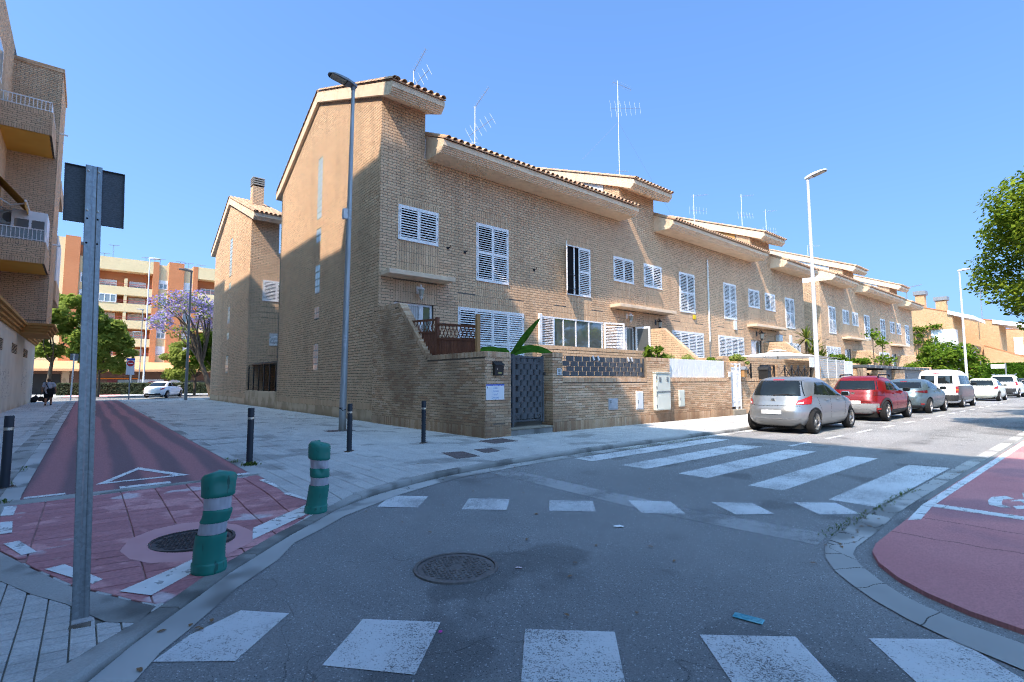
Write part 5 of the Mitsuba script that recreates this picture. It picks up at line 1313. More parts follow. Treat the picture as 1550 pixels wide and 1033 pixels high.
put(t + '__canopy', cv, 'canvas')
put(t + '__vent', hull([(cx, cy, 3.16), (cx - 0.4, cy - 0.4, 3.03), (cx + 0.4, cy - 0.4, 3.03), (cx - 0.4, cy + 0.4, 3.03), (cx + 0.4, cy + 0.4, 3.03), (cx, cy, 3.04)]), 'canvas')
put(t + '__pole', tube([(cx, cy, 0.0), (cx, cy, 3.0)], 0.03, 8), 'lamp_grey')
for a, b in ((-1, -1), (1, -1), (1, 1), (-1, 1)):
    put(t + '__rib', tube([(cx, cy, 2.98), (cx + rr * a, cy + rr * b, 2.58)], 0.012, 5), 'lamp_grey')
LEAF('canvas', (0.80, 0.79, 0.77), 0.5, 0.8)

# ------------------------------------------------------------------ street furniture
def bollard(x, y, label, h=0.93):
    t = thing('bollard', label, 'bollard', 'black steel bollards with a steel ring')
    put(t + '__post', tf(lathe([(0.0001, 0.0), (0.049, 0.0), (0.049, h - 0.185)], 26), t=(x, y, 0)), 'bollard_paint', smooth=40)
    put(t + '__ring', tf(lathe([(0.0515, h - 0.185), (0.0515, h - 0.150)], 26), t=(x, y, 0)), 'steel', smooth=40)
    put(t + '__cap', tf(lathe([(0.049, h - 0.150), (0.050, h - 0.008), (0.044, h), (0.0001, h)], 26), t=(x, y, 0)), 'bollard_paint', smooth=40)
    put(t + '__base_plate', tf(rbox(-0.11, 0.11, -0.05, 0.05, 0.0, 0.012, 0.004), rot('z', 35), (x, y, 0)), 'rust')
    put(t + '__bolt', cat(*[tf(lathe([(0.012, 0.011), (0.012, 0.024), (0.0001, 0.026)], 6), t=(x + dx * math.cos(0.61), y + dx * math.sin(0.61), 0)) for dx in (-0.088, 0.088)]), 'rust')
M('rust', proc(lambda p, n, uv: mix((0.05, 0.035, 0.028), (0.13, 0.075, 0.05), fbm(p.x * 30, p.y * 30))), 0.8)
bollard(-0.75, 9.40, 'black bollard at the left edge of the picture, left of the red lane')
bollard(2.14, 9.36, 'black bollard right of the red lane, with weeds at its foot')
bollard(4.02, 9.80, 'black bollard in front of the near lamp post')
bollard(5.82, 10.05, 'black bollard in front of the stained garden wall')
def flex_bollard(x, y, lean, dents, label, seed, h, sq=1.0):
    t = thing('flexible_bollard', label, 'bollard')
    z0 = float(zr(x, y))
    rng = np.random.default_rng(seed)
    # radius profile: base ring, lower body, band, middle, band, head
    secs = [('base', 'green_plastic', [(0.116, 0.0), (0.120, 0.012), (0.118, 0.075), (0.110, 0.082)]), ('lower_body', 'green_plastic', [(0.109, 0.082), (0.106, 0.285), (0.102, 0.298)]), ('lower_band', 'reflective_band', [(0.094, 0.298), (0.093, 0.385)]),
            ('middle', 'green_plastic', [(0.094, 0.385), (0.102, 0.392), (0.102, 0.478), (0.096, 0.486)]), ('upper_band', 'reflective_band', [(0.094, 0.486), (0.094, 0.578)]), ('head', 'green_plastic', [(0.098, 0.578), (0.114, 0.588), (0.118, 0.735), (0.100, 0.765), (0.05, 0.775), (0.0001, 0.777)])]
    for name, mat, pr in secs:
        pr = np.array(pr)
        s = np.linspace(0, 1, 14)
        d = np.r_[0, np.cumsum(np.linalg.norm(np.diff(pr, axis=0), axis=1))]
        pp = np.stack([np.interp(s * d[-1], d, pr[:, 0]), np.interp(s * d[-1], d, pr[:, 1])], 1)
        v, f = lathe(pp, 44)
        a = np.arctan2(v[:, 1], v[:, 0])
        for za, aa, dep, wz, wa in dents:
            g = np.exp(-((v[:, 2] - za) / wz) ** 2 - (np.angle(np.exp(1j * (a - aa))) / wa) ** 2)
            v[:, :2] *= (1 - dep * g)[:, None]
        nz = meshkit.fbm(np.column_stack([np.cos(a) * 1.3, np.sin(a) * 1.3, v[:, 2] * 5]) + seed)
        v[:, :2] *= (1 + 0.03 * (nz - 0.5))[:, None]
        v[:, 2] += 0.018 * np.sin(a + seed) * (v[:, 2] / 0.77) ** 2
        v[:, 2] *= h / 0.777
        v[:, 0] += lean[0] * v[:, 2] + 0.010 * np.sin(v[:, 2] * 9 + seed)
        v[:, 1] += lean[1] * v[:, 2] + 0.006 * np.sin(v[:, 2] * 11)
        put(t + '__' + name, tf((v, f), t=(x, y, z0)), mat, smooth=50)
flex_bollard(0.78, 4.52, (0.05, -0.05), [(0.70, -1.6, 0.28, 0.08, 0.5), (0.74, 0.2, -0.12, 0.05, 0.5), (0.45, 2.6, 0.25, 0.05, 0.7), (0.46, -0.6, -0.1, 0.04, 0.6), (0.22, -2.4, 0.05, 0.1, 0.5)], 'dented green bollard with two reflective bands, nearest the camera', 3, 0.735)
flex_bollard(2.01, 5.76, (0.03, -0.02), [(0.47, -1.9, 0.35, 0.035, 0.35), (0.2, -2.6, 0.05, 0.1, 0.5), (0.66, -1.0, 0.06, 0.06, 0.4)], 'green bollard with two reflective bands, farther one at the right of the red crossing', 5, 0.76)

# traffic sign seen from behind, on a folded steel post
t = thing('traffic_sign', 'galvanised sign post with its rectangular plate seen from behind, in the left foreground', 'traffic sign')
px, py = 0.04, 3.97
lean = np.array([-0.065 / 2.67, 0.0])
def leanv(m):
    v = np.array(m[0], float)
    v[:, 0] += lean[0] * v[:, 2]
    return v, m[1]
C = sg.Polygon([(-0.040, -0.021), (-0.037, -0.024), (-0.010, -0.024), (-0.004, -0.0205), (0.012, -0.0205), (0.018, -0.024), (0.037, -0.024), (0.040, -0.021), (0.040, 0.024), (0.034, 0.024), (0.034, -0.016), (-0.034, -0.016), (-0.034, 0.024), (-0.040, 0.024)])
m = prism(C, 0, 2.68)
v, f = m
m = leanv((np.column_stack([px + v[:, 0], py + v[:, 1], v[:, 2]]), f))
put(t + '__post', m, 'galvanised')
plate = [rbox(px - 0.135, px + 0.150, py + 0.030, py + 0.033, 2.335, 2.675, 0.001), box(px - 0.137, px - 0.133, py + 0.014, py + 0.034, 2.333, 2.677), box(px + 0.148, px + 0.152, py + 0.014, py + 0.034, 2.333, 2.677), box(px - 0.137, px + 0.152, py + 0.014, py + 0.034, 2.331, 2.335), box(px - 0.137, px + 0.152, py + 0.014, py + 0.034, 2.675, 2.679)]
put(t + '__plate', leanv(cat(*plate)), 'sign_back')
for dx in (-0.026, 0.024):
    for z in (2.645, 2.40):
        put(t + '__bolt', leanv(tf(lathe([(0.0065, 0), (0.0065, 0.005), (0.0001, 0.007)], 8), rot('x', 90), (px + dx, py - 0.024, z))), 'steel')
    for z in (2.35, 2.20):
        put(t + '__hole', leanv(tf(lathe([(0.0001, 0.0012), (0.0055, 0.0012), (0.0055, 0)], 10), rot('x', 90), (px + dx, py - 0.0243, z))), 'dark_interior')
put(t + '__footing', tf(box(-0.05, 0.05, -0.034, 0.034, -0.05, 0.004), None, (px, py, float(zr(px, py)))), 'dirt')
M('dirt', proc(lambda p, n, uv: mix((0.08, 0.065, 0.05), (0.2, 0.17, 0.14), fbm(p.x * 25, p.y * 25))), 0.95)

def head_mesh(L, w, hgt):
    """Lamp housing along +x: rounded shell with a flat underside."""
    xs = np.linspace(0, 1, 12)
    ws = w * np.interp(xs, [0, 0.08, 0.35, 0.8, 0.96, 1], [0.35, 0.6, 1.0, 1.0, 0.75, 0.4])
    hs = hgt * np.interp(xs, [0, 0.1, 0.4, 0.75, 1], [0.7, 0.9, 1.0, 0.8, 0.35])
    a = np.linspace(0, np.pi, 9)
    V, F = [], []
    for x, ww, hh in zip(xs, ws, hs):
        V += [(x * L, math.cos(b) * ww / 2, math.sin(b) * hh) for b in a]
    n = len(a)
    for i in range(len(xs) - 1):
        for k in range(n - 1):
            F.append([i * n + k, i * n + k + 1, (i + 1) * n + k + 1, (i + 1) * n + k])
        F.append([i * n + n - 1, i * n, (i + 1) * n, (i + 1) * n + n - 1])
    m = cat((np.array(V), np.array(F)))
    e = (len(xs) - 1) * n
    caps = np.array([[0, k, k + 1] for k in range(1, n - 1)] + [[e, e + k + 1, e + k] for k in range(1, n - 1)])
    return m[0], np.vstack([m[1], caps])
def lamp(x, y, H, yaw, label, lean=(0, 0), r=(0.085, 0.045), mat='pole_steel', head='lamp_grey', L=0.85, w=0.34, tilt=8, box_=True, z=0.0):
    t = thing('street_lamp', label, 'street lamp')
    zs = np.linspace(0, H, 8)
    put(t + '__pole', tube([(x + lean[0] * q, y + lean[1] * q, z + q) for q in zs], np.interp(zs, [0, H], r), 18), mat, smooth=50)
    top = np.array([x + lean[0] * H, y + lean[1] * H, z + H])
    R_ = rot('z', yaw) @ rot('y', -tilt)
    put(t + '__collar', tube([top - [0, 0, 0.02], top + [0, 0, 0.14]], r[1] * 1.25, 14), head, smooth=50)
    put(t + '__head', tf(head_mesh(L, w, 0.15), R_, top + [0, 0, 0.10] - R_ @ np.array([0.10, 0, 0])), head, smooth=40)
    o = top + [0, 0, 0.10] - R_ @ np.array([0.10, 0, 0])
    put(t + '__lens', tf(rbox(L * 0.40, L * 0.92, -w * 0.36, w * 0.36, -0.022, -0.001, 0.008), R_, o), 'lamp_lens')
    put(t + '__lens_frame', tf(cat(box(L * 0.37, L * 0.40, -w * 0.40, w * 0.40, -0.020, 0.0), box(L * 0.92, L * 0.95, -w * 0.33, w * 0.33, -0.020, 0.0)), R_, o), 'black_plastic')
    if box_:
        zb = 6.05
        put(t + '__clamp_box', tf(rbox(-0.13, 0.0, -0.06, 0.06, zb, zb + 0.30, 0.01), None, (x + lean[0] * zb - 0.06, y, 0)), 'lamp_light_grey')
        put(t + '__clamp', cat(*[tf(lathe([(0.075, q), (0.075, q + 0.02)], 16), t=(x + lean[0] * zb, y, 0)) for q in (zb + 0.02, zb + 0.27)]), 'lamp_light_grey')
        st = [box(-0.035, 0.035, -0.001, 0.0, 0, h) for h in (0.06, 0.04)]
        for q, h, wd in ((2.62, 0.05, 0.04), (2.54, 0.04, 0.05), (2.35, 0.10, 0.03), (1.85, 0.05, 0.03)):
            a = np.linspace(-0.45, 0.45, 5) * wd / 0.04
            rr_ = np.interp(q, [0, H], r) + 0.002
            c0 = math.atan2(-y, -x)
            V = [(x + lean[0] * q + rr_ * math.cos(c0 + b), y + rr_ * math.sin(c0 + b), q + k * h) for k in (0, 1) for b in a]
            put(t + '__sticker', cat((np.array(V), np.array([[i, i + 1, 6 + i, 5 + i] for i in range(4)]))), 'sticker')
        put(t + '__strap', tf(lathe([(0.086, 0.60), (0.094, 0.61), (0.094, 0.64), (0.086, 0.65)], 18), t=(x, y, 0)), 'black_plastic', smooth=40)
        put(t + '__strap', tube([(x - 0.09, y - 0.02, 0.63), (x - 0.03, y - 0.1, 0.56), (x + 0.06, y - 0.09, 0.6)], 0.012, 6), 'black_plastic')
        put(t + '__footing', tf(rbox(-0.45, 0.3, -0.25, 0.25, 0.0, 0.006, 0.002), None, (x, y, 0)), 'cover_iron')
    return t
M('sticker', proc(lambda p, n, uv: mix((0.62, 0.65, 0.70), (0.35, 0.37, 0.42), fbm(p.x * 40, p.y * 40, p.z * 40))), 0.6)
lamp(5.57, 14.10, 10.0, 180, 'tall near street lamp before the brick gable, stickers and strap on its pole', lean=(0.010, 0.0), r=(0.10, 0.05))
lamp(23.0, 8.0, 9.75, -90, 'street lamp rising behind the silver car on the front pavement', mat='lamp_light_grey', head='lamp_light_grey', box_=False, r=(0.10, 0.05), tilt=12)
lamp(54.3, 8.0, 10.1, -90, 'far street lamp in front of the blank sunlit walls', mat='lamp_light_grey', head='lamp_light_grey', box_=False, r=(0.10, 0.055), tilt=6)
lamp(5.93, 46.3, 9.9, 195, 'street lamp at the far end of the plaza, left of the rear gable', mat='lamp_grey', box_=False, r=(0.11, 0.06), tilt=4, L=1.0)
lamp(5.35, 76.5, 16.6, 20, 'tall pale street lamp in front of the orange apartment block', mat='lamp_light_grey', head='lamp_light_grey', box_=False, r=(0.11, 0.06), L=1.3, w=0.5)
lamp(4.05, 75.0, 7.2, 10, 'short grey street lamp behind the no-entry sign', mat='lamp_grey', box_=False, r=(0.07, 0.05), L=0.9)
lamp(4.85, 75.5, 10.0, 150, 'thin dark street lamp beside the tall pale one', mat='lamp_grey', box_=False, r=(0.06, 0.05), L=0.8)

# no-entry sign and a bare sign post at the end of the lane
t = thing('no_entry_sign', 'no-entry sign on a grey post at the end of the red lane', 'traffic sign')
sx, sy = 2.72, 52.0
put(t + '__post', tube([(sx, sy, 0), (sx, sy, 2.6)], 0.045, 10), 'lamp_grey', smooth=40)
put(t + '__panel', box(sx - 0.28, sx + 0.28, sy - 0.06, sy - 0.045, 2.0, 3.35), 'sign_white')
put(t + '__top_band', box(sx - 0.28, sx + 0.28, sy - 0.066, sy - 0.0605, 3.18, 3.35), 'sign_blue')
put(t + '__disc', tf(lathe([(0.0001, 0.012), (0.24, 0.012), (0.24, 0)], 28), rot('x', 90), (sx, sy - 0.06, 2.92)), 'sign_red')
put(t + '__bar', box(sx - 0.17, sx + 0.17, sy - 0.080, sy - 0.073, 2.88, 2.96), 'sign_white')
t = thing('sign_post', 'pale sign post with a small dark plate at the left of the lane end', 'traffic sign')
put(t + '__post', tube([(-0.86, 52.0, 0), (-0.80, 52.0, 3.6)], 0.05, 10), 'lamp_light_grey', smooth=40)
put(t + '__plate', box(-1.05, -0.55, 52.06, 52.08, 3.1, 3.6), 'lamp_grey')
t = thing('street_name_sign', 'blank white street name sign on a post in front of the far hedge', 'street sign')
q = np.array([66.0, 6.95, 0])
put(t + '__post', tube([q, q + [0, 0, 2.9]], 0.06, 8), 'lamp_grey')
put(t + '__plate', box(q[0] - 0.02, q[0] + 0.02, q[1] + 0.05, q[1] + 1.0, 2.42, 2.82), 'sign_white_lit')
t = thing('round_sign', 'small red-rimmed round sign on a post by the far hedge', 'traffic sign')
q = np.array([60.0, 8.3, 0])
put(t + '__post', tube([q, q + [0, 0, 2.5]], 0.04, 8), 'lamp_grey')
put(t + '__disc', tf(lathe([(0.0001, 0.03), (0.20, 0.03)], 20), rot('y', -70), q + [-0.03, 0, 2.3]), 'sign_white')
put(t + '__rim', tf(lathe([(0.20, 0.035), (0.30, 0.035), (0.30, 0)], 20), rot('y', -70), q + [-0.03, 0, 2.3]), 'sign_red')

# antennas on the roofs
def antenna(base, H, kind, yaw, label, s=1.0):
    t = thing('tv_antenna', label, 'antenna')
    b = np.array(base, float)
    put(t + '__mast', tube([b, b + [0, 0, H]], 0.022 * s, 8), 'lamp_light_grey', smooth=40)
    R_ = rot('z', yaw)
    def yagi(z, L, ne, le, vertical, tilt=0.0, at=0.25):
        c = b + [0, 0, z]
        Q = R_ @ rot('y', tilt)
        put(t + '__boom', tube([c + Q @ np.array([-L * at, 0, 0]), c + Q @ np.array([L * (1 - at), 0, 0])], 0.010 * s, 6), 'lamp_grey')
        ms = []
        for k in range(ne):
            x = -L * at + L * k / (ne - 1)
            l = le * (1.0 - 0.35 * k / ne) / 2
            e = np.array([0, 0, l]) if vertical else np.array([0, l, 0])
            ms.append(tube([c + Q @ (np.array([x, 0, 0]) - e), c + Q @ (np.array([x, 0, 0]) + e)], 0.006 * s, 5))
        put(t + '__element', cat(*ms), 'lamp_light_grey')
    if kind == 'big':
        yagi(H * 0.97, 1.2, 9, 0.55, False, 18)
        yagi(H * 0.72, 1.9, 7, 1.05, True, -6)
        yagi(H * 0.10, 0.7, 5, 0.3, False)
    elif kind == 'panel':
        yagi(H * 0.98, 1.0, 10, 0.25, False, -50, 0.05)
        yagi(H * 0.50, 1.2, 6, 0.8, True, -28)
        put(t + '__loop', tf(lathe([(0.30, 0.0), (0.30, 0.012)], 20), t=b + [0, 0, H * 0.22]), 'lamp_light_grey')
    elif kind == 'small':
        yagi(H * 0.95, 1.2, 9, 0.3, False, -8, 0.1)
        yagi(H * 0.45, 1.3, 6, 0.6, True, 0)
    else:
        yagi(H * 0.98, 1.4, 10, 0.3, False, -4, 0.02)
    return t
antenna((11.9, 16.6, 10.6), 2.2, 'panel', -60, 'rooftop antenna with a tilted boom above the corner house eave')
antenna((9.35, 17.2, 12.35), 1.25, 'panel', -70, 'small antenna behind the highest eave of the corner house')
antenna((24.0, 18.6, 13.3), 6.3, 'big', -30, 'tallest rooftop antenna, on a long mast at the middle of the terrace')
antenna((32.1, 18.5, 12.3), 2.1, 'small', -30, 'antenna above the third house roof')
antenna((39.2, 18.5, 13.0), 3.1, 'small', -30, 'antenna left of the second lamp post, nearer one')
antenna((43.5, 18.5, 12.6), 3.2, 'small', -25, 'antenna close behind the second lamp post')
antenna((52.3, 18.5, 12.0), 2.2, 'single', -25, 'antenna with a single boom right of the second lamp post')
t = thing('guy_wire', 'thin guy wires of the tallest antenna', 'wire')
put(t + '__wire', tube([(24.0, 18.6, 17.0), (20.5, 18.4, 13.6)], 0.006, 4), 'lamp_grey')
put(t + '__wire', tube([(24.0, 18.6, 17.0), (28.6, 17.6, 11.2)], 0.006, 4), 'lamp_grey')

# ------------------------------------------------------------------ apartment building on the left (its roof line shades the street)
def flatcol(a, b, k=2.0):
    return proc(lambda p, n, uv: mix(a, b, fbm(p.x * k, p.y * k, p.z * k)))
M('ochre_trim', flatcol((0.36, 0.17, 0.045), (0.46, 0.24, 0.07)), 0.8)
M('ochre_soffit', flatcol((0.64, 0.34, 0.06), (0.70, 0.42, 0.10)), 0.85)
def stucco_fn(p, n, uv):
    c = mix((0.50, 0.43, 0.33), (0.62, 0.55, 0.44), fbm(p.y * 1.2, p.z * 1.2, 2.0, octaves=4))
    low = smoothstep(0.5, 0.0, p.z + 0.4 * noise(p.y * 2.0, 3.0))
    a = dr.abs(fbm(p.y * 2.4, p.z * 2.0, 4.0, octaves=3) - 0.5)
    zone = smoothstep(0.48, 0.60, noise(p.y * 0.55, p.z * 0.8 + 3)) * smoothstep(2.5, 1.9, p.z) * smoothstep(0.35, 0.7, p.z)
    b = smoothstep(0.020, 0.010, dr.abs(dr.sin(p.y * 9 + 4 * noise(p.y * 5, p.z * 6)) * 0.35 - (p.z * 3.1 - dr.floor(p.z * 3.1) - 0.5)))
    line = smoothstep(0.016, 0.006, a) + b
    c = mix(c, (0.34, 0.27, 0.19), 0.7 * low)
    return mix(c, (0.10, 0.10, 0.10), 0.75 * dr.clip(line, 0, 1) * zone)
M('stucco', proc(stucco_fn), 0.9, spec=0.15)
A1 = thing('apartment_building', 'tall brick apartment building at the left edge, with ochre cornice and balconies', 'building')
GX, UX, BX = -2.9, -3.8, -1.80
put(A1 + '__ground_wall', box(-14, GX, -16, 49.3, -0.1, 3.98), 'stucco')
put(A1 + '__upper_wall', box(-14, UX, -6, 49.0, 3.9, 19.4), 'mortar')
put_bricks(A1 + '__brick', bricks(rect(26, 36.9, 4.4, 19.38)), (UX, 0, 0), (0, 1, 0), (0, 0, 1), (1, 0, 0), 'facade_brick_mat', seed=81)
for k in range(4):
    put(A1 + '__cornice', box(GX - 0.9, GX + 0.10 * (k + 1), 20, 49.3 + 0.08 * k, 3.98 + 0.13 * k + 0.003 * k, 4.11 + 0.13 * k), 'ochre_trim')
# attic storeys set back from the edge, in steps
AX = -5.0
for y0, y1, z in ((-16, -5.6, 13.2), (-5.6, -2.9, 14.9), (-2.9, -2.1, 14.1), (-2.1, 0.2, 17.2), (0.2, 1.8, 17.6), (1.8, 3.1, 20.6), (3.1, 8.0, 21.75), (8.0, 11.4, 26.4), (11.4, 14.6, 23.95), (14.6, 17.8, 21.3), (17.8, 24.6, 22.55), (24.6, 30.0, 22.6), (30.0, 38.0, 22.75), (38.0, 42.5, 23.6), (42.5, 49.0, 22.0)):
    put(A1 + '__attic', box(-14, AX, y0, y1, 0.0 if y0 < -5 else 12.0, z), 'ochre_plaster')
# the projecting bay
BY0, BY1 = 36.9, 41.5
put(A1 + '__bay', box(UX, BX - 0.009, BY0 + 0.009, BY1, 4.4, 18.6), 'mortar')
band = [(4.42, 4.66), (9.05, 9.30), (14.62, 14.92)]
bp = rect(UX, BX, 4.4, 18.6)
bb = so.unary_union([rect(UX, BX, a, b) for a, b in band])
put_bricks(A1 + '__bay_brick', bricks(bp.difference(bb)), (0, BY0 + 0.009, 0), (1, 0, 0), (0, 0, 1), (0, -1, 0), 'facade_brick_mat', seed=82)
put_bricks(A1 + '__bay_soldier_brick', np.vstack([bricks(rect(UX, BX, a, b - 0.015), L=0.23, Hh=0.075, j=0.016, soldier=True) for a, b in band]), (0, BY0 + 0.009, 0), (1, 0, 0), (0, 0, 1), (0, -1, 0), 'facade_brick_mat', seed=83)
put_bricks(A1 + '__bay_side_brick', bricks(rect(BY0, BY1, 4.4, 18.6)), (BX - 0.009, 0, 0), (0, 1, 0), (0, 0, 1), (1, 0, 0), 'facade_brick_mat', seed=84)
put(A1 + '__bay_coping', cat(rbox(UX - 0.05, BX + 0.06, BY0 - 0.05, BY1 + 0.05, 18.6, 18.85, 0.02)), 'wall_brick_mat', uv=None)
for k in range(4):
    put(A1 + '__bay_cornice', box(UX - 0.5, BX + 0.06 + 0.10 * k, BY0 - 0.06 - 0.10 * k, BY1, 3.985 + 0.13 * k + 0.003 * k, 4.115 + 0.13 * k), 'ochre_trim')
for y0, y1, z0, z1 in ((29.6, 31.3, 2.80, 3.30), (35.0, 37.3, 2.87, 3.35), (41.1, 43.6, 2.90, 3.38)):
    v = put(A1 + '__vent', box(GX - 0.05, GX + 0.012, y0, y1, z0, z1), 'dark_interior')
    for k in range(7):
        put(v + '__louvre', tf(box(-0.02, 0.02, y0, y1, -0.012, 0.012), rot('y', 35), (GX + 0.02, 0, z0 + 0.04 + k * (z1 - z0 - 0.06) / 6)), 'plinth_plaster')
# windows of the upper wall seen obliquely
for y0, y1, z0, z1 in ((29.3, 30.9, 11.0, 12.6), (32.0, 33.4, 15.6, 17.2)):
    w = put(A1 + '__window', cat(box(UX - 0.02, UX + 0.012, y0, y0 + 0.08, z0, z1), box(UX - 0.02, UX + 0.012, y1 - 0.08, y1, z0, z1), box(UX - 0.02, UX + 0.012, y0, y1, z1 - 0.08, z1), box(UX - 0.02, UX + 0.014, y0, y1, z0, z0 + 0.08)), 'white_paint')
    put(w + '__pane', box(UX - 0.02, UX + 0.009, y0 + 0.08, y1 - 0.08, z0 + 0.08, z1 - 0.08), 'blue_glass')
def balcony(z0, z1, y0, y1, xr, enclosed, rail_h):
    b = put(A1 + '__balcony', cat(box(UX, xr - 0.009, y0 + 0.009, y1, z0 + 0.03, z0 + 0.22), box(UX, xr - 0.009, y0 + 0.009, y0 + 0.2, z0 + 0.22, z1), box(xr - 0.2, xr - 0.009, y0 + 0.2, y1, z0 + 0.22, z1)), 'mortar')
    put(b + '__soffit', box(UX, xr - 0.1, y0 + 0.1, y1, z0 + 0.0, z0 + 0.028), 'ochre_soffit')
    a = rect(UX, xr, z0 + 0.24, z1 - 0.25)
    put_bricks(b + '__brick', bricks(a), (0, y0 + 0.009, 0), (1, 0, 0), (0, 0, 1), (0, -1, 0), 'facade_brick_mat', seed=85)
    put_bricks(b + '__soldier_brick', np.vstack([bricks(rect(UX, xr, p, q), L=0.25, Hh=0.075, j=0.016, soldier=True) for p, q in ((z0, z0 + 0.225), (z1 - 0.235, z1))]), (0, y0 + 0.009, 0), (1, 0, 0), (0, 0, 1), (0, -1, 0), 'facade_brick_mat', seed=86)
    put_bricks(b + '__side_brick', bricks(rect(y0, y1, z0, z1)), (xr - 0.009, 0, 0), (0, 1, 0), (0, 0, 1), (1, 0, 0), 'facade_brick_mat', seed=87)
    put(b + '__rail', cat(box(UX, xr - 0.06, y0 + 0.08, y0 + 0.12, z1 + rail_h - 0.04, z1 + rail_h), box(UX, xr - 0.06, y0 + 0.08, y0 + 0.12, z1 + 0.06, z1 + 0.09), box(xr - 0.10, xr - 0.06, y0 + 0.08, y1, z1 + rail_h - 0.04, z1 + rail_h)), 'white_paint')
    for x in np.arange(UX + 0.1, xr - 0.05, 0.15):
        put(b + '__baluster', box(x - 0.012, x + 0.012, y0 + 0.085, y0 + 0.115, z1, z1 + rail_h - 0.03), 'white_paint')
    put(b + '__panel', box(xr - 0.085, xr - 0.075, y0 + 0.14, y1, z1 + 0.02, z1 + rail_h - 0.05), 'white_plastic')
    if enclosed:
        put(b + '__screen', box(UX, xr - 0.12, y0 + 0.14, y0 + 0.15, z1 + 0.02, z1 + rail_h - 0.05), 'blue_glass')
        ye = y0 + 1.3
        zt = z1 + 1.75
        e = put(b + '__enclosure', cat(*[box(x - 0.05, x + 0.05, ye - 0.05, ye + 0.05, z1 - 0.9, zt) for x in (xr - 0.12, (UX + xr) / 2 + 0.28, UX + 0.62)], box(UX + 0.6, xr - 0.07, ye - 0.045, ye + 0.045, zt - 0.45, zt), box(UX + 0.6, xr - 0.07, ye - 0.04, ye + 0.04, z1 + 0.15, z1 + 0.25)), 'white_paint')
        put(e + '__pane', box(UX + 0.62, xr - 0.12, ye - 0.01, ye, z1 + 0.2, zt - 0.4), 'window_glass')
        put(e + '__side', box(xr - 0.16, xr - 0.08, ye + 0.05, y1, z1, zt), 'white_paint')
    else:
        put(b + '__back_panel', box(UX + 0.5, xr - 0.3, y1 - 0.1, y1 - 0.05, z0 + 0.3, z1 + 0.55), 'white_plastic')
    return b
balcony(13.62, 14.80, 33.4, 36.88, -1.90, False, 0.55)
balcony(7.15, 8.22, 33.4, 36.88, -1.84, True, 0.62)
put(A1 + '__balcony', box(UX, BX + 0.02, BY1 + 0.1, 45.5, 12.9, 13.9), 'wall_brick_mat', uv=np.full((8, 2), 0.4))
put(A1 + '__enclosure', box(BX - 1.6, BX + 0.06, BY1 + 0.02, 46, 7.6, 10.4), 'white_plastic')
put(A1 + '__balcony', box(UX, BX + 0.10, BY1 + 0.02, 46.2, 6.4, 7.6), 'wall_brick_mat', uv=np.full((8, 2), 0.4))
put(A1 + '__drain', tube([(BX - 0.15, BY0 + 0.6, 9.0), (BX + 0.35, BY0 + 0.6, 8.95)], 0.05, 8), 'white_plastic')
put(A1 + '__drain', tube([(BX - 0.15, BY0 + 0.4, 15.3), (BX + 0.35, BY0 + 0.4, 15.25)], 0.05, 8), 'white_plastic')
for k in range(5):
    put(A1 + '__roof_post', box(UX - 0.55, UX - 0.45, 26 + 2.2 * k, 26.1 + 2.2 * k, 19.4, 20.7), 'white_paint')
put(A1 + '__roof_rail', box(UX - 0.53, UX - 0.47, 24, 36, 20.6, 20.68), 'white_paint')
t = thing('awning', 'folded ochre awning with white arms on the apartment wall at the left edge', 'awning')
AY = 34.6
M('awning_cloth', proc(lambda p, n, uv: mix((0.46, 0.26, 0.05), (0.34, 0.17, 0.03), 0.5 + 0.5 * dr.sin(p.y * 30))), 0.8)
put(t + '__cloth', (np.array([[UX, AY - 1.6, 11.3], [UX, AY + 1.2, 11.3], [UX + 1.15, AY + 1.2, 10.0], [UX + 1.15, AY - 1.6, 10.0]]), np.array([[0, 1, 2], [0, 2, 3]])), 'awning_cloth')
put(t + '__valance', box(UX + 1.15, UX + 1.17, AY - 1.6, AY + 1.2, 9.72, 10.0), 'awning_cloth')
put(t + '__front_bar', tube([(UX + 1.17, AY - 1.62, 10.02), (UX + 1.17, AY + 1.22, 10.02)], 0.05, 8), 'white_paint')
for y in (AY - 1.2, AY + 0.8):
    put(t + '__arm', tube([(UX, y, 10.2), (UX + 0.6, y + 0.3, 9.9), (UX + 1.15, y, 10.0)], 0.035, 6), 'white_paint')
for i, z in enumerate((9.35, 10.35)):
    t = thing('air_conditioner', ['white outdoor air conditioner on the lower bracket at the left edge', 'white outdoor air conditioner on the upper bracket at the left edge'][i], 'air conditioner')
    put(t + '__case', rbox(UX, UX + 0.75, 35.6, 35.95, z - 1.0, z - 0.25, 0.02), 'white_plastic')
    put(t + '__grille', tf(lathe([(0.0001, 0.01), (0.25, 0.01), (0.26, 0)], 20), rot('x', 90), (UX + 0.42, 35.6, z - 0.62)), 'lamp_grey')
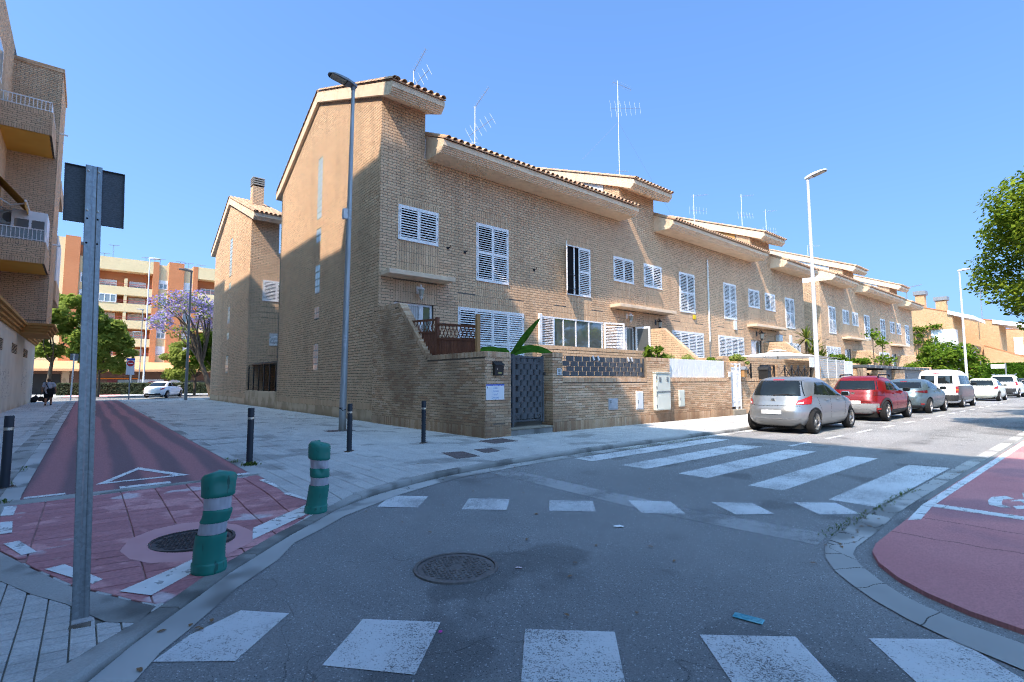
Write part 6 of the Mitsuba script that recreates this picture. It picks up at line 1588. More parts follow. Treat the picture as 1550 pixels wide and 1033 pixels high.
# ------------------------------------------------------------------ far orange apartment block
def brick_far(a, b):
    return proc(lambda p, n, uv: mix(a, b, fbm(p.x * 0.5, p.y * 0.5, p.z * 0.7, octaves=4)) * (0.94 + 0.1 * noise(p.x * 6, p.y * 6, p.z * 26)))
M('orange_brick', brick_far((0.50, 0.185, 0.08), (0.58, 0.235, 0.11)), 0.9)
M('yellow_brick', brick_far((0.70, 0.56, 0.32), (0.76, 0.62, 0.38)), 0.9)
M('red_rail', (0.45, 0.10, 0.09), 0.6)
A2 = thing('apartment_block', 'far orange and yellow brick apartment block beyond the lane', 'building')
FY = 82.0
put(A2 + '__core', box(-30, 45, FY + 2.0, FY + 14, 0, 15.9), 'orange_brick')
floors = [4.78, 7.05, 9.38, 11.53, 13.67]
def fwin(x0, x1, z0, z1, y, lab='__window', n=2, shut=0.0):
    w = put(A2 + lab, cat(box(x0, x1, y - 0.06, y, z1 - 0.1, z1), box(x0, x1, y - 0.06, y, z0, z0 + 0.1), *[box(x - 0.05, x + 0.05, y - 0.06, y, z0 + 0.1, z1 - 0.1) for x in np.linspace(x0 + 0.05, x1 - 0.05, n + 1)]), 'white_paint')
    put(w + '__pane', box(x0 + 0.05, x1 - 0.05, y - 0.02, y - 0.01, z0 + 0.08, z1 - 0.08), 'blue_glass')
    if shut:
        put(w + '__blind', box(x0 + 0.06, x1 - 0.06, y - 0.05, y - 0.03, z1 - 0.1 - shut * (z1 - z0 - 0.2), z1 - 0.1), 'white_plastic')
rngf = np.random.default_rng(21)
piers = [(-2.75, -1.34, 19.4), (6.15, 6.80, 17.4), (7.88, 9.62, 17.6), (10.7, 11.25, 17.4)]
for x0, x1, z in piers:
    put(A2 + '__pier', box(x0, x1, FY - 0.35, FY + 2.5, 0, z), 'orange_brick')
put(A2 + '__pier', box(-1.9, -0.9, FY + 0.6, FY + 3, 15.9, 18.6), 'orange_brick')
put(A2 + '__chimney', box(-1.5, -1.0, FY + 1.0, FY + 1.6, 18.6, 19.1), 'concrete')
put(A2 + '__wall', box(-8, -2.75, FY, FY + 2.2, 0, 19.2), 'yellow_brick')
for x0, x1 in ((-1.33, 0.55), (6.81, 7.87), (9.63, 10.69)):
    put(A2 + '__wall', box(x0, x1, FY - 0.02, FY + 2.2, 3.9, 17.1), 'yellow_brick')
    for k, z in enumerate(floors):
        w0, w1 = (-1.2, -0.1) if x0 < 0 else (x0 + 0.02, x1 - 0.02)
        fwin(w0, w1, z + 0.15, z + 1.35, FY - 0.03, shut=float(rngf.choice([0, 0.4, 0.9])))
put(A2 + '__parapet', box(0.55, 6.15, FY - 0.32, FY + 2.2, 15.75, 17.35), 'yellow_brick')
put(A2 + '__parapet', box(11.25, 20, FY - 0.32, FY + 2.2, 15.75, 17.4), 'yellow_brick')
for x0, x1 in ((0.55, 6.15), (11.25, 20.0)):
    put(A2 + '__wall', box(x0, x1, FY + 1.3, FY + 2.1, 3.9, 15.75), 'orange_brick')
    for k, z in enumerate(floors):
        b = put(A2 + '__balcony', box(x0, x1, FY - 0.30, FY + 1.3, z - 1.05, z + 0.0), 'yellow_brick')
        put(b + '__rail', cat(box(x0, x1, FY - 0.26, FY - 0.22, z + 0.38, z + 0.43), box(x0, x1, FY - 0.26, FY - 0.22, z + 0.16, z + 0.19)), 'red_rail')
        put(b + '__divider', box((x0 + min(x1, 6.2 if x0 < 5 else 17)) / 2 - 0.15, (x0 + min(x1, 6.2 if x0 < 5 else 17)) / 2 + 0.15, FY - 0.24, FY + 1.3, z, z + 1.1), 'yellow_brick')
        for a, q in (((x0 + 0.1, x0 + 1.9), 0), ((x0 + 3.2, x0 + 5.0), 1)) if x0 < 5 else (((x0 + 0.6, x0 + 2.5), 0), ((x0 + 3.5, x0 + 5.5), 1)):
            yy = FY + 1.29 if not (k == 3 and q == 0) else FY - 0.31
            fwin(a[0], a[1], z - 0.1 if yy > FY else z + 0.02, z + 1.0 if yy > FY else z + 1.08, yy, n=3 if q == 0 else 2, shut=float(rngf.choice([0, 0, 0.5, 0.9])))
t = A2
put(t + '__ground_canopy', hull([(x, y, z) for x in (-12, 16) for y, z in ((FY - 3.0, 2.75), (FY - 3.0, 3.0), (FY - 0.4, 2.75), (FY - 0.4, 4.0))]), 'orange_plain')
M('orange_plain', flatcol((0.66, 0.33, 0.16), (0.70, 0.38, 0.20)), 0.85)
put(t + '__shop_wall', box(-12, 16, FY - 0.6, FY + 1, 0, 2.76), 'shop_brown')
M('shop_brown', flatcol((0.13, 0.075, 0.055), (0.2, 0.12, 0.09)), 0.8)
for x0, x1, z0, z1, mt in ((-6.3, -2.4, 0, 2.4, 'black_plastic'), (-2.3, -1.6, 0, 2.74, 'plinth_plaster'), (-7.2, -6.35, 0, 2.74, 'plinth_plaster'), (2.0, 3.0, 0, 1.75, 'shop_red'), (3.05, 5.0, 0.5, 1.7, 'blue_glass'), (5.05, 7.9, 0.2, 1.75, 'sign_white'), (8.5, 10.2, 0.2, 1.75, 'sign_white'), (10.3, 13, 0.2, 1.6, 'window_glass')):
    put(t + '__shop_front', box(x0, x1, FY - 0.66, FY - 0.605, z0, z1), mt)
put(t + '__sign_strip', box(1.0, 5.1, FY - 0.70, FY - 0.606, 1.80, 1.93), 'orange_sign')
M('orange_sign', (0.75, 0.20, 0.02), 0.5)
M('shop_red', (0.16, 0.04, 0.045), 0.6)
for cx in (6.6, 9.3):
    for r0, r1 in ((0.95, 1.05), (0.55, 0.70)) if cx < 8 else ((0.62, 0.68), (0.42, 0.48)):
        a = np.linspace(0, np.pi, 24)
        V = np.array([(cx + r * math.cos(q), FY - 0.668, 0.45 + r * math.sin(q)) for r in (r0, r1) for q in a])
        put(t + '__shop_emblem', (V, np.array([[i, i + 1, 25 + i, 24 + i] for i in range(23)])) if False else cat((V, np.array([[i, i + 1, 25 + i, 24 + i] for i in range(23)]))), 'sign_red')
    put(t + '__shop_emblem', box(cx - 0.5, cx + 0.5, FY - 0.669, FY - 0.662, 0.50, 0.68), 'sign_red')
for i, (x, h) in enumerate(((-0.2, 1.3), (1.0, 0.8), (1.9, 2.0), (5.4, 0.9), (6.4, 0.8), (7.0, 0.9), (9.3, 0.9), (10.3, 0.8), (11.8, 0.8))):
    t = thing('tv_antenna', ['leftmost roof antenna of the far orange block', 'low antenna close left of the sign post on the far orange block', 'tallest antenna on the far orange block roof, right of the sign post', 'antenna at the right end of the long yellow parapet', 'antenna over the narrow orange pier of the far block', 'antenna just right of the narrow orange pier of the far block', 'antenna over the wide orange pier of the far block', 'antenna between the wide pier and the right yellow parapet of the far block', 'rightmost roof antenna of the far orange block'][i], 'antenna', 'antennas on the far apartment block')
    put(t + '__mast', tube([(x, FY + 1.5, 15.9), (x, FY + 1.5, 17.3 + h)], 0.03, 5), 'lamp_grey')
    put(t + '__boom', tube([(x - 0.5, FY + 1.5, 17.25 + h), (x + 0.6, FY + 1.4, 17.3 + h)], 0.035, 5), 'lamp_grey')

# far pavement, cross street kerb
struct('far_pavement', cat(box(-40, 60, 64.0, 82, -0.1, 0.0)), 'gutter_concrete')
put('far_pavement__red_path', box(-1.6, 3.0, 64.0, 73.0, -0.05, 0.004), 'pink_cement')

# ------------------------------------------------------------------ the blank sunlit walls at the end of the street
def far_house(label, X0, X1, y0, y1, zt0, zt1, win=None):
    h = thing('brick_house', label, 'house')
    pr = sg.Polygon([(y0, 0), (y0, zt0), (y1, zt1), (y1, 0)])
    put(h + '__wall', prism(pr, 0.0, X1 - X0, o=(X0, 0, 0), u=(0, 1, 0), v=(0, 0, 1), n=(1, 0, 0)), 'end_brick')
    put(h + '__coping', hull([(x, y, z + dz) for x in (X0 - 0.06, X1) for y, z in ((y0 - 0.1, zt0), (y1, zt1)) for dz in (0.005, 0.12)]), 'orange_brick')
    return h
def end_fn(p, n, uv):
    r = p.z / 0.09
    row = dr.floor(r)
    tone = cell_rand(dr.floor((p.x + p.y) / 0.30 + 0.5 * row), row)
    return mix((0.50, 0.30, 0.155), (0.60, 0.39, 0.225), 0.5 * tone + 0.5 * fbm(p.y * 0.4 + p.x * 0.3, p.z * 0.4)) * (1 - 0.22 * smoothstep(0.82, 0.9, r - row))
M('end_brick', proc(end_fn), 0.9, spec=0.15)
E1 = far_house('blank sunlit brick side wall of the first house past the terrace, with a corner window', 88, 95, 14.0, 26, 10.25, 14.2)
w = put(E1 + '__window', cat(box(87.93, 87.99, 13.93, 16.3, 5.4, 8.1)), 'white_paint')
put(E1 + '__fascia', hull([(x, y, z) for x in (87.7, 96) for y, z in ((14.4, 10.6), (14.4, 10.1), (11.8, 9.6), (11.8, 9.15))]), 'white_paint')
put(E1 + '__window', box(88.0, 90.5, 13.93, 13.99, 5.4, 8.1), 'white_paint')
put(E1 + '__chimney', box(90, 91.2, 17.2, 18.2, 11, 13.3), 'end_brick')
put(E1 + '__chimney_cap', box(89.8, 91.4, 17.0, 18.4, 13.35, 13.9), 'lamp_grey')
put(E1 + '__downpipe', box(87.9, 87.98, 16.1, 16.3, 0, 7.6), 'white_paint')
E2 = far_house('second sunlit brick house at the end of the street, stepped back to the right', 99, 106, 10.8, 22, 9.6, 12.3)
put(E2 + '__fascia', hull([(x, y, z) for x in (98.8, 107) for y, z in ((11.4, 9.9), (11.4, 9.35), (8.4, 9.2), (8.4, 8.6))]), 'white_paint')
put(E2 + '__chimney', box(97.9, 99.2, 16.2, 17.4, 10, 13.2), 'end_brick')
put(E2 + '__chimney_cap', box(97.7, 99.4, 16.0, 17.6, 13.25, 13.8), 'lamp_grey')
E3 = far_house('low sunlit brick wall with a sloping top at the end of the street', 98.0, 98.6, 5.4, 12.4, 3.1, 6.2)
E4 = far_house('last sunlit brick house at the right end of the street behind the tree', 112, 118, 3.4, 16, 8.8, 9.6)
put(E4 + '__window', box(111.93, 111.99, 9.6, 10.6, 5.2, 8.0), 'white_paint')
t = thing('tv_antenna', 'thin antenna on the blank sunlit walls right of the far lamp post', 'antenna')
put(t + '__mast', tube([(97, 12.2, 9.5), (97, 12.2, 14.2)], 0.05, 5), 'lamp_grey')
put(t + '__boom', tube([(97, 12.9, 14.1), (97, 10.6, 14.2)], 0.04, 5), 'lamp_grey')
t = thing('tv_antenna', 'antenna beside the chimney at the end of the second terrace', 'antenna')
put(t + '__mast', tube([(86, 18.3, 11.0), (86, 18.3, 14.4)], 0.05, 5), 'lamp_grey')
put(t + '__boom', tube([(86, 18.4, 14.0), (86, 16.6, 14.2)], 0.05, 5), 'lamp_grey')

# ------------------------------------------------------------------ vehicles
def PAINT(name, c, metal=0.0, rough=0.22):
    return M(name, c, rough, metal=metal, spec=0.6, clearcoat=1.0, clearcoat_gloss=0.95)
PAINT('paint_silver', (0.36, 0.375, 0.38), 0.7, 0.32)
PAINT('paint_red', (0.27, 0.008, 0.010), 0.4, 0.22)
PAINT('paint_blue_grey', (0.125, 0.175, 0.195), 0.5, 0.28)
PAINT('paint_white', (0.74, 0.75, 0.76))
PAINT('paint_cream', (0.66, 0.67, 0.58))
PAINT('paint_dark', (0.03, 0.035, 0.045), 0.2)
M('car_glass', (0.012, 0.016, 0.018), 0.02, spec=0.5)
M('tyre', (0.022, 0.022, 0.023), 0.85, spec=0.2)
M('alloy', (0.60, 0.60, 0.60), 0.28, metal=0.9)
M('tail_red', (0.42, 0.008, 0.008), 0.12, spec=0.8, clearcoat=1.0)
M('tail_dark', (0.10, 0.004, 0.006), 0.12, spec=0.8, clearcoat=1.0)
M('lamp_clear', (0.6, 0.6, 0.6), 0.15, spec=0.8)
M('lamp_orange', (0.7, 0.22, 0.03), 0.2)
M('cladding', (0.035, 0.036, 0.038), 0.6)
M('cladding_grey', (0.26, 0.27, 0.28), 0.45)
M('under_black', (0.008, 0.008, 0.008), 0.95)
M('plate_white', (0.80, 0.80, 0.80), 0.4)
class Body:
    """A car body as rounded sections over height: z -> rear x, front x, half width."""
    def __init__(s, rows, n=4.2):
        from scipy.interpolate import PchipInterpolator
        r = np.array(rows, float)
        s.z0, s.z1, s.n = r[0, 0], r[-1, 0], n
        s.xr, s.xf, s.w = (PchipInterpolator(r[:, 0], r[:, k]) for k in (1, 2, 3))
    def rear(s, y, z, d=0.004):
        xc, a, w = (s.xr(z) + s.xf(z)) / 2, (s.xf(z) - s.xr(z)) / 2, s.w(z)
        q = np.clip(1 - np.abs(np.asarray(y) / w) ** s.n, 0, 1) ** (1 / s.n)
        return np.stack([xc - a * q - d, np.asarray(y) + 0 * z, z + 0 * np.asarray(y)], -1)
    def side(s, x, z, sg_, d=0.004):
        xc, a, w = (s.xr(z) + s.xf(z)) / 2, (s.xf(z) - s.xr(z)) / 2, s.w(z)
        q = np.clip(1 - np.abs((x - xc) / a) ** s.n, 0, 1) ** (1 / s.n)
        return np.stack([x + 0 * z, sg_ * (w * q + d), z + 0 * x], -1)
    def ring(s, th, z, d=0.004):
        """By angle: 0 front, pi rear; positive th on the left side."""
        xc, a, w = (s.xr(z) + s.xf(z)) / 2, (s.xf(z) - s.xr(z)) / 2, s.w(z)
        c, q = np.cos(th), np.sin(th)
        e = 2 / s.n
        return np.stack([xc + (a + d) * np.sign(c) * np.abs(c) ** e, (w + d) * np.sign(q) * np.abs(q) ** e, z + 0 * th], -1)
    def mesh(s, nz=46, nt=96):
        zs = np.r_[np.linspace(s.z0, s.z1 - 0.06, nz), s.z1 - 0.06 + 0.06 * (1 - (1 - np.linspace(0.2, 1, 5)) ** 2)]
        th = np.linspace(0, 2 * np.pi, nt, endpoint=False)
        t2 = th + 0.12 * np.sin(4 * th) * -1
        V = np.vstack([s.ring(t2, z, 0.0) for z in zs])
        i = np.arange(nt)
        F = np.vstack([np.stack([k * nt + i, k * nt + (i + 1) % nt, (k + 1) * nt + (i + 1) % nt, (k + 1) * nt + i], 1) for k in range(len(zs) - 1)])
        V, F = cat((V, F))
        b, t = len(V), len(V) + 1
        e = (len(zs) - 1) * nt
        xm0, xm1 = (s.xr(zs[0]) + s.xf(zs[0])) / 2, (s.xr(zs[-1]) + s.xf(zs[-1])) / 2
        V = np.vstack([V, [[xm0, 0, zs[0]], [xm1, 0, zs[-1]]]])
        F = np.vstack([F, np.stack([i * 0 + b, (i + 1) % nt, i], 1), np.stack([i * 0 + t, e + i, e + (i + 1) % nt], 1)])
        return V, F
def grid(P):
    """A (rows, cols, 3) array of points as a sheet."""
    r, c = P.shape[:2]
    return cat((P.reshape(-1, 3), np.array([[i * c + k, i * c + k + 1, (i + 1) * c + k + 1, (i + 1) * c + k] for i in range(r - 1) for k in range(c - 1)])))
def quadpatch(f, c00, c10, c11, c01, n=9, m=9):
    """A sheet over the bilinear patch between four parameter corners."""
    u, v = np.meshgrid(np.linspace(0, 1, n), np.linspace(0, 1, m))
    a = (1 - u) * (1 - v) * c00[0] + u * (1 - v) * c10[0] + u * v * c11[0] + (1 - u) * v * c01[0]
    b = (1 - u) * (1 - v) * c00[1] + u * (1 - v) * c10[1] + u * v * c11[1] + (1 - u) * v * c01[1]
    return grid(f(a, b))
def wheel(R_, W, spokes, yoff):
    ty = lathe([(R_ * 0.66, -W / 2 + 0.01), (R_ * 0.90, -W / 2), (R_ * 0.985, -W / 2 + 0.03), (R_, -W / 4), (R_, W / 4), (R_ * 0.985, W / 2 - 0.03), (R_ * 0.90, W / 2), (R_ * 0.66, W / 2 - 0.01), (R_ * 0.66, -W / 2 + 0.01)], 40)
    rim = [lathe([(R_ * 0.67, W / 2 - 0.005), (R_ * 0.62, W / 2 - 0.015), (R_ * 0.60, W / 2 - 0.09)], 40), lathe([(0.0001, W / 2 - 0.02), (R_ * 0.14, W / 2 - 0.025), (R_ * 0.17, W / 2 - 0.06)], 20)]
    for k in range(spokes):
        a = 2 * np.pi * k / spokes
        for d in (-0.14, 0.14):
            b = hull([(r * math.cos(a + dd), r * math.sin(a + dd), z) for r, w_, zz in ((R_ * 0.12, 0.10, W / 2 - 0.03), (R_ * 0.63, 0.055, W / 2 - 0.02)) for dd in (d - w_ * 0.6, d + w_ * 0.6) for z in (zz, zz - 0.03)])
            rim.append(b)
    back = lathe([(0.0001, W / 2 - 0.10), (R_ * 0.62, W / 2 - 0.10)], 24)
    return ty, cat(*rim), back
def car(label, cat_, B, paint, x, y, yaw, wheels, R_=0.325, z=ROAD, name='parked_car', group='cars parked along the kerb', parts=None, spokes=5, both=False, track=None, arch=1.16):
    t = thing(name, label, cat_, group)
    Q, o = rot('z', yaw), np.array([x, y, z])
    g = lambda m: tf(m, Q, o)
    V, F = B.mesh()
    man = m3.Manifold(m3.Mesh(np.ascontiguousarray(V, np.float32), np.ascontiguousarray(F, np.uint32)))
    tr = track or (float(B.w(0.5)) - 0.035)
    cuts = []
    for wx in wheels:
        for sd in (1, -1):
            c = m3.Manifold.cylinder(0.34, R_ * arch, R_ * arch, 36).rotate((90, 0, 0)).translate((wx, sd * (tr + 0.08) + 0.17, R_ + 0.01))
            cuts.append(c)
    if not man.is_empty():
        for c in cuts:
            man = man - c
        me = man.to_mesh()
        V, F = np.array(me.vert_properties[:, :3]), np.array(me.tri_verts)
    put(t + '__body', g((V, F)), paint, smooth=38)
    put(t + '__underside', g(box(min(wheels) - 0.5, max(wheels) + 0.5, -tr + 0.22, tr - 0.22, 0.14, 0.42)), 'under_black')
    ty, rim, back = wheel(R_, 0.21, spokes, 0)
    for wx in wheels:
        for sd in (1, -1):
            S = np.array([[1, 0, 0], [0, 0, sd], [0, -sd, 0]]).T
            S = rot('x', -90 if sd > 0 else 90)
            c = np.array([wx, sd * (tr - 0.09), R_])
            w = put(t + '__wheel', g(tf(ty, S, c)), 'tyre', smooth=40)
            put(w + '__rim', g(tf(rim, S, c)), 'alloy', smooth=30)
            put(w + '__disc', g(tf(back, S, c)), 'under_black')
            a = np.linspace(-0.05, np.pi + 0.05, 26)
    if parts:
        parts(t, B, g)
    return t
def glass_side(t, B, g, polys, mat='car_glass', sides=(1, -1), key='__side_window', d=0.005):
    for sd in sides:
        for q in polys:
            put(t + key, g(quadpatch(lambda a, b: B.side(a, b, sd, d), *q)), mat, smooth=60)
def rear_patch(t, B, g, key, q, mat, d=0.005, n=17, m=9):
    return put(t + key, g(quadpatch(lambda a, b: B.rear(a, b, d), *q, n=n, m=m)), mat, smooth=60)
def ring_patch(t, B, g, key, q, mat, d=0.006, n=13, m=7):
    return put(t + key, g(quadpatch(lambda a, b: B.ring(a, b, d), *q, n=n, m=m)), mat, smooth=60)
def mirror(t, B, g, x, z, mat):
    for sd in (1, -1):
        y = float(B.side(np.array([x]), np.array([z]), sd, 0)[0, 1])
        put(t + '__mirror', g(tf(rbox(-0.06, 0.07, -0.11, 0.11, -0.07, 0.07, 0.035), None, (x, y + sd * 0.14, z + 0.03))), mat, smooth=40)
        put(t + '__mirror_glass', g(box(x - 0.066, x - 0.061, y + sd * 0.14 - 0.085, y + sd * 0.14 + 0.085, z - 0.02, z + 0.08)), 'car_glass')
def handles(t, B, g, xs, z, mat):
    for x in xs:
        for sd in (1, -1):
            y = float(B.side(np.array([x]), np.array([z]), sd, 0)[0, 1])
            put(t + '__door_handle', g(rbox(x - 0.10, x + 0.10, y - 0.02 + 0.02 * sd, y + 0.02 + 0.02 * sd, z - 0.018, z + 0.018, 0.012)), mat, smooth=40)
def seams(t, B, g, xs, z0, z1, rear=None):
    for x in xs:
        for sd in (1, -1):
            put(t + '__door_seam', g(quadpatch(lambda a, b: B.side(a, b, sd, 0.0025), (x[0] - 0.006, z0), (x[0] + 0.006, z0), (x[1] + 0.006, z1), (x[1] - 0.006, z1), n=2, m=14)), 'under_black')
def number_plate(t, B, g, z, w=0.26, h=0.055, key='__number_plate', y0=0.0):
    x = float(B.rear(np.array([y0]), np.array([z]), 0.0)[0, 0])
    put(t + key, g(rbox(x - 0.022, x - 0.006, y0 - w, y0 + w, z - h, z + h, 0.004)), 'plate_white')
def emblem(t, B, g, z, r=0.055):
    x = float(B.rear(np.array([0.0]), np.array([z]), 0.0)[0, 0])
    put(t + '__emblem', g(tf(cat(lathe([(r * 0.72, 0.0), (r * 0.72, 0.012), (r, 0.012), (r, 0.0)], 24), box(-r * 1.15, r * 0.2, -r * 0.16, r * 0.16, 0.004, 0.014), box(-r * 0.2, r * 1.15, -r * 0.16 + r * 0.22, r * 0.16 + r * 0.22, 0.004, 0.014)), rot('z', 90) @ rot('y', -90) if False else rot('y', -90) @ rot('z', 90), (x - 0.004, 0, z))), 'steel', smooth=40)
def wiper(t, B, g, z, y0, y1, z1=None):
    a, b = B.rear(np.array([y0]), np.array([z]), 0.02)[0], B.rear(np.array([y1]), np.array([z1 or z]), 0.02)[0]
    put(t + '__wiper', g(cat(tube([a, b], 0.012, 6), tube([b + [0, 0.12, 0.005], b - [0, 0.22, 0.005]], 0.010, 6))), 'black_plastic')
def aerial(t, g, x, z, h=0.16):
    put(t + '__aerial', g(tube([(x, 0, z - 0.02), (x - 0.05, 0, z + h)], 0.008, 5)), 'black_plastic')

# silver hatchback
def silver_parts(t, B, g):
    rear_patch(t, B, g, '__rear_window', ((-0.71, 1.02), (0.71, 1.02), (0.56, 1.42), (-0.56, 1.42)), 'car_glass', d=0.006)
    rear_patch(t, B, g, '__spoiler_lip', ((-0.60, 1.435), (0.60, 1.435), (0.56, 1.475), (-0.56, 1.475)), 'paint_silver', d=0.03)
    rear_patch(t, B, g, '__brake_light', ((-0.15, 1.445), (0.15, 1.445), (0.15, 1.47), (-0.15, 1.47)), 'tail_red', d=0.034, n=3, m=3)
    for sd in (1, -1):
        ring_patch(t, B, g, '__tail_light', ((sd * 2.20, 0.80), (sd * 2.74, 0.785), (sd * 2.66, 0.90), (sd * 2.08, 1.03)), 'tail_red', d=0.012)
        ring_patch(t, B, g, '__lamp_lens', ((sd * 2.48, 0.81), (sd * 2.70, 0.80), (sd * 2.66, 0.845), (sd * 2.46, 0.865)), 'lamp_clear', d=0.016)
    rear_patch(t, B, g, '__hatch_seam', ((-0.66, 0.748), (0.66, 0.748), (0.66, 0.757), (-0.66, 0.757)), 'under_black', d=0.004, m=2)
    rear_patch(t, B, g, '__bumper_seam', ((-0.72, 0.40), (0.72, 0.40), (0.66, 0.415), (-0.66, 0.415)), 'cladding_grey', d=0.012, m=2)
    glass_side(t, B, g, [((-1.30, 1.06), (-0.36, 1.02), (-0.42, 1.38), (-0.93, 1.38)), ((-0.29, 1.02), (0.86, 0.985), (0.20, 1.37), (-0.33, 1.38))])
    glass_side(t, B, g, [((-0.38, 1.0), (-0.30, 1.0), (-0.34, 1.385), (-0.42, 1.385))], 'black_plastic', key='__pillar', d=0.006)
    seams(t, B, g, [(-0.34, -0.34), (0.72, 0.86)], 0.36, 1.0)
    seams(t, B, g, [(-1.02, -1.20)], 0.62, 1.0)
    number_plate(t, B, g, 0.58)
    emblem(t, B, g, 0.90)
    wiper(t, B, g, 1.035, 0.02, -0.34, 1.06)
    mirror(t, B, g, 0.70, 1.02, 'paint_silver')
    handles(t, B, g, (-0.62, 0.22), 0.90, 'paint_silver')
    aerial(t, g, -0.9, 1.53)
HATCH = Body([(0.20, -1.93, 1.80, 0.74), (0.30, -2.06, 2.02, 0.84), (0.42, -2.115, 2.12, 0.885), (0.58, -2.11, 2.14, 0.90), (0.74, -2.05, 2.10, 0.895), (0.86, -1.985, 1.95, 0.885), (0.96, -1.935, 1.55, 0.865), (1.04, -1.895, 1.18, 0.835), (1.18, -1.80, 0.86, 0.775), (1.34, -1.66, 0.44, 0.705), (1.44, -1.54, 0.16, 0.645), (1.505, -1.38, -0.10, 0.56), (1.545, -1.05, -0.40, 0.36)], 4.0)
car('silver hatchback parked nearest the camera, rear towards it', 'car', HATCH, 'paint_silver', 16.55, 6.22, 0, (-1.36, 1.36), parts=silver_parts)
# red crossover
def red_parts(t, B, g):
    rear_patch(t, B, g, '__rear_window', ((-0.70, 1.10), (0.70, 1.10), (0.60, 1.42), (-0.60, 1.42)), 'car_glass', d=0.006)
    for sd in (1, -1):
        ring_patch(t, B, g, '__tail_light', ((sd * 2.14, 0.90), (sd * 2.72, 0.90), (sd * 2.66, 1.03), (sd * 2.10, 1.05)), 'tail_dark', d=0.012)
        ring_patch(t, B, g, '__reflector', ((sd * 2.36, 0.40), (sd * 2.56, 0.40), (sd * 2.56, 0.47), (sd * 2.36, 0.47)), 'tail_red', d=0.02)
        put(t + '__roof_rail', g(cat(tube([(-1.25, sd * 0.60, 1.56), (-1.15, sd * 0.60, 1.63), (0.05, sd * 0.60, 1.65), (0.15, sd * 0.60, 1.58)], 0.028, 8))), 'black_plastic', smooth=50)
        for wx in (-1.38, 1.38):
            a = np.linspace(0.02, np.pi - 0.02, 22)
            P = np.stack([B.side(wx + r * np.cos(a), 0.36 + r * np.sin(a), sd, 0.012) for r in (0.385, 0.47)], 0)
            put(t + '__arch_cladding', g(grid(P)), 'cladding', smooth=50)
        put(t + '__sill_cladding', g(quadpatch(lambda p, q: B.side(p, q, sd, 0.010), (-0.95, 0.24), (0.95, 0.24), (0.95, 0.40), (-0.95, 0.40))), 'cladding', smooth=50)
    rear_patch(t, B, g, '__lower_bumper', ((-0.84, 0.26), (0.84, 0.26), (0.84, 0.62), (-0.84, 0.62)), 'cladding_grey', d=0.010)
    rear_patch(t, B, g, '__skid_plate', ((-0.60, 0.30), (0.60, 0.30), (0.48, 0.42), (-0.48, 0.42)), 'alloy', d=0.02)
    rear_patch(t, B, g, '__hatch_seam', ((-0.70, 0.69), (0.70, 0.69), (0.70, 0.70), (-0.70, 0.70)), 'under_black', d=0.004, m=2)
    glass_side(t, B, g, [((-1.20, 1.10), (-0.38, 1.06), (-0.42, 1.40), (-0.92, 1.40)), ((-0.30, 1.06), (0.86, 1.03), (0.22, 1.39), (-0.34, 1.40))])
    seams(t, B, g, [(-0.34, -0.34), (0.74, 0.86)], 0.42, 1.05)
    number_plate(t, B, g, 0.66)
    x = float(B.rear(np.array([0.0]), np.array([0.98]), 0.0)[0, 0])
    put(t + '__emblem', g(cat(box(x - 0.016, x - 0.002, -0.07, 0.07, 0.995, 1.012), hull([(xx, yy, zz) for xx in (x - 0.016, x - 0.002) for yy, zz in ((-0.06, 0.98), (0.06, 0.98), (0.03, 0.93), (-0.03, 0.93))]))), 'steel')
    wiper(t, B, g, 1.11, 0.0, -0.25, 1.13)
    mirror(t, B, g, 0.72, 1.06, 'black_plastic')
    handles(t, B, g, (-0.62, 0.22), 0.96, 'paint_red')
    aerial(t, g, -1.0, 1.57, 0.25)
CROSS = Body([(0.24, -1.90, 1.78, 0.76), (0.34, -2.03, 2.02, 0.88), (0.50, -2.08, 2.12, 0.915), (0.66, -2.07, 2.13, 0.92), (0.82, -2.02, 2.11, 0.905), (0.94, -1.97, 2.02, 0.895), (1.02, -1.94, 1.66, 0.87), (1.10, -1.90, 1.16, 0.83), (1.24, -1.78, 0.82, 0.775), (1.40, -1.62, 0.38, 0.70), (1.50, -1.50, 0.10, 0.63), (1.565, -1.32, -0.18, 0.54), (1.60, -1.0, -0.45, 0.34)], 4.2)
car('red crossover with black wheel arches and roof rails, second in the row of parked cars', 'car', CROSS, 'paint_red', 23.05, 6.22, 0, (-1.38, 1.38), R_=0.36, parts=red_parts, spokes=5)
